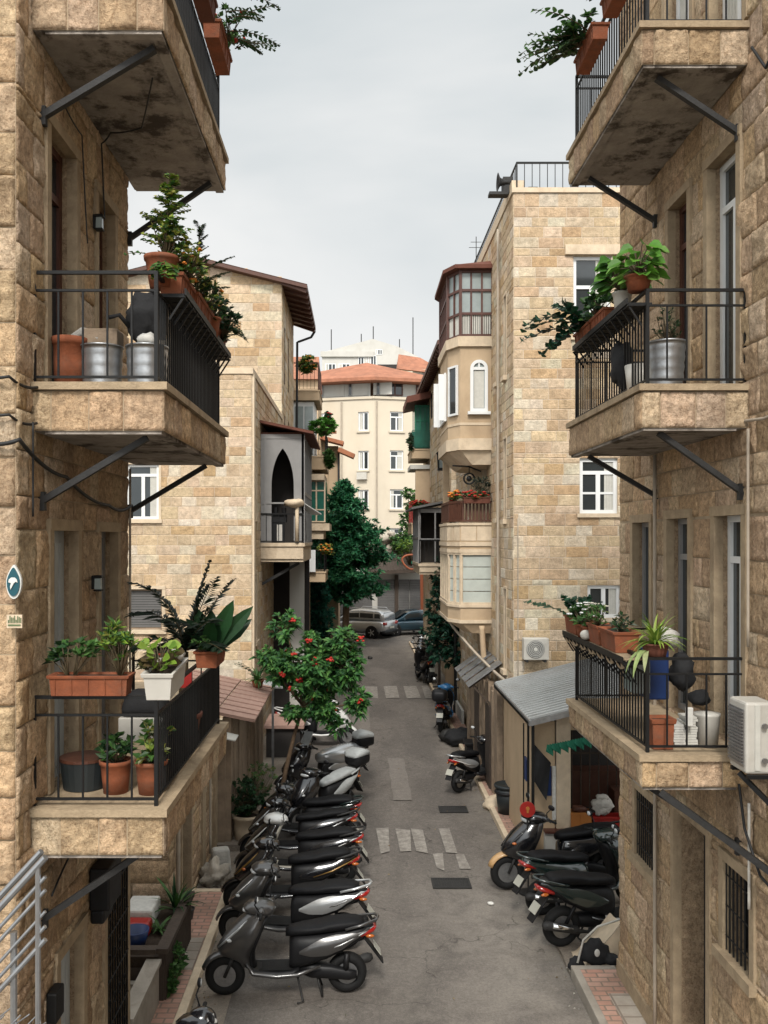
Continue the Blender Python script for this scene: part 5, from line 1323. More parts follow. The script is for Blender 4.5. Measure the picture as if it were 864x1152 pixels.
for (f,os) in ((fA,oA),(fB,oB)):
    for h in os: window(CB,f,*h[:4],d=-.1,cols=2,fw=.10,transom=.72 if f is fB else None, frame='white_frame')
mb=MB(); aw=[(0.6,3.0),(3.15,5.5),(5.65,8.0)]
plain_wall(mb,Fr(fA.O-fA.N*.4,fA.U,fA.N),.2,LA-.35,16.7,18.2); plain_wall(mb,Fr(fB.O-fB.N*.4,fB.U,fB.N),.35,LB,16.7,18.2)
for i in range(5): fbox(mb,Fr(fA.O-fA.N*.4,fA.U,fA.N),.4+i*1.95,1.9+i*1.95,16.9,18.0,0,.05)
mb.build('attic', M_('white_wall'), CB)
fBx=Fr(fB.O-fB.N*.38,fB.U,fB.N); fAx=Fr(fA.O-fA.N*.38,fA.U,fA.N)
for h in ((1.2,2.5,16.9,18.0),(3.6,4.3,16.9,17.9)): window(CB,fBx,*h,d=.06,cols=2,frame='brown_wood',fw=.1)
for u in (3.9,6.3,8.6): window(CB,fAx,u-.14,u+.14,16.9,18.0,d=.09,cols=1,frame='grey_frame',fw=.06)
mb=MB(); ev=[A+V((-.8,-.9,18.1)),B+V((0,-1.1,18.1)),B+(C-B)*.62+V((.6,-.7,18.1)),D+V((1,1,18.1))]; rg=[(A+B)*.5+V((1.2,3,19.7)), B+V((-.5,2.6,19.9)),B+V((1.5,4.5,19.7))]
mb.poly([ev[0],ev[1],rg[1],rg[0]]); mb.poly([ev[1],ev[2],rg[1]]); mb.poly([ev[2],ev[3],rg[2],rg[1]]); mb.poly([ev[3],ev[0],rg[0],rg[2]])
mb.poly([e-V((0,0,.25)) for e in ev])
for a,b in zip(ev,ev[1:]+ev[:1]): mb.quad(a,b,b-V((0,0,.25)),a-V((0,0,.25)))
mb.build('roof', M_('farroof'), CB)
for (f,u,z) in ((fB,3.2,13.2),(fB,5.6,10.0),(fA,7.0,10.2),(fA,3.0,13.3)):
    mb=MB(); fbox(mb,f,u,u+.8,z,z+.55,.02,.32); mb.build('air_conditioner_unit', M_('white_plastic'), CB)
for (f,u) in ((fB,.25),(fB,5.4),(fA,LA-2.6)):
    mb=MB(); mb.tube([f(u,.2,.1),f(u,16.4,.1)],.06,6); mb.build('downpipe', M_('pipe'), CB)
# hill and the pale blocks up on it
mb=MB(); mb.smooth=True; n=40; P=[];F=[]
for j in range(n+1):
    for i in range(n+1):
        x=-120+240*i/n; y=84+150*j/n
        z=-1+23*(1-math.exp(-max(0,y-84)/28))*math.exp(-((x-2)/70)**2)+1.2*noise.noise(V((x*.06,y*.06,0)))
        P.append((x,y,z))
for j in range(n):
    for i in range(n): a=j*(n+1)+i; F.append((a,a+1,a+n+2,a+n+1))
mb.add(P,F); mk('scrub',(.09,.10,.05),.95,var=.4,vscale=.4,bump=.3); struct(mb,'hill',M_('scrub'),origin=(0,84,0))
HB = thing('white_apartment_block', 'stepped white apartment block with dark ribbon windows on the hill', 'building', (1.5,118,16))
mb=MB()
yb=118; 
def pxr(x,y,Y): return ((x-403)*Y/1000, 5.6-(y-605)*Y/1000)
mb.prism([(-4.8,12),(-4.8,30.2),(1.9,32.0),(5.2,31.0),(8.0,29.6),(8.0,12)],'y',yb,yb+12)
mb.box(-4.9,1.9,yb-.5,yb,12,27.0); mb.box(-4.9,1.9,yb-1.2,yb-.4,26.2,27.4); mb.box(2.2,8.0,yb-1.5,yb,12,27.0); mb.box(-5.0,2.0,yb-.3,yb,29.6,30.3); mb.box(5.5,8,yb-.6,yb,28.2,29.4)
mb.build('wall', M_('white_wall'), HB)
for (a,b,z0,z1) in ((-4.4,-3.0,27.6,28.7),(-2.6,-1.1,27.6,28.7),(0,1.1,28.2,29.6),(1.3,2.4,28.4,29.8),(2.3,3.2,29.9,30.6)):
    window(HB,Fr((0,yb,0),(1,0,0),(0,-1,0)),a,b,z0,z1,d=.06,cols=3,frame='white_frame',fw=.08)
for (a,b,z0,z1) in ((-4.4,-3.4,24.2,25.3),(-2.9,-1.9,24.2,25.3),(-.4,.4,24.4,25.8)):
    window(HB,Fr((0,yb-.5,0),(1,0,0),(0,-1,0)),a,b,z0,z1,d=.06,cols=2,frame='white_frame',fw=.08)
mb=MB(); mb.box(2.6,5.4,yb-.04,yb+.3,27.4,28.6); mb.build('loggia', M_('interior'), HB)
mb=MB()
for x,h,z in ((-3.6,3.2,30.2),(.4,1.2,31.6),(2.0,2.0,31.8),(7.3,5.4,29.6),(5.5,1.3,30.8)): mb.tube([(x,yb+.6,z-1),(x,yb+.6,z+h)],.07,5)
mb.build('aerial', M_('bracket_metal'), HB)
HO = thing('hill_house', 'cream house with hipped orange tile roof at the right end of the hill blocks', 'house', (7.5,108,14))
mb=MB(); mb.box(5.1,10.5,106,112,10,25.7); mb.box(3.6,6.4,104.6,106,10,25.2); mb.build('wall', M_('cream'), HO)
mb=MB(); mb.add([(4.6,105.5,25.7),(11,105.5,24.9),(11,112.5,24.9),(4.6,112.5,25.7),(4.9,108,27.9),(7.6,108.6,27.6)],[(0,1,5,4),(1,2,5),(2,3,4,5),(3,0,4),(3,2,1,0)]); mb.build('roof', M_('farroof'), HO)
for a in (5.4,6.5,7.6): window(HO,Fr((0,106,0),(1,0,0),(0,-1,0)),a,a+.8,24.3,25.2,d=.06,cols=2,frame='grey_frame',fw=.08)
OL = thing('tiled_house', 'house with orange tile roof just behind the plant-topped left terrace', 'house', (-5,56,0))
mb=MB(); mb.box(-7.5,-2.4,53,58,0,15.2); mb.build('wall', M_('plaster'), OL)
mb=MB(); mb.add([(-7.9,52.6,15.0),(-2.35,52.6,15.0),(-2.35,58.4,15.0),(-7.9,58.4,15.0),(-7.0,55.5,16.9),(-2.45,55.5,16.9)],[(0,1,5,4),(2,3,4,5),(3,0,4),(1,2,5),(3,2,1,0)]); mb.build('roof', M_('farroof'), OL)
# ================================================================== PLANTS
G_DARK=[(.018,.050,.018),(.024,.065,.022),(.014,.040,.016)]
G_MID=[(.045,.115,.025),(.06,.14,.03),(.035,.09,.022),(.075,.15,.04)]
G_LIME=[(.16,.26,.03),(.20,.30,.04),(.12,.22,.03)]
G_YEL=[(.26,.30,.05),(.34,.33,.08),(.15,.22,.035)]
G_FIR=[(.010,.050,.030),(.014,.065,.038),(.008,.036,.024),(.02,.08,.04)]
def leaf(mb, p, d, L, w, pal, rr, up=None, droop=.25, fold=.2):
    d=V(d); d.normalize(); u=V(up) if up else V((rr.uniform(-.8,.8),rr.uniform(-1.1,.3),.9))
    s=d.cross(u)
    if s.length<1e-3: s=V((1,0,0))
    s.normalize(); n=s.cross(d)
    p=V(p); dr=V((0,0,-droop*L))
    m=p+d*L*.5+dr*.25+n*(-fold*w*.4); t=p+d*L+dr
    a=p+d*L*.45+s*w*.5+dr*.2+n*fold*w*.3; b=p+d*L*.45-s*w*.5+dr*.2+n*fold*w*.3
    c=rr.choice(pal); k=rr.uniform(.75,1.3); mb.tint=(c[0]*k,c[1]*k,c[2]*k)
    mb.add([p,a,t,b,m],[(0,1,4),(1,2,4),(2,3,4),(3,0,4)])
def leaf_round(mb, p, d, L, w, pal, rr, up=None, droop=.2):
    """six-sided blade for broad leaves"""
    d=V(d); d.normalize(); u=V(up) if up else V((rr.uniform(-.9,.9),rr.uniform(-1.4,.1),.8))
    s=d.cross(u); 
    if s.length<1e-3: s=V((1,0,0))
    s.normalize(); n=s.cross(d); p=V(p)
    def P(t,k,f): return p+d*L*t+s*w*k+V((0,0,-droop*L*t*t))+n*f*w
    c=rr.choice(pal); k=rr.uniform(.75,1.25); mb.tint=(c[0]*k,c[1]*k,c[2]*k)
    pts=[P(0,0,0),P(.25,.42,.10),P(.6,.48,.12),P(.85,.25,.05),P(1,0,0),P(.85,-.25,.05),P(.6,-.48,.12),P(.25,-.42,.10),P(.3,0,-.03),P(.65,0,-.03)]
    mb.add(pts,[(0,1,8),(1,2,9,8),(2,3,9),(3,4,9),(4,5,9),(5,6,9),(6,7,8,9),(7,0,8)])
def strap(mb, p, az, el, L, w, arch, pal, rr, n=6, twist=0):
    d=V((math.cos(az)*math.cos(el),math.sin(az)*math.cos(el),math.sin(el))); p=V(p); s=V((-math.sin(az),math.cos(az),0))
    c=rr.choice(pal); k=rr.uniform(.8,1.25); mb.tint=(c[0]*k,c[1]*k,c[2]*k)
    L_=[];q=p.copy()
    for i in range(n+1):
        t=i/n; ww=w*(.55+.9*t-1.45*t*t)*1.1 if t<1 else 0
        ww=max(ww,.001); L_.append((q+s*ww*.5+V((0,0,ww*.15)),q-s*ww*.5+V((0,0,ww*.15)),q.copy()))
        d.z-=arch/n; d.normalize(); q=q+d*(L/n)
    pts=[x for tr in L_ for x in tr]; F=[]
    for i in range(n): a=3*i; F+=[(a,a+2,a+5,a+3),(a+2,a+1,a+4,a+5)]
    mb.add(pts,F)
def stem(mb, pts, r0, r1, n=5, tint=(.12,.09,.05)):
    mb.tint=tint; k=len(pts); mb.tube(pts,[r0+(r1-r0)*i/max(1,k-1) for i in range(k)],n)
def bush(mb, st, c, rx, ry, rz, nclump, nleaf, L, w, pal, rr, base=None, fn=leaf, up=.5, flower=None):
    c=V(c); base=V(base) if base else c-V((0,0,rz))
    for k in range(nclump):
        while True:
            q=V((rr.uniform(-1,1),rr.uniform(-1,1),rr.uniform(-1,1)))
            if .25<q.length<1: break
        tip=c+V((q.x*rx,q.y*ry,q.z*rz))
        mid=base.lerp(tip,.5)+V((rr.uniform(-.1,.1)*rx,rr.uniform(-.1,.1)*ry,.1*rz))
        stem(st,[base,mid,tip],.006+.01*rx,.003)
        out=(tip-base).normalized()
        for i in range(nleaf):
            a=rr.uniform(0,2*PI); e=rr.uniform(-.4,1.1)
            dd=V((math.cos(a)*math.cos(e),math.sin(a)*math.cos(e),math.sin(e)))+out*up
            o=tip-out*rr.uniform(0,.35)*max(rx,rz)*.5
            fn(mb,o,dd,L*rr.uniform(.65,1.2),w*rr.uniform(.7,1.2),pal,rr)
        if flower is not None and rr.random()<flower[1]:
            for i in range(5):
                a=rr.uniform(0,2*PI); flower[0].ell(tip+out*.02+V((math.cos(a)*.02,math.sin(a)*.02,.02)),flower[2],flower[2],flower[2]*.6,6,4)
def spray(mb, st, p, az, el, L, nl, ll, lw, pal, rr, arch=.5, fn=leaf, both=True, n=8):
    """a stem with leaves on either side (frond or twig)"""
    d=V((math.cos(az)*math.cos(el),math.sin(az)*math.cos(el),math.sin(el))); q=V(p); pts=[q.copy()]
    for i in range(n):
        d.z-=arch/n; d.normalize(); q=q+d*(L/n); pts.append(q.copy())
    stem(st,pts,.004+L*.006,.002)
    for i in range(nl):
        t=(i+.6)/nl; f=t*n; k=min(int(f),n-1); o=pts[k].lerp(pts[k+1],f-k); dd=(pts[k+1]-pts[k]).normalized()
        s=dd.cross(V((0,0,1))); 
        if s.length<.05: s=V((1,0,0))
        s.normalize(); l=ll*(.45+1.1*math.sin(PI*min(1,t*.85+.12)))*.7
        for sg in ((1,-1) if both else (1 if i%2 else -1,)):
            fn(mb,o,s*sg+dd*.55+V((0,0,rr.uniform(0,.35))),l*rr.uniform(.85,1.1),lw,pal,rr)
class Plant:
    """collects foliage, stems and flowers of one plant; pot and soil are added by the pot helpers"""
    def __init__(s, name, label, cat, loc, group=None, seed=1):
        s.root=thing(name,label,cat,loc,0,group); s.f=MB(); s.s=MB(); s.s.smooth=True; s.fl=MB(); s.fl.smooth=True; s.rr=random.Random(seed); s.loc=V(loc)
    def done(s, flower='flower_red', leafname='foliage'):
        if s.f.f: s.f.build(leafname,M_('leaf'),s.root,recalc=False)
        if s.s.f: s.s.build('stem',M_('leaf'),s.root)
        if s.fl.f: s.fl.build('flowers',M_(flower),s.root)
        return s.root
def pot_round(root, c, r, h, mat='terracotta', taper=.72, ribs=0, rimh=.14):
    mb=MB(); mb.smooth=True; c=V(c); x,y,z=c
    prof=[(r*taper,0),(r*(taper+(1-taper)*.5)*1.0,h*.5),(r*.97,h*(1-rimh)),(r*1.05,h*(1-rimh)+.004),(r*1.08,h),(r*.96,h),(r*.92,h*.9),(r*.5,h*.88)]
    if ribs:
        prof=[(r*taper,0)]
        for i in range(ribs):
            t=i/ribs; rr_=r*(taper+(1-taper)*t); dz=h/ribs
            prof+=[(rr_,h*t+dz*.1),(rr_*1.03,h*t+dz*.5),(rr_,h*t+dz*.95)]
        prof+=[(r,h*.96),(r*1.06,h*.97),(r*1.06,h),(r*.95,h),(r*.93,h*.85),(r*.4,h*.84)]
    mb.lathe([(a,z+b) for a,b in prof],(x,y,0),26)
    o=mb.build('pot',M_(mat),root)
    sm=MB(); sm.lathe([(r*.93,z+h*.885),(r*.5,z+h*.91),(.001,z+h*.92)],(x,y,0),16); sm.build('soil',M_('soil'),o)
    return o
def trough(root, a, b, w, h, mat='terracotta', ribs=4, taper=.8, name='trough'):
    """long planter from a to b (x,y,z of its base centre line ends)"""
    a=V(a);b=V(b); d=(b-a); L=d.length; d.normalize(); s=V((0,0,1)).cross(d).normalized(); up=d.cross(s)*-1 if d.cross(s).z<0 else d.cross(s)
    c=(a+b)/2
    def ring(l,ww,z): return [c+d*l*i+s*ww*j+up*z for i,j in ((-1,-1),(1,-1),(1,1),(-1,1))]
    mb=MB(); hl=L/2
    rings=[ring(hl-w*(1-taper)*.5,w*taper*.5,0),ring(hl-.008,w*.5-.008,h*.84),ring(hl+.004,w*.5+.004,h*.85),ring(hl+.010,w*.5+.010,h),ring(hl-.012,w*.5-.012,h),ring(hl-.03,w*.5-.03,h*.86)]
    mb.loft(rings)
    for sg in (-1,1):
        for i in range(ribs+1 if ribs else 0):
            l=-hl+.05+(2*hl-.1)*i/ribs
            p0=c+d*l+s*sg*(w*taper*.5+.002)+up*.01; p1=c+d*l+s*sg*(w*.5-.004)+up*h*.82
            mb.beam(p0,p1,.012,.008)
    o=mb.build('trough' if name=='trough' else name,M_(mat),root,bevel=.003)
    sm=MB(); q=ring(hl-.02,w*.5-.02,h*.90); sm.poly(q); sm.build('soil',M_('soil'),o)
    return up

def rosette(P, c, n, L, w, pal, arch=1.5, el=(.5,1.3)):
    for i in range(n):
        P.rr.random(); strap(P.f,V(c)+V((P.rr.uniform(-.02,.02),P.rr.uniform(-.02,.02),0)),P.rr.uniform(0,2*PI),P.rr.uniform(*el),L*P.rr.uniform(.7,1.1),w,arch*P.rr.uniform(.7,1.2),pal,P.rr)

# ---- LEFT, MIDDLE BALCONY (floor z 6.72): tubs on the floor
zf=6.72
P=Plant('terracotta_tub','plain tall terracotta tub at the wall end of the middle left balcony','pot',(-2.20,6.75,zf)); pot_round(P.root,(-2.20,6.78,zf),.125,.40,ribs=0,taper=.9); P.done()
mb=MB(); mb.smooth=True; mb.tube([(-2.26,6.9,7.10),(-2.12,6.85,7.18),(-1.98,6.82,7.12)],.045,8); single(mb,'rolled_cloth','rag','pale rolled cloth lying over the terracotta tub','cloth')
for i,(x,lab) in enumerate(((-1.96,'left of the two galvanised steel tubs on the middle left balcony'),(-1.615,'right of the two galvanised steel tubs, under the dark pot plant'))):
    P=Plant('steel_tub',lab,'tub',(x,6.80,zf),'galvanised tubs on the middle left balcony'); pot_round(P.root,(x,6.80,zf),.155,.34,'galv',taper=.92,ribs=4); P.done()
mb=MB(); mb.box(-2.10,-1.84,6.78,6.98,7.065,7.20); single(mb,'cardboard_box','old_wood','brown box sitting on the left galvanised tub','box',bevel=.01)
mb=MB(); mb.smooth=True; mb.ell((-1.62,6.83,7.28),.16,.12,.20,18,12,jit=.4); mb.tube([(-1.74,6.8,7.20),(-1.80,6.7,7.28),(-1.88,6.7,7.26)],.018,6); single(mb,'black_bag','black_cloth','bulging black bag with a handle on the right galvanised tub','bag')
mb=MB(); mb.smooth=True; mb.ell((-1.60,6.72,7.10),.07,.05,.05,12,8,jit=.4); single(mb,'plastic_cup','paper','crumpled white plastic on the rim of the right steel tub','litter')
# pots and troughs along the street rail of the middle left balcony
P=Plant('potted_shrub','tall yellow-green shrub in a big terracotta pot at the corner of the middle left rail','potted plant',(-1.52,6.75,7.50),seed=3)
pot_round(P.root,(-1.50,6.78,7.50),.125,.24,taper=.7)
c=V((-1.47,6.8,7.72)); 
stem(P.s,[c,c+V((.0,0,.25)),c+V((.03,0,.52)),c+V((.05,0,.66))],.010,.004)
for i in range(46):
    t=i/46; z=.06+.58*t; a=P.rr.uniform(0,6.28); spray(P.f,P.s,c+V((.03*t,0,z)),a,.5,(.05+.24*(1-t)**1.2)*P.rr.uniform(.7,1.2),6,.062,.040,G_YEL+G_LIME+G_MID,P.rr,arch=.3)
bush(P.f,P.s,c+V((.05,0,.18)),.17,.13,.17,34,10,.065,.04,G_YEL+G_MID,P.rr,base=c)
spray(P.f,P.s,c+V((-.05,-.05,.0)),2.9,.6,.30,5,.05,.035,G_MID,P.rr,arch=.8)
P.done()
P=Plant('hanging_creeper','pale green creeper trailing over the big terracotta pot','plant',(-1.44,6.66,7.5),seed=8)
for i in range(7): spray(P.f,P.s,(-1.46+.03*P.rr.random(),6.64,7.60+.05*P.rr.random()),P.rr.uniform(-2.4,-.6),.2,.16,5,.06,.05,G_MID+G_LIME,P.rr,arch=2.0,fn=leaf_round)
P.done()
zr=7.44
tr=[((-1.42,6.72,zr),(-1.42,7.22,zr)),((-1.40,7.26,zr),(-1.40,8.0,zr)),((-1.42,8.30,zr-.02),(-1.42,8.95,zr-.02))]
labs=['nearest brick-red trough on the middle left rail with orange-flowering greenery','long ribbed brick-red trough on the middle left rail holding the dark conifer','last brick-red trough on the middle left rail with drooping dark foliage']
for i,(a,b) in enumerate(tr):
    P=Plant('planter_trough',labs[i],'potted plant',((a[0]+b[0])/2,(a[1]+b[1])/2,a[2]),'troughs on the middle left rail',seed=20+i)
    trough(P.root,a,b,.19,.17)
    top=a[2]+.17; cy=(a[1]+b[1])/2; hy=(b[1]-a[1])/2
    if i==0:
        bush(P.f,P.s,(-1.36,cy,top+.13),.15,hy,.16,44,10,.065,.038,G_YEL+G_MID+[(.30,.22,.05)],P.rr,flower=(P.fl,.25,.014)); P.done('flower_orange')
    elif i==1:
        # upright dark conifer with spreading upswept branches
        b0=V((-1.36,7.45,top)); 
        stem(P.s,[b0,b0+V((.02,0,.3)),b0+V((.03,0,.60))],.012,.004)
        for k in range(26):
            t=k/26; a_=P.rr.uniform(0,6.28); spray(P.f,P.s,b0+V((.03*t,0,.02+.58*t)),a_,.7,(.08+.08*(1-t)),11,.036,.018,G_DARK,P.rr,arch=.1)
        for (a_,L,el,zz) in ((.1,.34,.65,.20),(-.3,.30,.5,.10),(.3,.28,.45,.04),(3.0,.12,.6,.3),(1.2,.22,.6,.12)):
            spray(P.f,P.s,b0+V((.02,0,zz)),a_,el,L,30,.045,.020,G_DARK,P.rr,arch=.35)
        bush(P.f,P.s,(-1.34,cy+.1,top+.10),.15,hy,.14,46,10,.065,.036,G_YEL+G_DARK,P.rr,flower=(P.fl,.2,.018)); P.done('flower_orange')
    else:
        bush(P.f,P.s,(-1.32,cy,top+.12),.18,hy,.20,60,12,.062,.036,G_DARK+[(.03,.075,.03)],P.rr)
        for k in range(9): spray(P.f,P.s,(-1.34,cy-.3+.08*k,top+.05),P.rr.uniform(-.5,.6),.5,.25,9,.045,.026,G_DARK,P.rr,arch=1.4)
        P.done()
P=Plant('potted_shrub','glossy green shrub in a small terracotta pot between the middle left troughs','potted plant',(-1.36,8.12,zr),seed=31)
pot_round(P.root,(-1.36,8.14,zr),.10,.17); bush(P.f,P.s,(-1.33,8.14,zr+.30),.12,.14,.18,20,10,.07,.04,G_MID+G_DARK,P.rr); P.done()
def ledge(label, side, X, Y0, Y1, z):
    mb=MB()
    n=int((Y1-Y0)/.16)
    mb.box(X-.10,X+.10,Y0,Y1,z-.03,z-.004)
    for k in range(n+1):
        y=Y0+(Y1-Y0)*k/n; mb.beam((X-side*.02,y,z-.03),(X+side*.11,y,z-.03),.03,.012); mb.beam((X+side*.10,y,z-.03),(X-side*.01,y,z-.20),.014,.014)
    mb.beam((X+side*.11,Y0,z+.01),(X+side*.11,Y1,z+.01),.012,.05)
    return single(mb,'planter_shelf','black_metal',label,'shelf')
ledge('dark iron shelf carrying the troughs of the middle left rail',1,-1.41,6.68,9.05,zr)

# ---- LEFT, TOP BALCONY: troughs seen from below
for i,(y0,y1,lab) in enumerate(((7.1,7.85,'dark trough with trailing stems hung on the top left rail'),(8.05,8.75,'terracotta trough hung at the far end of the top left rail'))):
    P=Plant('planter_trough',lab,'potted plant',(-1.36,(y0+y1)/2,10.1),'troughs on the top left rail',seed=40+i)
    trough(P.root,(-1.33,y0,10.14),(-1.33,y1,10.14),.17,.16,mat=('terracotta_dark','terracotta')[i]); 
    bush(P.f,P.s,(-1.22,(y0+y1)/2,10.42),.16,.35,.12,20,9,.07,.04,G_MID,P.rr,flower=(P.fl,.3,.02))
    for k in range(7): spray(P.f,P.s,(-1.2,y0+.1*k,10.36),P.rr.uniform(-.5,.5),P.rr.uniform(-.1,.5),P.rr.uniform(.3,.6),10,.075,.045,G_DARK,P.rr,arch=.7)
    P.done()
# ---- LEFT, LOWEST BALCONY
zf=3.65
for (x,y,lab,s_,pal) in ((-1.86,6.82,'terracotta pot of dark leafy plant left of its variegated neighbour, lowest left balcony',51,G_DARK+G_MID),(-1.585,6.80,'terracotta pot of variegated yellow-green plant in the rail corner, lowest left balcony',52,G_MID+G_YEL+[(.35,.36,.2)])):
    P=Plant('potted_plant',lab,'potted plant',(x,y,zf),'terracotta pots on the lowest left balcony',seed=s_)
    pot_round(P.root,(x,y,zf),.118,.25,taper=.78)
    bush(P.f,P.s,(x,y,zf+.33),.14,.12,.09,16,9,.10,.042,pal,P.rr,base=(x,y,zf+.2),up=.3)
    if s_==52: bush(P.f,P.s,(x+.03,y+.05,zf+.46),.13,.1,.08,12,7,.07,.045,pal,P.rr,base=(x,y,zf+.2))
    P.done()
mb=MB(); mb.lathe([(.16,zf+.005),(.185,zf+.22),(.175,zf+.22)],(-2.14,6.95,0),22); mb.m=1; mb.lathe([(.19,zf+.222),(.19,zf+.245),(.02,zf+.25)],(-2.14,6.95,0),22)
single(mb,'round_stool',['plastic_black' and M_('bin_black'),M_('brown_wood')],'black tub with brown lid beside the grey balcony door','stool')
mb=MB(); mb.smooth=True; mb.cbox((-1.80,7.55,zf+.56),.40,.34,.20,taper=.75); o=single(mb,'barbecue','black_cloth','black covered barbecue behind the lowest balcony pots','barbecue',bevel=.06)
mb=MB(); mb.box(-2.0,-1.62,7.4,7.7,zf+.25,zf+.45); single(mb,'white_cabinet','white_plastic','white low cabinet under the black barbecue cover','cabinet',bevel=.01)
mb=MB(); mb.box(-1.78,-1.66,7.9,7.95,zf+.62,zf+.92); mb.box(-1.60,-1.5,8.0,8.05,zf+.60,zf+.74); single(mb,'red_board','red_paint','orange-red board propped at the back of the lowest left balcony','board')
P=Plant('planter_trough','long terracotta trough with two leafy shrubs on the near rail of the lowest left balcony','potted plant',(-1.95,6.47,4.46),seed=61)
trough(P.root,(-2.24,6.50,4.455),(-1.66,6.50,4.455),.19,.15,ribs=4)
bush(P.f,P.s,(-2.17,6.50,4.76),.10,.08,.10,7,7,.10,.05,G_MID+G_DARK,P.rr,base=(-2.12,6.5,4.58))
bush(P.f,P.s,(-1.98,6.50,4.80),.09,.08,.09,7,8,.12,.052,G_MID,P.rr,base=(-2.08,6.5,4.58))
bush(P.f,P.s,(-1.74,6.50,4.84),.15,.10,.14,26,10,.095,.026,G_MID+G_LIME+[(.16,.17,.03)],P.rr,base=(-1.74,6.5,4.58)); P.done()
P=Plant('planter_trough','white trough of lime-green leaves on the corner of the lowest left rail','potted plant',(-1.42,6.6,4.44),seed=62)
trough(P.root,(-1.45,6.42,4.42),(-1.45,6.98,4.46),.22,.20,mat='white_plastic',ribs=0,taper=.78)
for i in range(34):
    a=P.rr.uniform(0,6.28); b0=V((-1.47+P.rr.uniform(-.04,.04),6.52+P.rr.uniform(-.03,.12),4.62)); t=b0+V((math.cos(a)*.07,math.sin(a)*.06,P.rr.uniform(.03,.20))); stem(P.s,[b0,t],.004,.003)
    leaf_round(P.f,t,V((math.cos(a),math.sin(a),.3)),.085,.08,G_LIME if P.rr.random()<.75 else [(.10,.07,.03)],P.rr)
bush(P.f,P.s,(-1.56,6.55,4.66),.05,.06,.05,8,7,.06,.04,[(.08,.07,.03),(.14,.13,.04)],P.rr); P.done()
mb=MB(); mb.smooth=True; mb.ell((-1.40,6.85,4.70),.06,.12,.05,14,8,jit=.5); single(mb,'crumpled_bag','rag','crumpled white bag at the back of the white trough','bag')
P=Plant('sago_palm','dark sago palm arching its comb-like fronds behind the lowest left rail','palm',(-1.62,8.2,3.65),seed=63)
pot_round(P.root,(-1.62,8.2,3.65),.17,.34,'terracotta_dark')
b0=V((-1.60,8.2,4.55)); stem(P.s,[(-1.62,8.2,3.9),(-1.61,8.2,4.3),b0],.05,.035)
for (az,el,L,ar) in ((3.05,1.40,.80,2.1),(2.8,1.25,.70,2.1),(3.5,.9,.5,1.7),(2.2,.6,.45,1.4),(3.9,.5,.45,1.3),(.3,1.35,.78,.35),(-.15,1.1,.74,.45),(.9,1.2,.70,.6),(-.8,1.0,.55,1.0),(5.6,.7,.5,1.2),(1.5,.8,.5,1.3),(4.6,1.2,.5,1.5)):
    spray(P.f,P.s,b0,az,el,L*1.1,28,.19,.036,[(.010,.022,.012),(.014,.03,.014)],P.rr,arch=ar,n=10)
P.done(leafname='fronds')
P=Plant('broad_leaf_plant','big upright dark-green blades in a terracotta pot on the lowest left rail','potted plant',(-1.36,8.15,4.42),seed=64)
trough(P.root,(-1.36,7.95,4.43),(-1.36,8.45,4.43),.22,.15)
for (az,el,L,w) in ((.1,.85,.60,.13),(-.2,1.15,.56,.14),(.5,.65,.52,.13),(2.6,1.2,.46,.14),(1.6,1.3,.42,.13),(3.4,1.0,.40,.12),(-1.4,1.1,.40,.12),(-.9,1.25,.36,.13)):
    d=V((math.cos(az)*math.cos(el),math.sin(az)*math.cos(el),math.sin(el))); leaf_round(P.f,V((-1.36,8.15,4.55)),d,L,w*1.15,[(.012,.05,.016),(.018,.07,.02)],P.rr,up=(0.25,-1,.3),droop=.05)
bush(P.f,P.s,(-1.40,7.98,4.66),.07,.07,.09,10,8,.05,.04,G_MID,P.rr); P.done()

# ---- RIGHT, MIDDLE BALCONY (floor 6.885, rail 7.69)
P=Plant('steel_tub','tall galvanised planter with dark little bush on the middle right balcony','potted plant',(2.92,7.75,6.885),seed=71)
pot_round(P.root,(2.72,7.85,6.885),.165,.44,'galv',taper=.84,ribs=5)
bush(P.f,P.s,(2.73,7.85,7.47),.13,.12,.17,30,12,.05,.012,G_DARK+[(.03,.06,.02)],P.rr,base=(2.73,7.85,7.25)); P.done()
mb=MB(); mb.smooth=True; mb.lathe([(.10,6.89),(.13,7.15),(.12,7.15)],(2.53,8.0,0),16); single(mb,'white_bucket','white_plastic','white bucket behind the corner post of the middle right balcony','bucket')
mb=MB(); mb.smooth=True; mb.ell((2.46,8.3,7.2),.10,.16,.22,14,10,jit=.4); single(mb,'black_bag','black_cloth','slumped black bag inside the middle right rail','bag')
zr=7.62
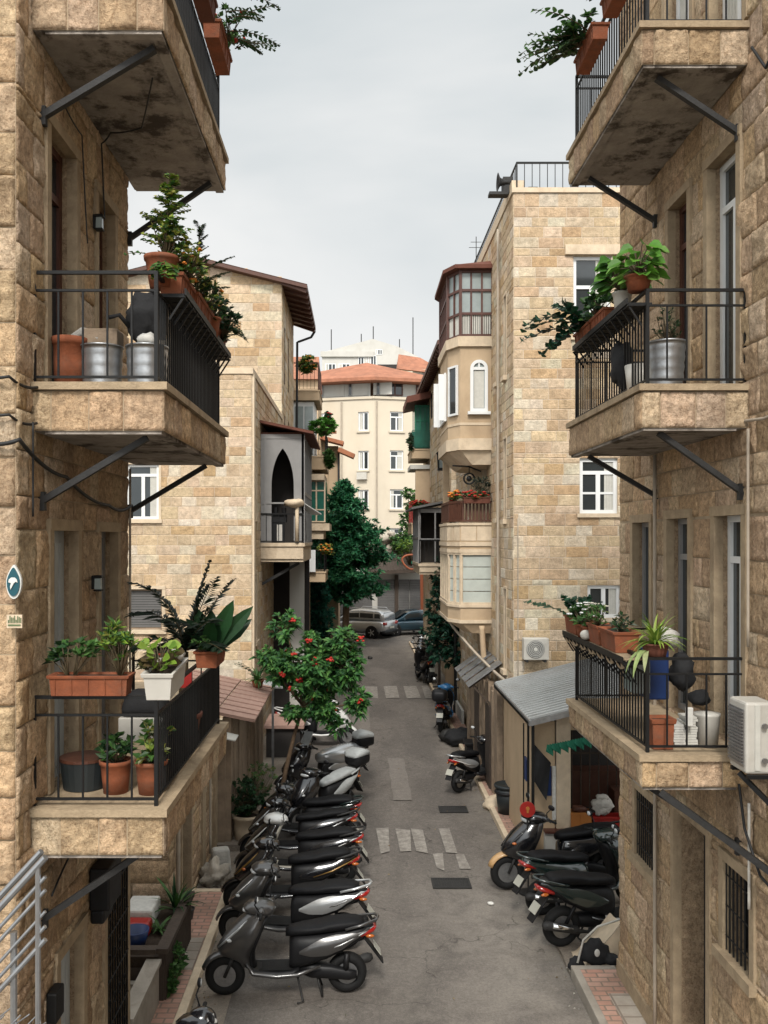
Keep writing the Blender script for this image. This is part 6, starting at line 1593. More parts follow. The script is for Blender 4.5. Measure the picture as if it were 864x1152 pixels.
for i,(y0,y1,lab,sd) in enumerate(((8.75,9.35,'ribbed terracotta trough with dark round-leaved branches reaching over the street',72),(8.2,8.7,'terracotta trough of green leaves just nearer along the middle right rail',73))):
    P=Plant('planter_trough',lab,'potted plant',(2.36,(y0+y1)/2,zr),'troughs on the middle right rail',seed=sd)
    trough(P.root,(2.36,y0,zr-.04),(2.36,y1,zr-.04),.19,.15,ribs=4)
    cy=(y0+y1)/2
    if i==0:
        for (az,el,L,ar) in ((3.0,.75,.62,1.3),(3.3,.45,.66,1.0),(3.0,.20,.64,.7),(2.7,.0,.5,.9),(3.5,.9,.42,1.0),(3.1,1.1,.35,.8),(3.2,-.1,.42,.8)):
            spray(P.f,P.s,(2.33,cy,zr+.12),az,el,L*1.08,10,.12,.095,[(.010,.045,.026),(.014,.06,.03),(.02,.07,.03)],P.rr,arch=ar,fn=leaf_round)
        bush(P.f,P.s,(2.34,cy-.1,zr+.22),.12,.2,.10,10,7,.07,.05,G_DARK+G_MID,P.rr,fn=leaf_round); P.done()
    else:
        bush(P.f,P.s,(2.30,cy+.1,zr+.24),.15,.22,.15,18,9,.09,.055,G_MID+G_DARK,P.rr,fn=leaf_round); P.done()
P=Plant('potted_plant','heart-leaved green plant in a cream pot on the middle right rail','potted plant',(2.37,8.02,zr),seed=74)
pot_round(P.root,(2.37,7.98,zr),.085,.18,'white_plastic')
for i in range(64):
    a=P.rr.uniform(0,6.28); b0=V((2.37,7.98,zr+.16)); t=b0+V((math.cos(a)*P.rr.uniform(.04,.17),math.sin(a)*.12,P.rr.uniform(.03,.32))); stem(P.s,[b0,b0.lerp(t,.5)+V((0,0,.04)),t],.005,.003)
    leaf_round(P.f,t,V((math.cos(a),math.sin(a),-.1)),.13,.115,[(.07,.19,.02),(.10,.24,.03),(.045,.13,.02)],P.rr,droop=.35)
P.done()
P=Plant('potted_plant','large bright heart-leaved plant in a terracotta bowl at the middle right rail corner','potted plant',(2.38,7.58,zr+.06),seed=75)
pot_round(P.root,(2.40,7.62,zr+.09),.115,.13)
for i in range(58):
    a=P.rr.uniform(0,6.28); b0=V((2.40,7.62,zr+.22)); t=b0+V((math.cos(a)*P.rr.uniform(.04,.19),math.sin(a)*.12,P.rr.uniform(-.02,.26))); stem(P.s,[b0,b0.lerp(t,.5)+V((0,0,.04)),t],.005,.003)
    leaf_round(P.f,t,V((math.cos(a),math.sin(a),-.1)),.125,.11,[(.10,.25,.03),(.07,.19,.02),(.14,.28,.05)],P.rr,droop=.35)
P.done()
ledge('dark iron shelf carrying the pots of the middle right rail',-1,2.38,7.5,9.4,zr-.03)
# ---- RIGHT, TOP BALCONY
for i,(y0,y1,lab) in enumerate(((7.75,8.2,'terracotta trough nearer the camera on the top right rail'),(8.5,9.2,'terracotta trough with bare twiggy branches on the top right rail'))):
    P=Plant('planter_trough',lab,'potted plant',(2.36,(y0+y1)/2,10.4),'troughs on the top right rail',seed=80+i)
    trough(P.root,(2.32,y0,10.38),(2.32,y1,10.38),.17,.15); cy=(y0+y1)/2
    bush(P.f,P.s,(2.20,cy,10.64),.20,.3,.15,34,9,.08,.055,G_MID+G_DARK,P.rr,fn=leaf_round)
    if i:
        for k in range(15): spray(P.f,P.s,(2.25,cy-.15+.03*k,10.56),P.rr.uniform(2.6,3.7),P.rr.uniform(-.2,.7),P.rr.uniform(.3,.72),9,.085,.06,G_DARK+G_MID,P.rr,arch=.7,fn=leaf_round)
    P.done()
mb=MB(); mb.tube([(3.2,7.52,9.95),(3.2,7.52,10.4)],.02)
# ---- RIGHT, LOWEST BALCONY (floor 3.79, rail 4.58)
zr=4.56; zf=3.79
P=Plant('potted_plant','yellow-green spider plant in a dark terracotta pot at the lowest right rail corner','potted plant',(2.54,7.60,zr),seed=91)
pot_round(P.root,(2.54,7.60,zr+.01),.115,.13,'terracotta_dark')
rosette(P,(2.54,7.6,zr+.13),60,.30,.032,[(.20,.30,.04),(.28,.36,.07),(.12,.22,.03)],arch=1.5,el=(.4,1.45)); P.done(leafname='leaves')
P=Plant('aloe_leaf_plant','pale drooping strap leaves hanging over the rail below the spider plant','plant',(2.40,7.5,zr-.1),seed=92)
for az,L in ((3.4,.30),(3.9,.34),(4.3,.26),(3.0,.22)): strap(P.f,(2.44,7.52,zr+.08),az,.5,L,.06,2.6,[(.33,.36,.17),(.25,.32,.12)],P.rr)
P.done(leafname='leaves')
for i,(y0,y1,lab,kind) in enumerate(((8.0,8.5,'nearest terracotta trough on the lowest right rail with small succulents',0),(8.55,8.95,'middle terracotta trough on the lowest right rail with mixed seedlings',1),(9.45,9.95,'far terracotta trough on the lowest right rail with an arching zamia stem',2))):
    P=Plant('planter_trough',lab,'potted plant',(2.40,(y0+y1)/2,zr),'troughs on the lowest right rail',seed=94+i)
    trough(P.root,(2.42,y0,zr),(2.42,y1,zr),.24,.19,ribs=0); cy=(y0+y1)/2
    if kind==0: bush(P.f,P.s,(2.42,cy,zr+.25),.10,.2,.09,16,8,.07,.028,G_DARK+[(.10,.13,.09),(.16,.13,.07)],P.rr,flower=(P.fl,.2,.012))
    elif kind==1: bush(P.f,P.s,(2.36,cy,zr+.27),.12,.18,.11,18,8,.075,.026,G_MID+[(.16,.19,.08)],P.rr,flower=(P.fl,.25,.012))
    else:
        for (az,el,L,ar) in ((3.1,.55,.62,.45),(2.6,1.1,.30,.4),(.4,1.2,.28,.5),(1.4,1.2,.25,.4),(3.6,1.2,.25,.5),(5,1.1,.25,.6),(0,.9,.3,.6)):
            spray(P.f,P.s,(2.40,cy,zr+.15),az,el,L,11,.15,.07,[(.010,.050,.022),(.016,.07,.03)],P.rr,arch=ar)
    P.done('beige_plastic' if kind<2 else 'flower_red')
for i,(y,lab) in enumerate(((9.05,'small terracotta pot of leafy green between the lowest right troughs'),(9.3,'small terracotta pot of blue-white blooms beside the zamia trough'))):
    P=Plant('potted_plant',lab,'potted plant',(2.36,y,zr),seed=99+i); pot_round(P.root,(2.36,y,zr),.085,.14); bush(P.f,P.s,(2.34,y,zr+.24),.12,.1,.11,14,8,.08,.04,G_MID,P.rr,flower=(P.fl,.5,.016)); P.done('lens_clear')
mb=MB(); mb.smooth=True; mb.ell((2.30,8.98,zr+.06),.06,.06,.05,12,8); single(mb,'white_stone','white_plastic','round white stone sitting on the lowest right rail shelf','stone')
mb=MB(); n=7
for k in range(n):
    y=7.7+k*.33
    pts=[(2.33,y+.165+.165*math.cos(a),zr-.02-.10*math.sin(a)) for a in [PI*i/8 for i in range(9)]]
    mb.add(pts+[(x-.012,yy,z) for x,yy,z in pts],[tuple(range(9)),tuple(range(17,8,-1))]+[(i,i+1,10+i,9+i) for i in range(8)])
mb.box(2.30,2.56,7.7,10.0,zr-.022,zr-.004)
single(mb,'scalloped_shelf','trimstone','stone-coloured scalloped shelf under the lowest right troughs','shelf')
P=Plant('terracotta_pot','square brown pot on the floor at the corner of the lowest right balcony','pot',(2.58,7.62,zf)); trough(P.root,(2.50,7.66,zf+.005),(2.70,7.66,zf+.005),.20,.26,ribs=0,taper=.85,name='pot'); P.done()
mb=MB(); mb.box(2.60,2.80,8.0,8.25,zf+.35,zf+.80); mb.box(2.62,2.78,7.99,8.26,zf+.80,zf+.84); single(mb,'blue_container','blue_plastic','blue plastic container stacked at the back of the lowest right balcony','container',bevel=.015)
mb=MB(); mb.box(2.44,2.60,7.9,8.2,zf+.42,zf+.72); single(mb,'clear_box','glass_light','grey translucent storage box beside the blue container','box',bevel=.015)
mb=MB(); mb.smooth=True; mb.ell((2.78,8.05,zf+.90),.13,.12,.09,14,8,jit=.35); single(mb,'white_cloth','rag','white cloth bundled on top of the blue container','cloth')
for i,(x,lab,m_,k) in enumerate(((2.77,'narrow stack of pale plates or papers near the corner, lowest right balcony','paper',9),(2.87,'leaning stack of old newspapers on the lowest right balcony','curtain',12))):
    mb=MB(); rr=random.Random(i)
    for q in range(k): dx=rr.uniform(-.012,.012); mb.box(x-.05+dx,x+.05+dx,7.66,7.84,zf+.005+q*.022,zf+.005+q*.022+.019)
    single(mb,'paper_stack',m_,lab,'stack')
mb=MB(); mb.smooth=True; mb.lathe([(.09,zf+.005),(.105,zf+.26),(.11,zf+.27),(.11,zf+.29),(.02,zf+.30)],(3.03,7.72,0),20); single(mb,'white_drum','white_plastic','white lidded drum next to the newspapers, lowest right balcony','drum')
mb=MB(); mb.smooth=True; mb.ell((2.95,8.1,zf+.58),.11,.12,.16,16,12,jit=.4); mb.ell((3.05,7.95,zf+.38),.10,.1,.07,16,10,jit=.35); single(mb,'black_bag','black_cloth','black bag heaped behind the white drum','bag')
mb=MB(); mb.box(2.80,2.86,7.58,7.62,zf+.20,zf+.36); single(mb,'small_bottle','paper','small white bottle in front of the blue container','bottle',bevel=.008)
ledge('dark iron shelf under the scalloped ledge of the lowest right rail',-1,2.40,7.7,9.95,zr-.03)

# ---- STREET PLANTS
P=Plant('potted_shrub','round dark-green shrub in a big stone tub by the plank shed','potted plant',(-2.05,16.3,0),seed=111)
pot_round(P.root,(-2.03,16.3,.0),.27,.55,'lighttrim',taper=.85)
bush(P.f,P.s,(-2.05,16.3,.88),.42,.40,.36,110,13,.085,.055,G_DARK+[(.03,.085,.03)],P.rr,base=(-2.03,16.3,.5)); 
bush(P.f,P.s,(-1.80,16.6,1.15),.30,.3,.30,50,10,.06,.03,G_MID+[(.14,.13,.04)],P.rr,base=(-2.0,16.3,.5)); P.done()
P=Plant('leafy_weed','bright leafy climber growing at the foot of the ribbed planter','plant',(-2.2,10.8,.13),seed=112)
bush(P.f,P.s,(-2.24,10.9,.32),.07,.42,.26,60,9,.08,.05,G_MID,P.rr,base=(-2.25,10.8,.13)); P.done()
P=Plant('potted_plant','dark strappy plant rising at the far corner of the ribbed planter','plant',(-2.4,11.9,.62),seed=113)
rosette(P,(-2.42,11.8,.64),34,.55,.06,G_DARK+G_MID,arch=1.1,el=(.7,1.5)); rosette(P,(-2.50,11.2,.64),22,.26,.04,G_MID,arch=1.3); P.done(leafname='leaves')
P=Plant('potted_plant','tiny dark pot of weeds on the pink pavement by the doorway','potted plant',(-2.42,12.7,.13),seed=114)
pot_round(P.root,(-2.44,12.75,.137),.09,.15,'bin_black'); rosette(P,(-2.44,12.75,.27),8,.08,.02,G_MID); P.done()

# flowering street tree ------------------------------------------------
def twig_tree(root, trunk_pts, r0, crown, n_clump, n_leaf, L, w, pal, rr, flowers=None, lump=.55):
    st=MB(); st.smooth=True; st.tint=(1,1,1); k=len(trunk_pts); st.tube(trunk_pts,[r0*(1-.45*i/(k-1)) for i in range(k)],9)
    top=V(trunk_pts[-1]); lf=MB(); limbs=[]
    for (c,rx,ry,rz) in crown:
        c=V(c); m=top.lerp(c,.5)+V((0,0,-.08)); st.tube([top,m,c],[r0*.5,r0*.35,r0*.15],6)
        nn=max(3,int(n_clump*rx*ry*rz/sum(q[1]*q[2]*q[3] for q in crown)))
        for i in range(nn):
            q=V((rr.gauss(0,1),rr.gauss(0,1),rr.gauss(0,1))).normalized()*rr.uniform(.45,1.05)
            tip=c+V((q.x*rx,q.y*ry,q.z*rz))
            if rr.random()<.35: st.tube([c.lerp(tip,.1),tip],[.010,.004],4,cap=False)
            out=(tip-c).normalized()
            for j in range(n_leaf):
                a=rr.uniform(0,2*PI); e=rr.uniform(-.5,1.0); dd=V((math.cos(a)*math.cos(e),math.sin(a)*math.cos(e),math.sin(e)))+out*.5
                leaf(lf,tip-out*rr.uniform(0,.10),dd,L*rr.uniform(.7,1.2),w*rr.uniform(.8,1.2),pal,rr,droop=.35)
            if flowers and rr.random()<flowers[1]:
                for j in range(9): flowers[0].ell(tip+out*.07+V((rr.uniform(-.06,.06),rr.uniform(-.06,.06),rr.uniform(-.03,.05))),.032,.032,.022,6,4)
    st.build('trunk',M_('bark'),root); lf.build('crown',M_('leaf'),root,recalc=False)
T=thing('flowering_tree','small leaning street tree with glossy leaves and red flowers over the scooters','tree',(-1.52,18.6,.1))
fl_=MB(); fl_.smooth=True
twig_tree(T,[(-1.62,18.4,.1),(-1.50,18.45,.8),(-1.33,18.5,1.5),(-1.15,18.5,2.1)],.055,
  [((-.95,18.5,2.80),.62,.7,.60),((-.30,18.6,2.85),.48,.6,.50),((-1.62,18.4,2.95),.42,.5,.42),((-.85,18.5,2.10),.58,.55,.33),((-.35,18.5,3.42),.38,.5,.34),((-1.48,18.5,3.72),.34,.4,.38),((.0,18.4,2.20),.30,.4,.32),((-1.85,18.3,3.15),.30,.4,.22),((-.98,18.6,3.45),.25,.3,.20),((-.45,18.4,1.75),.28,.3,.22),((-1.35,18.3,2.05),.25,.3,.22)],
  640,12,.175,.068,[(.05,.15,.035),(.07,.19,.045),(.035,.11,.03),(.10,.22,.05),(.02,.07,.022)],random.Random(121),flowers=(fl_,.035))
fl_.build('flowers',M_('flower_red'),T)
P=Plant('potted_plant','rosette-leaved plant perched on the tiled shed roof edge','plant',(-2.1,19.3,2.4),seed=122)
pot_round(P.root,(-2.15,19.0,2.40),.13,.16); rosette(P,(-2.15,19.0,2.55),30,.34,.07,G_MID,arch=1.1,el=(.1,1.3)); 
for k in range(5): spray(P.f,P.s,(-2.15,19,2.6),P.rr.uniform(2.6,3.6),.9,.6,7,.10,.04,G_DARK,P.rr,arch=.8,both=False)
P.done(leafname='leaves')

# dark evergreen at the junction ----------------------------------------
def conifer(root, base, H, Rm, rr, n_br, pal, z0=.12, L=.34, w=.10, nl=7):
    base=V(base); st=MB(); st.smooth=True; st.tint=(1,1,1); st.tube([base,base+V((.1,0,H*.5)),base+V((0,0,H))],[.20,.12,.02],8); lf=MB()
    for b in range(n_br):
        t=z0+(1-z0)*(b/n_br)**.9; z=H*t; rad=Rm*(1-t)**.85*rr.uniform(.45,1.15)*min(1,.50+max(0,t-z0)*2.2)*1.12
        az=rr.uniform(0,2*PI); o=base+V((0,0,z)); e=V((math.cos(az),math.sin(az),0))
        tip=o+e*rad+V((0,0,rad*rr.uniform(-.05,.28)))
        st.tube([o,tip],[.03,.008],4,cap=False)
        k=int(6+rad*9)
        for i in range(k):
            s=rr.uniform(.2,1.05); c=o.lerp(tip,s)+V((rr.gauss(0,.16),rr.gauss(0,.16),rr.gauss(0,.10)))
            for j in range(nl):
                dd=V((rr.gauss(0,.6),rr.gauss(0,.6),rr.gauss(.25,.45)))+e*.55
                leaf(lf,c,dd,L*rr.uniform(.6,1.2),w,pal,rr,droop=.15)
    st.build('trunk',M_('bark'),root); lf.build('crown',M_('leaf'),root,recalc=False)
T=thing('evergreen_tree','large dark blue-green evergreen standing at the left roadside before the parked cars','tree',(-.85,44.1,0))
conifer(T,(-.65,44.1,0),8.3,4.2,random.Random(131),220,[(.022,.13,.055),(.032,.17,.07),(.012,.08,.038),(.06,.22,.085)],L=.28,w=.085,z0=.30,nl=11)
T=thing('evergreen_tree','smaller dark evergreen in the shade under the lowest far-left balcony','tree',(-1.95,41.2,0))
conifer(T,(-1.95,41.2,0),4.3,1.3,random.Random(132),90,[(.013,.10,.06),(.018,.13,.075),(.009,.06,.04)],L=.26,w=.085)
T=thing('leafy_tree','mid-green broadleaf tree in front of the cream block, right of the evergreen','tree',(3.0,58,3))
twig_tree(T,[(3.9,60.2,5.0),(3.8,60.0,5.8),(3.7,60.0,6.4)],.12,[((3.6,60,6.6),.9,.8,.8),((3.9,60,7.9),.8,.7,.9),((3.0,59.8,5.4),.9,.8,.6),((3.3,60,8.6),.45,.5,.5),((2.9,60,4.9),.6,.6,.5)],330,10,.26,.14,[(.05,.13,.03),(.035,.09,.03),(.10,.20,.04)],random.Random(133))
T=thing('climbing_tree','dark ivy-like tree filling the gap beside the white wall panel on the right','tree',(2.9,29,0))
twig_tree(T,[(3.4,29.0,0),(3.2,29.0,1.2),(3.0,29.0,2.4)],.10,[((2.75,28.6,2.2),.55,.6,.75),((3.1,28.6,2.9),.60,.6,.70),((2.5,29.0,3.3),.35,.5,.6),((2.65,29.6,4.3),.35,.5,.7),((3.4,27.9,1.9),.5,.5,.5),((2.35,28.8,2.55),.35,.4,.4)],420,11,.15,.09,G_FIR+[(.014,.045,.02)],random.Random(134))
# flowers on the loggia rail and far terraces
P=Plant('flower_box','red and orange flowers massed along the brown wooden balcony rail','flower box',(2.75,21.25,6.4),seed=141)
trough(P.root,(2.50,21.22,6.42),(3.15,21.22,6.42),.18,.15,'terracotta_dark')
bush(P.f,P.s,(2.75,21.2,6.62),.42,.15,.10,40,8,.08,.045,G_MID,P.rr,flower=(P.fl,.55,.030)); bush(P.f,P.s,(2.42,22.2,6.60),.15,.7,.10,30,8,.08,.045,G_MID,P.rr,flower=(P.fl,.5,.030))
P.done('flower_red')
P=Plant('flower_box','orange blooms at the street end of the brown wooden rail','flower box',(2.3,22.5,6.4),seed=142)
bush(P.f,P.s,(2.36,21.9,6.64),.14,.35,.10,18,6,.07,.04,G_YEL,P.rr,flower=(P.fl,.9,.034)); P.done('flower_orange')
P=Plant('potted_plant','dark spiky plant at the wall end of the wooden rail','potted plant',(3.0,21.6,6.4),seed=143)
bush(P.f,P.s,(2.98,21.5,6.85),.28,.2,.26,40,9,.11,.03,[(.012,.022,.014),(.02,.035,.018)],P.rr,base=(3.0,21.5,6.4)); P.done()
for i,(x,y,z,rx,rz,pal,lab,flw) in enumerate(((-2.15,37.2,12.85,.45,.40,G_MID+G_YEL,'greenery with orange blooms on the topmost left terrace','flower_orange'),(-1.45,36.8,10.2,.62,.40,[(.08,.24,.03),(.11,.28,.045)],'round bright green bush on the black terrace rail','flower_red'),(-1.3,38.6,10.6,.2,.5,G_DARK,'dark red-flowered plant behind the round green bush','flower_red'),(-1.22,37.1,8.9,.22,.4,G_MID,'green trailing plant at the outer corner of the terrace','flower_red'),(-1.35,36.9,5.1,.30,.25,G_DARK+G_YEL,'plant with orange blooms on the lowest far-left balcony','flower_orange'))):
    P=Plant('terrace_plant',lab,'plant',(x,y,z-rz),seed=150+i)
    bush(P.f,P.s,(x,y,z),rx,.35,rz,100,10,.17,.11,pal,P.rr,base=(x,y,z-rz),flower=None if i in (1,3) else (P.fl,.15 if i<4 else .4,.05)); P.done(flw)
P=Plant('terrace_plant','red geranium box on the lower green balcony at the far right','flower box',(2.7,42.4,7.2),seed=160)
bush(P.f,P.s,(2.9,42.45,7.25),.45,.2,.15,40,6,.12,.07,G_MID,P.rr,flower=(P.fl,.6,.05)); P.done()
P=Plant('terrace_plant','green creeper at the corner of the upper green balcony','plant',(2.5,42.5,9.6),seed=161)
bush(P.f,P.s,(2.5,42.5,10.2),.16,.4,.45,40,8,.14,.09,G_DARK,P.rr); P.done()
P=Plant('shrub','light green shrub above the orange hoop by the far garage','shrub',(3.1,57,4.2),seed=162)
bush(P.f,P.s,(3.2,56.9,5.1),.8,.5,.45,80,8,.2,.12,G_LIME+G_MID,P.rr,base=(3.4,57.4,3.7)); P.done()
# ================================================================== SCOOTERS
def interp(tab, x):
    """tab: list of (x, v1, v2, ...) sorted by x"""
    if x <= tab[0][0]: return tab[0][1:]
    for a, b in zip(tab, tab[1:]):
        if x <= b[0]:
            t = (x-a[0])/(b[0]-a[0]); t = t*t*(3-2*t)*.5+t*.5
            return tuple(p+(q-p)*t for p, q in zip(a[1:], b[1:]))
    return tab[-1][1:]
def rsec(x, z0, z1, w, n=16, e=2.6, y0=0):
    """rounded section in the y-z plane at x"""
    pts=[]
    for i in range(n):
        a=2*PI*i/n; c=math.cos(a); s=math.sin(a)
        pts.append((x, y0+w*math.copysign(abs(c)**(2/e),c), (z0+z1)/2+(z1-z0)/2*math.copysign(abs(s)**(2/e),s)))
    return pts
def wheel(parent, x, R_, name, w=.055, rim='alloy', spokes=5, disc=True):
    mb=MB(); mb.smooth=True; prof=[]
    for i in range(14):
        a=2*PI*i/14; prof.append((R_-.062+.062*math.cos(a), w*math.sin(a)*1.1))
    mb.lathe(prof,(x,0,R_),32,'y',close=True); o=mb.build(name,M_('rubber'),parent,world=False)
    mb=MB(); rr=R_-.105; mb.lathe([(rr+.005,-.038),(rr-.015,-.034),(rr-.015,.034),(rr+.005,.038)],(x,0,R_),28,'y')
    mb.lathe([(.045,-.05),(.045,.05)],(x,0,R_),14,'y')
    for k in range(spokes):
        a=2*PI*k/spokes+.3; c=V((x,0,R_)); d=V((math.cos(a),0,math.sin(a))); mb.beam(c+d*.03,c+d*rr,.035,.03,up=(0,1,0))
    mb.lathe([(rr,-.012),(rr,.012)],(x,0,R_),24,'y')
    if disc: mb.lathe([(.095,.042),(.095,.046),(.05,.046)],(x,0,R_),20,'y')
    mb.build('rim',M_(rim),o,world=False)
    return o
def scooter(name, label, body='paint_grey', panel=None, inner='plastic_black', seat='seat_black', accent=None, loc=(0,0,0), heading=PI, scale=1.0,
            fender=None, topcase=None, cover=None, lean=0.0, steer=0.0, style=0, helmet=None, group=None, windshield=False, cat='scooter', tail='lens_red', handlebar=None):
    panel = panel or body; fender = fender or body; hb = handlebar or body
    t=root=thing(name,label,cat,loc,heading,group); t.scale=(scale,)*3; t.rotation_euler=(lean,0,heading)
    Bd=lambda mb,n,m,p=None,T_=t,**k: mb.build(n,m if isinstance(m,list) else M_(m),p or T_,world=False,**k)
    Rw=.238 if style==0 else .250
    fx,rx=.66,-.62
    wheel(t,fx,Rw,'front_wheel'); wheel(t,rx,Rw,'rear_wheel',w=.062,disc=False)
    # fork
    mb=MB(); mb.smooth=True
    for s in (-1,1): mb.tube([(fx,.072*s,Rw),(fx-.10,.072*s,Rw+.26)],.018,8)
    mb.tube([(fx-.09,0,Rw+.22),(fx-.36,0,.98)],.026,8); Bd(mb,'fork','bracket_metal')
    # front mudguard
    mb=MB(); mb.smooth=True; rings=[]
    for i in range(11):
        a=R(20+i*13.5); q=V((fx,0,Rw)); k=1-.25*abs(i-5)/5
        ring=[]
        for j in range(7):
            b=-1+2*j/6; yy=.088*b*(1 if True else k); dr=.042*(1-b*b)
            ring.append((q.x+math.cos(a)*(Rw+.012+dr), yy, q.z+math.sin(a)*(Rw+.012+dr)))
        for j in range(6,-1,-1):
            b=-1+2*j/6; yy=.080*b; dr=.030*(1-b*b); ring.append((q.x+math.cos(a)*(Rw+.010+dr), yy, q.z+math.sin(a)*(Rw+.010+dr)))
        rings.append(ring)
    mb.loft(rings); Bd(mb,'front_mudguard',fender)
    # front apron: horizontal slices, pointed nose, flat back
    tab=[(.33,.36,.10,.10),(.42,.40,.12,.14),(.49,.40,.34,.135),(.56,.385,.36,.165),(.68,.345,.34,.205),(.80,.30,.30,.21),(.90,.265,.24,.175),(.98,.23,.17,.13)]
    rings=[]; zs=[.33,.40,.48,.56,.64,.72,.80,.88,.94,.985]
    for z in zs:
        xb,dp,w=interp(tab,z); ring=[]
        for i in range(13):
            a=-PI/2+PI*i/12; c=math.cos(a); ring.append((xb+dp*c**.85 if c>1e-6 else xb, w*math.copysign(abs(math.sin(a))**.8,math.sin(a)), z+.02*c))
        ring += [(xb+.012,w*.6,z),(xb+.02,0,z),(xb+.012,-w*.6,z)]
        rings.append(ring)
    mb=MB(); mb.smooth=True; mb.loft(rings); ap=Bd(mb,'front_apron',body)
    mb=MB(); mb.smooth=True; mb.tint=(1,1,1)                              # raised highlight ridges on the apron
    for s in (-1,1):
        mb.tube([(.72,.075*s,.60),(.63,.125*s,.70),(.52,.155*s,.82),(.42,.13*s,.93)],[.010,.016,.014,.005],6)
    Bd(mb,'apron_trim',accent or body,ap)
    for s in (-1,1):
        mb=MB(); mb.smooth=True; mb.ell((.60,.135*s,.70),.035,.035,.022,10,6); Bd(mb,'indicator','lens_orange' if style else 'lens_clear',ap)
    # leg shield (rider side)
    rings=[]
    for z in (.30,.40,.52,.64,.76,.86,.94):
        xb,dp,w=interp(tab,z); rings.append([(xb+.005,w*.97,z),(xb-.028,w*.90,z),(xb-.045,w*.4,z),(xb-.05,0,z),(xb-.045,-w*.4,z),(xb-.028,-w*.90,z),(xb+.005,-w*.97,z)])
    mb=MB(); mb.smooth=True; mb.loft(rings); Bd(mb,'leg_shield',inner)
    # floorboard and lower side trim
    mb=MB(); mb.smooth=False
    rings=[]
    for x,z0,z1,w in ((.40,.30,.42,.12),(.34,.265,.345,.165),(.10,.250,.325,.175),(-.05,.255,.335,.17),(-.12,.28,.37,.15)): rings.append(rsec(x,z0,z1,w,14,3.6))
    mb.smooth=True; mb.loft(rings); fb=Bd(mb,'floorboard',inner if inner!='plastic_black' else 'plastic_black')
    mb=MB()
    for s in (-1,1):
        mb.smooth=True; mb.tube([(.43,.12*s,.42),(.36,.172*s,.315),(.12,.186*s,.285),(-.10,.186*s,.30),(-.34,.19*s,.40)],[.016,.024,.026,.026,.012],8)
    Bd(mb,'side_skirt',body,fb)
    mb=MB()
    mb.box(-.04,.30,-.135,.135,.333,.339)
    Bd(mb,'floor_mat','rubber',fb)
    # rear body
    tb=[(-.90,.735,.80,.05),(-.84,.70,.825,.095),(-.72,.62,.81,.145),(-.55,.50,.78,.178),(-.38,.42,.755,.188),(-.20,.35,.735,.178),(-.06,.31,.715,.15),(-.015,.33,.66,.12)]
    if style==1: tb=[(x,z0+.015*(x<-.5)+.01,z1+.05*(x<-.6),w*.95) for x,z0,z1,w in tb]
    rings=[rsec(x,*interp(tb,x),20,2.7) for x in [-.015-.885*i/16 for i in range(17)]]
    mb=MB(); mb.smooth=True; mb.loft(rings); rb=Bd(mb,'rear_body','plastic_black' if style!=2 else body)
    # painted swoosh panel on either flank
    for s in (-1,1):
        mb=MB(); mb.smooth=True; nx,nz=14,5; P=[];F=[]
        for i in range(nx+1):
            x=-.12-.77*i/nx; z0,z1,w=interp(tb,x); t=i/nx
            lo=z0+(z1-z0)*(.52-.30*math.sin(PI*t)+.05*t); hi=z0+(z1-z0)*(.60+.30*math.sin(PI*min(1,t*1.1))) if t<.9 else z0+(z1-z0)*.80
            hi=max(hi,lo+.004)
            for j in range(nz+1):
                z=lo+(hi-lo)*j/nz; v=(z-(z0+z1)/2)/((z1-z0)/2); v=max(-.98,min(.98,v)); yy=w*(1-abs(v)**2.7)**(1/2.7)
                P.append((x,s*(yy+.012*math.sin(PI*(j/nz)*.9+.15)+.004),z))
        for i in range(nx):
            for j in range(nz): a=i*(nz+1)+j; F.append((a,a+1,a+nz+2,a+nz+1))
        mb.add(P,F); Bd(mb,'side_panel',panel,rb)
    if accent:
        mb=MB(); mb.smooth=True
        for s in (-1,1): mb.tube([(-.30,.19*s,.56),(-.55,.188*s,.64),(-.78,.135*s,.745),(-.90,.06*s,.80)],[.006,.011,.010,.004],6)
        Bd(mb,'trim_strip',accent,rb)
    # seat: two-step saddle
    ts=[(-.80,.80,.865,.10),(-.72,.785,.895,.135),(-.55,.765,.89,.152),(-.42,.755,.875,.158),(-.34,.745,.845,.158),(-.18,.725,.825,.140),(-.04,.70,.805,.105),(.025,.69,.765,.06)]
    if style==1: ts=[(x,a+.01,b+.02,w) for x,a,b,w in ts]
    rings=[rsec(x,*interp(ts,x),20,2.9) for x in [.025-.825*i/18 for i in range(19)]]
    mb=MB(); mb.smooth=True; mb.loft(rings); se=Bd(mb,'seat',seat)
    # grab rail, tail lamp, mudguard, plate
    mb=MB(); mb.smooth=True; mb.tube([(-.60,.15,.80),(-.76,.15,.845),(-.92,.09,.885),(-.95,0,.892),(-.92,-.09,.885),(-.76,-.15,.845),(-.60,-.15,.80)],.017,8); Bd(mb,'grab_rail',panel if panel!='paint_black' else 'bracket_metal')
    mb=MB(); mb.smooth=True
    rings=[rsec(x,z0,z1,w,12,2.4) for x,z0,z1,w in ((-.93,.765,.80,.045),(-.90,.725,.80,.09),(-.83,.69,.79,.112),(-.76,.68,.75,.135))]
    mb.loft(rings); tl=Bd(mb,'tail_lamp',tail)
    for s in (-1,1):
        mb=MB(); mb.smooth=True; mb.ell((-.86,.10*s,.70),.05,.022,.022,8,6); Bd(mb,'indicator','lens_orange',tl)
    mb=MB(); mb.beam((-.80,0,.66),(-1.0,0,.36),.15,.016); mb.beam((-.70,0,.62),(-.82,0,.66),.12,.03); rm=Bd(mb,'rear_mudguard','plastic_black',bevel=.005)
    mb=MB(); mb.beam((-.895,0,.565),(-.965,0,.455),.17,.008); pl=Bd(mb,'number_plate','plate_white',rm); pl.location=(-.012,0,.008)
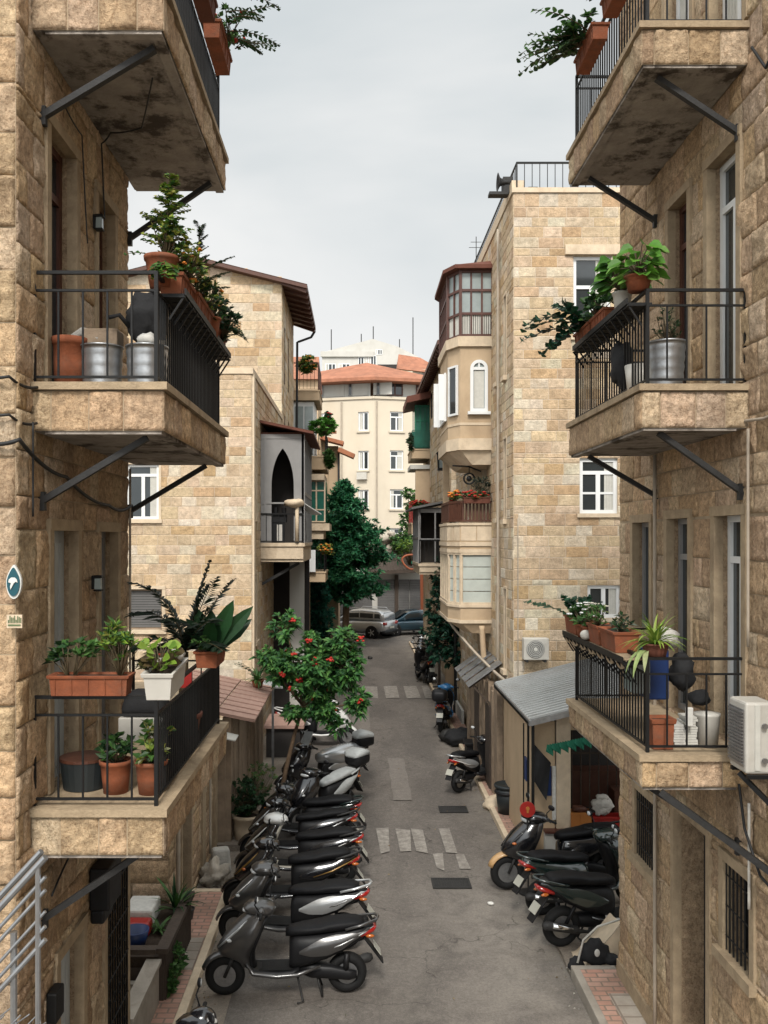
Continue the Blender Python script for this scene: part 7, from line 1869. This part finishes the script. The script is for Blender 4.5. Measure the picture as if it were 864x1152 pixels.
    # engine, swing arm, exhaust, stand
    mb=MB(); mb.smooth=True; mb.loft([rsec(x,z0,z1,w,12,3,y0=y) for x,z0,z1,w,y in ((-.12,.25,.36,.09,0),(-.25,.20,.38,.11,.01),(-.45,.20,.36,.07,.06),(-.64,.19,.31,.045,.095),(-.72,.21,.29,.03,.095))])
    mb.tube([(-.62,.095,.50),(-.60,.10,.28)],.03,8); mb.tube([(-.42,-.06,.62),(-.62,-.09,.28)],.022,8); Bd(mb,'engine','plastic_black')
    mb=MB(); mb.smooth=True; mb.tube([(-.15,-.05,.24),(-.35,-.11,.19),(-.48,-.125,.22),(-.50,-.13,.24),(-.86,-.135,.34),(-.90,-.135,.35)],[.014,.018,.03,.052,.056,.03],10); ex=Bd(mb,'exhaust','bracket_metal')
    mb=MB(); mb.smooth=True; mb.tube([(-.56,-.16,.27),(-.80,-.166,.34)],[.030,.034],8); Bd(mb,'heat_shield','chrome',ex)
    mb=MB(); mb.smooth=True
    for s in (-1,1): mb.tube([(-.30,.05*s,.24),(-.36,.13*s,.015)],.012,6)
    mb.tube([(-.36,.13,.02),(-.36,-.13,.02)],.010,6); mb.tube([(-.10,.12,.26),(-.16,.24,.02),(-.10,.27,.015)],.011,6); Bd(mb,'stand','bracket_metal')
    # steering group
    ca,sa=math.cos(steer),math.sin(steer); px=.255
    def S(p): x,y,z=p; x-=px; return (px+x*ca-y*sa, x*sa+y*ca, z)
    mb=MB(); mb.smooth=True
    secs=[]
    for k,(z,xf,xb,w) in enumerate(((.95,.42,.18,.09),(.99,.46,.15,.15),(1.03,.47,.13,.175),(1.07,.43,.14,.15),(1.10,.34,.17,.085))):
        ring=[]
        for i in range(18):
            a=2*PI*i/18; c=math.cos(a); s_=math.sin(a); ring.append(S(((xf+xb)/2+(xf-xb)/2*c, w*math.copysign(abs(s_)**.8,s_), z+.02*c)))
        secs.append(ring)
    mb.loft(secs)
    for s in (-1,1): mb.tube([S((.25,.10*s,1.035)),S((.22,.22*s,1.04))],[.05,.026],10)
    hbo=Bd(mb,'headset',hb)
    mb=MB(); mb.smooth=True; mb.ell(S((.435,0,1.005)),.045,.10,.038,14,8,rot=Matrix.Rotation(steer,3,'Z')); Bd(mb,'headlight','lens_clear',hbo)
    for s in (-1,1):
        mb=MB(); mb.smooth=True; mb.tube([S((.22,.21*s,1.04)),S((.185,.35*s,1.03))],.018,8); Bd(mb,'handlebar_grip','rubber',hbo)
        mb=MB(); mb.smooth=True; mb.tube([S((.26,.20*s,1.05)),S((.245,.33*s,1.035))],.007,6); Bd(mb,'brake_lever','bracket_metal',hbo)
    for s in (-1,1):
        mb=MB(); mb.smooth=True; mb.tube([S((.24,.21*s,1.05)),S((.27,.27*s,1.16)),S((.24,.31*s,1.215))],.007,6); mb.ell(S((.235,.325*s,1.245)),.02,.062,.040,12,8,rot=Matrix.Rotation(steer+.2*s,3,'Z'))
        mi=Bd(mb,'mirror','plastic_black',hbo)
        mb=MB(); mb.smooth=True; mb.ell(S((.222,.325*s,1.245)),.010,.052,.032,12,6); Bd(mb,'mirror_glass','lens_clear',mi)
    if windshield:
        mb=MB(); mb.smooth=True; P=[];F=[]
        for i in range(7):
            for j in range(6): a=-1+2*i/6; b=j/5; P.append(S((.40-.13*b-.10*a*a, .17*a*(1-.25*b), 1.04+.30*b)))
        for i in range(6):
            for j in range(5): a=i*6+j; F.append((a,a+1,a+7,a+6))
        mb.add(P,F); Bd(mb,'windshield','cover_grey',hbo)
    if topcase:
        mb=MB(); mb.smooth=True; mb.loft([rsec(x,z0,z1,w,18,3.4) for x,z0,z1,w in ((-1.10,.94,1.10,.12),(-1.07,.90,1.16,.18),(-.93,.88,1.20,.205),(-.78,.89,1.17,.19),(-.74,.93,1.10,.13))]); tc=Bd(mb,'top_case','plastic_black')
        if topcase!='plastic_black':
            mb=MB(); mb.smooth=True; mb.loft([rsec(x,1.06,z1,w,18,3.0) for x,z1,w in ((-1.105,1.10,.10),(-1.07,1.18,.185),(-.93,1.225,.21),(-.78,1.19,.195),(-.735,1.10,.12))]); Bd(mb,'top_case_lid',topcase,tc)
        mb=MB(); mb.box(-1.0,-.72,-.08,.08,.845,.90); Bd(mb,'luggage_rack','bracket_metal')
    if cover:
        mb=MB(); mb.smooth=True; rings=[]
        for x,z0,z1,w in ((.05,.68,.84,.10),(-.12,.62,.90,.19),(-.35,.55,.95,.235),(-.60,.56,.98,.23),(-.82,.64,.97,.19),(-.95,.72,.90,.10)):
            r_=rsec(x,z0,z1,w,20,2.4); rings.append([(a+.02*noise.noise(V((a*6,b*6,c*6))),b*(1+.12*noise.noise(V((a*9,b*9,c*5)))),c+.02*noise.noise(V((a*7,b*7,1)))) for a,b,c in r_])
        mb.loft(rings); Bd(mb,'seat_cover',cover)
    for o in list(root.children_recursive):
        if o.type!='MESH': continue
        k=o.name.split('.')[0]; par=o.parent.name.split('.')[0]
        for v in o.data.vertices:
            if k in('front_wheel','front_mudguard') or par=='front_wheel': v.co.x+=.13*fx
            elif k=='rear_wheel' or par=='rear_wheel': v.co.x+=.13*rx
            else: v.co.x*=1.13
    return root
GL='scooters parked in a row along the left side'
# z-height of the ground at each scooter is the road (about 0.02)
scooter('scooter','silver-grey scooter with black seat, nearest complete one of the left row',body='paint_grey',accent='paint_silver',loc=(-.86,10.90,.02),heading=PI+.05,scale=1.03,steer=-.25,group=GL,lean=.0)
scooter('scooter','dark grey scooter with silver rear panel, directly behind the nearest silver-grey one',body='paint_grey',panel='paint_silver',loc=(-.92,12.15,.02),heading=PI-.10,scale=1.03,steer=.3,group=GL,accent='chrome',handlebar='chrome' and 'paint_grey')
scooter('scooter','black scooter with gold-brown side stripe, third complete one in the left row',body='paint_black',panel='paint_black',accent='paint_gold',loc=(-1.02,13.3,.02),heading=PI+.10,scale=1.0,steer=.1,group=GL,style=1)
scooter('scooter','black scooter with cream leg shield and white trim, middle of the left row',body='paint_black',panel='paint_black',accent='paint_white',inner='beige_plastic',loc=(-.98,14.35,.02),heading=PI-.03,scale=1.02,steer=.35,group=GL,handlebar='paint_white')
scooter('scooter','black scooter with thin silver side line, just behind the cream-shielded one',body='paint_black',panel='paint_black',accent='paint_silver',loc=(-1.05,15.3,.02),heading=PI+.09,lean=.05,scale=1.0,group=GL,steer=.2)
scooter('scooter','plain black scooter before the two grey-topped ones in the left row',body='paint_black',panel='paint_green_black',loc=(-.98,16.2,.02),heading=PI-.08,lean=-.05,scale=1.0,group=GL,style=1)
scooter('scooter','black scooter with grey seat and grey-lidded top case, nearer of the two grey-topped ones',body='paint_black',loc=(-.70,17.35,.02),heading=PI+.9,scale=1.05,group=GL,panel='cover_grey',seat='cover_grey',topcase='cover_grey',tail='lens_orange')
scooter('scooter','scooter under a pale grey cover with orange tail lamp, under the flowering tree',body='paint_black',panel='paint_silver',loc=(-.85,19.35,.02),heading=PI+.5,scale=1.05,group=GL,cover='paint_silver',topcase='cover_grey',windshield=True,tail='lens_orange')
scooter('motorbike','white scooter with black wheels under the flowering tree, facing the road',body='paint_white',panel='paint_white',inner='plastic_black',loc=(-1.1,23.9,.02),heading=-.15,scale=1.1,cat='scooter',fender='paint_white')
scooter('scooter','black scooter at the very bottom edge, only its headset and mirrors showing',body='paint_black',panel='paint_black',accent='paint_white',loc=(-1.15,8.28,.02),heading=PI+.05,scale=1.03,steer=.25,group=GL,handlebar='paint_black')
mb=MB(); mb.smooth=True; mb.ell((-1.46,8.30,1.10),.14,.12,.115,20,12); mb.m=1; mb.tube([(-1.38,8.19,1.16),(-1.33,8.24,1.12),(-1.34,8.30,1.02)],.025,8)
single(mb,'helmet',['paint_black','paint_white'] and [M_('paint_black'),M_('paint_white')],'black and white helmet hung on the bottom-edge scooter','helmet')
GRR='scooters parked along the right side'
# right-hand side
scooter('scooter','black scooter with tan front mudguard, parked across the shop counter',body='paint_black',fender='paint_tan',inner='plastic_black',group=GRR,loc=(3.18,14.22,.02),heading=PI+.12,scale=1.10,steer=.2,style=2,handlebar='paint_black')
scooter('scooter','dark green-black scooter in the middle of the right-hand three, front basket to the shop',body='paint_green_black',group=GRR,loc=(3.42,13.38,.02),heading=.30,scale=1.05,style=2,panel='paint_green_black')
scooter('scooter','black scooter with red tail lamp and white leg shield, nearest the right stone corner',body='paint_black',panel='paint_green_black',inner='paint_white',group=GRR,loc=(3.52,12.35,.02),heading=.26,scale=1.10,style=1,tail='lens_red')
scooter('scooter','black and silver scooter standing beside the boulder on the right',body='paint_black',panel='paint_silver',group=GRR,loc=(2.66,20.0,.02),heading=.85,scale=.98,steer=-.2,accent='paint_white',style=1)
scooter('scooter','blue scooter seen from behind on the right side',body='paint_blue',panel='paint_blue',group=GRR,loc=(2.55,26.2,.02),heading=1.35,scale=1.1,accent=None,topcase='plastic_black',windshield=False)
scooter('scooter','black scooter with big black top case on the right, nearer the far crossing',body='paint_black',group=GRR,loc=(2.55,34.6,.02),heading=1.75,scale=1.2,topcase='plastic_black',windshield=False,style=1)
scooter('scooter','black and white scooter with a cream helmet at the far right kerb',body='paint_black',panel='paint_white',fender='paint_white',group=GRR,loc=(2.75,37.5,.02),heading=-1.9,scale=1.1,style=1)
mb=MB(); mb.smooth=True; mb.ell((3.0,38.6,1.25),.17,.17,.17,14,10); single(mb,'helmet','beige_plastic','cream helmet on the farthest right scooter','helmet')
scooter('scooter','dark scooter half hidden by the far ivy on the right, last in line',body='paint_black',group=GRR,loc=(2.9,40.3,.02),heading=-1.7,scale=1.1)
mb=MB(); mb.smooth=True; mb.lathe([(.16,.96),(.20,1.12),(.19,1.2),(.02,1.22)],(3.12,34.2,0),14); single(mb,'red_box','red_paint','small bright red box on the rack beside the far black top case','box')
mb=MB(); mb.tube([(2.9,31.8,.1),(2.9,31.8,1.5)],.05,8); mb.lathe([(.09,.1),(.07,.2)],(2.9,31.8,0),10); single(mb,'bollard','dark_wood','dark bollard on the pavement before the far scooters','bollard')
# black crates and bag by the kerb near the blue scooter
mb=MB(); mb.box(2.72,3.12,22.3,22.75,.12,.42); mb.box(2.68,3.16,22.26,22.79,.38,.45); mb.box(2.8,2.95,22.2,22.255,.2,.3); single(mb,'black_crate','plastic_black','black plastic crate on the right pavement, nearest of the dark heap','crate',bevel=.015)
mb=MB(); mb.smooth=True; mb.ell((2.72,23.9,.24),.34,.32,.24,16,10,jit=.5); single(mb,'bin_bag','black_cloth','black bin bag slumped behind the black crate','bag')
mb=MB(); mb.smooth=True; mb.ell((2.50,24.3,.20),.26,.2,.18,14,8,jit=.4); single(mb,'tarpaulin','bracket_metal','grey tarpaulin heap beside the black bin bag','tarpaulin')
# junk at the corner of the right near building
mb=MB(); mb.smooth=True
P=[];F=[]
for i in range(13):
    for j in range(9):
        x=2.86+.52*i/12; y=11.45+.50*j/8; z=.62*(i/12)**1.2*(1-.15*(j/8))+.05*noise.noise(V((x*6,y*6,2)))+.03
        P.append((x,y,z))
for i in range(12):
    for j in range(8): a=i*9+j; F.append((a,a+1,a+10,a+9))
mb.add(P,F); n0=len(mb.v); mb.add([(x,y-.012,z) for x,y,z in P if y<11.46]+[(x,y-.01,0) for x,y,z in P if y<11.46],[(i,i+1,14+i,13+i) for i in range(12)])
single(mb,'tarpaulin','lighttrim','beige tarpaulin slumped against the right stone corner','tarpaulin')
mb=MB(); mb.smooth=True; mb.tube([(2.80,11.35,.17),(2.90,11.45,.42),(3.08,11.43,.60),(3.34,11.40,.70)],.014,6); single(mb,'hose','white_plastic','pale hose curving over the beige tarpaulin','hose')
mb=MB(); mb.smooth=True; mb.ell((3.05,11.45,.26),.19,.10,.17,26,18,jit=.28); mb.ell((3.24,11.40,.20),.10,.09,.07,16,10,jit=.3); mb.ell((2.80,11.42,.12),.10,.07,.10,16,10,jit=.3)
o=single(mb,'black_bag','black_cloth','torn black bag at the end of the right pink pavement','bag')
mb=MB(); mb.smooth=True; mb.ell((3.05,11.345,.30),.035,.012,.05,10,8); mb.build('sticker',M_('paper'),o)
mb=MB(); mb.smooth=True; mb.ell((2.02,13.55,.03),.05,.04,.025,10,6,jit=.4); single(mb,'paper_scrap','paper','crumpled paper scrap on the road by the right scooters','litter')
mb=MB(); mb.smooth=True; mb.ell((.55,41,.06),.12,.16,.07,8,6); mb.ell((.48,40.9,.12),.04,.05,.04,8,6); single(mb,'pigeon','bracket_metal','small grey pigeon standing in the road beyond the far crossing','bird')

# ================================================================== CARS
def car(name, label, body, loc, heading, L=4.2, W=1.74, H=1.60, kind='suv', cat='car'):
    t=thing(name,label,cat,loc,heading)
    Bd=lambda mb,n,m,p=None,T_=t,**k: mb.build(n,m if isinstance(m,list) else M_(m),p or T_,world=False,**k)
    h=L/2; w=W/2
    belt=.98 if kind=='suv' else .88
    prof=[(-h,.42,belt-.05,w*.86),(-h+.10,.30,belt+.02,w*.96),(-h+.6,.26,belt+.03,w),(-.3,.24,belt,w),(h-1.3,.24,belt-.02,w),(h-.7,.26,belt-.10,w*.98),(h-.2,.28,belt-.24,w*.93),(h,.36,belt-.42,w*.80)]
    mb=MB(); mb.smooth=True
    mb.loft([rsec(x,*interp(prof,x),22,4.6) for x in [-h+L*i/26 for i in range(27)]]); b=Bd(mb,'body',body)
    if kind=='suv': cab=[(-h+.12,belt-.05,H-.22,w*.80),(-h+.42,belt-.05,H-.04,w*.80),(-.3,belt-.05,H,w*.80),(.35,belt-.05,H-.06,w*.79),(1.10,belt-.06,belt+.10,w*.80),(1.25,belt-.08,belt,w*.80)]
    else: cab=[(-h+.35,belt-.06,belt+.05,w*.78),(-h+1.0,belt-.06,H-.10,w*.77),(-.35,belt-.05,H,w*.78),(.25,belt-.05,H-.05,w*.77),(1.05,belt-.06,belt+.08,w*.78),(1.2,belt-.08,belt,w*.78)]
    x0,x1=cab[0][0],cab[-1][0]
    mb=MB(); mb.smooth=True; mb.loft([rsec(x,*interp(cab,x),22,4.2) for x in [x0+(x1-x0)*i/20 for i in range(21)]]); cb=Bd(mb,'cabin',body)
    for s in (-1,1):                                              # side glass
        for (a,c) in ((-.28,.62),(-1.18,-.34),(-1.62 if kind=='suv' else -1.45,-1.26)):
            mb=MB(); n=5;P=[];F=[]
            for i in range(n+1):
                x=a+(c-a)*i/n; z0,z1,ww=interp(cab,x)
                lo=belt+.03; hi=max(lo+.02,z1-.09)
                for j in range(4):
                    z=lo+(hi-lo)*j/3; v=(z-(z0+z1)/2)/((z1-z0)/2); v=max(-.97,min(.97,v)); P.append((x,s*(ww*(1-abs(v)**4.2)**(1/4.2)+.006),z))
            for i in range(n):
                for j in range(3): q=i*4+j; F.append((q,q+1,q+5,q+4))
            mb.smooth=True; mb.add(P,F); Bd(mb,'side_window','glass',cb)
    ez=H-.13
    mb=MB(); 
    if kind=='suv': mb.add([(-h+.13,-w*.66,belt+.05),(-h+.13,w*.66,belt+.05),(-h+.22,w*.60,H-.16),(-h+.22,-w*.60,H-.16)],[(0,1,2,3)]); mb.v=[(x-.035,y,z) for x,y,z in mb.v]
    else: mb.add([(-h+.42,-w*.64,belt+.09),(-h+.42,w*.64,belt+.09),(-h+.98,w*.58,H-.10),(-h+.98,-w*.58,H-.10)],[(0,1,2,3)]); mb.v=[(x-.03,y,z+.03) for x,y,z in mb.v]
    Bd(mb,'rear_window','glass',cb)
    mb=MB(); mb.add([(1.10,-w*.66,belt+.10),(1.10,w*.66,belt+.10),(.42,w*.6,H-.09),(.42,-w*.6,H-.09)],[(0,1,2,3)]); mb.v=[(x+.03,y,z+.025) for x,y,z in mb.v]; Bd(mb,'windscreen','glass',cb)
    for (x,s) in ((h-.82,1),(h-.82,-1),(-h+.78,1),(-h+.78,-1)):
        mb=MB(); mb.smooth=True; mb.lathe([(.30,-.10),(.33,-.08),(.335,.08),(.30,.10),(.20,.105)],(x,s*(w-.10),.335),26,'y'); o=Bd(mb,'wheel','rubber')
        mb=MB(); mb.lathe([(.21,s*.106),(.20,s*.09),(.04,s*.11)],(x,s*(w-.10),.335),20,'y')
        for k in range(5):
            a=2*PI*k/5; mb.beam((x,s*(w+.012),.335),(x+.2*math.cos(a),s*(w+.012),.335+.2*math.sin(a)),.05,.02,up=(0,1,0))
        Bd(mb,'rim','paint_silver',o)
        mb=MB(); mb.smooth=True; mb.lathe([(.385,s*.02),(.39,s*.108)],(x,s*(w-.10),.34),24,'y'); mb.lathe([(.39,s*.1085),(.33,s*.1086)],(x,s*(w-.10),.34),24,'y'); Bd(mb,'wheel_arch','plastic_black')
    mb=MB(); mb.smooth=True; mb.loft([rsec(x,.24,.50,ww,16,4) for x,ww in ((-h-.04,w*.82),(-h+.02,w*.93),(-h+.25,w*.985))]); Bd(mb,'rear_bumper','plastic_black' if kind=='suv' else body)
    for s in (-1,1):
        mb=MB(); mb.smooth=True; mb.cbox((-h+.05,s*w*.74,belt-.14),.16,.30,.17); Bd(mb,'tail_lamp','lens_red',bevel=.03)
        mb=MB(); mb.cbox((h-.16,s*w*.62,.62),.20,.34,.13); Bd(mb,'headlight','lens_clear',bevel=.03)
        mb=MB(); mb.cbox((.78,s*(w+.06),belt+.06),.10,.16,.12); Bd(mb,'wing_mirror',body,bevel=.03)
    mb=MB(); mb.box(-h-.062,-h-.045,-.26,.26,.56,.67); mb.m=0; Bd(mb,'number_plate','plate_white')
    if kind=='suv':
        mb=MB()
        for s in (-1,1): mb.tube([(-1.4,s*w*.68,H-.01),(-1.3,s*w*.68,H+.05),(.2,s*w*.68,H+.05),(.3,s*w*.68,H-.03)],.018,6)
        Bd(mb,'roof_rail','paint_silver')
    return t
car('parked_car','silver hatchback parked at an angle in front of the grey garage shutters','paint_silver',(.15,50.6,0),R(150),kind='suv',H=1.60,L=3.9)
car('parked_car','dark teal saloon parked right of the silver car at the far garage','paint_teal',(3.05,51.8,0),R(200),kind='saloon',H=1.45,L=4.3)

mb=MB(); rr=random.Random(200)                                  # dead leaves and grit gathered along the kerbs
for i in range(420):
    side=rr.random()
    if side<.45: x=rr.gauss(-1.85,.12); y=rr.uniform(9.3,15.8)
    elif side<.8: x=rr.gauss(2.60,.10); y=rr.uniform(9,30)
    else: x=rr.uniform(-1.4,2.6); y=rr.uniform(9,30)
    z=.034; s_=rr.uniform(.008,.026); a=rr.uniform(0,6.3); mb.tint=rr.choice([(.20,.12,.05),(.12,.08,.04),(.30,.22,.10),(.08,.09,.03),(.45,.42,.36)])
    mb.add([(x+s_*math.cos(a),y+s_*math.sin(a),z),(x-s_*.5*math.sin(a),y+s_*.5*math.cos(a),z+s_*.4),(x-s_*math.cos(a),y-s_*math.sin(a),z),(x+s_*.5*math.sin(a),y-s_*.5*math.cos(a),z+.002)],[(0,1,2,3)])
o=mb.build('leaf_litter',M_('leaf'),recalc=False); tag(o,'dead leaves and grit scattered along the kerbs','litter',kind='stuff')
# ================================================================== DAYLIGHT, CAMERA
w=bpy.data.worlds.new('World'); sc.world=w; w.use_nodes=True; nt=w.node_tree; L=nt.links
bg=nt.nodes['Background']; out=nt.nodes['World Output']
SUN_EL=R(46); SUN_AZ=R(184)     # compass style: behind the camera, a little to the left
sky=nd(nt,'ShaderNodeTexSky',sky_type='NISHITA'); sky.sun_disc=False; sky.sun_elevation=SUN_EL; sky.sun_rotation=SUN_AZ; sky.dust_density=3; sky.air_density=1.2
hs=nd(nt,'ShaderNodeHueSaturation'); hs.inputs['Saturation'].default_value=.12; L.new(sky.outputs[0],hs.inputs['Color'])
tc=nd(nt,'ShaderNodeTexCoord'); mp=nd(nt,'ShaderNodeMapping'); mp.inputs['Scale'].default_value=(1,1,2.6); L.new(tc.outputs['Generated'],mp.inputs['Vector'])
n=nd(nt,'ShaderNodeTexNoise'); n.inputs['Scale'].default_value=1.7; n.inputs['Detail'].default_value=5; n.inputs['Roughness'].default_value=.5; n.inputs['Distortion'].default_value=.4; L.new(mp.outputs[0],n.inputs['Vector'])
r=nd(nt,'ShaderNodeValToRGB'); r.color_ramp.elements[0].position=.34; r.color_ramp.elements[0].color=(6.9,7.55,7.85,1); r.color_ramp.elements[1].position=.66; r.color_ramp.elements[1].color=(9.9,10.0,9.95,1); L.new(n.outputs[0],r.inputs[0])
mx=nd(nt,'ShaderNodeMix',data_type='RGBA'); mx.inputs[0].default_value=.86; L.new(hs.outputs[0],mx.inputs[6]); L.new(r.outputs[0],mx.inputs[7])
# cloud deck brighter overhead and towards the hidden sun than at the horizon ahead
geo=nd(nt,'ShaderNodeVectorMath',operation='DOT_PRODUCT'); L.new(tc.outputs['Generated'],geo.inputs[0])
geo.inputs[1].default_value=(math.sin(SUN_AZ)*math.cos(SUN_EL),math.cos(SUN_AZ)*math.cos(SUN_EL),math.sin(SUN_EL))
mr=nd(nt,'ShaderNodeMapRange'); mr.inputs[1].default_value=0; mr.inputs[2].default_value=1; mr.inputs[3].default_value=1; mr.inputs[4].default_value=2.3; L.new(geo.outputs['Value'],mr.inputs[0])
sc_=nd(nt,'ShaderNodeVectorMath',operation='SCALE'); L.new(mx.outputs[2],sc_.inputs[0]); L.new(mr.outputs[0],sc_.inputs['Scale'])
L.new(sc_.outputs[0],bg.inputs['Color']); bg.inputs['Strength'].default_value=.0515
sd=bpy.data.lights.new('sun','SUN'); sd.energy=1.5; sd.angle=R(12); sd.color=(1,.96,.90)
so=bpy.data.objects.new('sun',sd); col.objects.link(so); so.location=(0,-10,30)
dirv=V((math.sin(SUN_AZ)*math.cos(SUN_EL),math.cos(SUN_AZ)*math.cos(SUN_EL),math.sin(SUN_EL)))
so.rotation_euler=dirv.to_track_quat('Z','Y').to_euler()
cd=bpy.data.cameras.new('camera'); cd.sensor_fit='HORIZONTAL'; cd.sensor_width=36; cd.lens=36*1000/864
cd.shift_x=29/864; cd.shift_y=29/864; cd.clip_start=.1; cd.clip_end=3000
co=bpy.data.objects.new('camera',cd); col.objects.link(co); co.location=(0,0,5.6); co.rotation_euler=(R(90),0,0); sc.camera=co
sc.view_settings.view_transform='Standard'; sc.view_settings.look='None'; sc.view_settings.exposure=.9; sc.view_settings.gamma=1; sc.view_settings.use_curve_mapping=False
sc.render.engine='CYCLES'
try:
    sc.cycles.max_bounces=6; sc.cycles.diffuse_bounces=1; sc.cycles.glossy_bounces=2; sc.cycles.transmission_bounces=2; sc.cycles.use_denoising=True
except Exception: pass
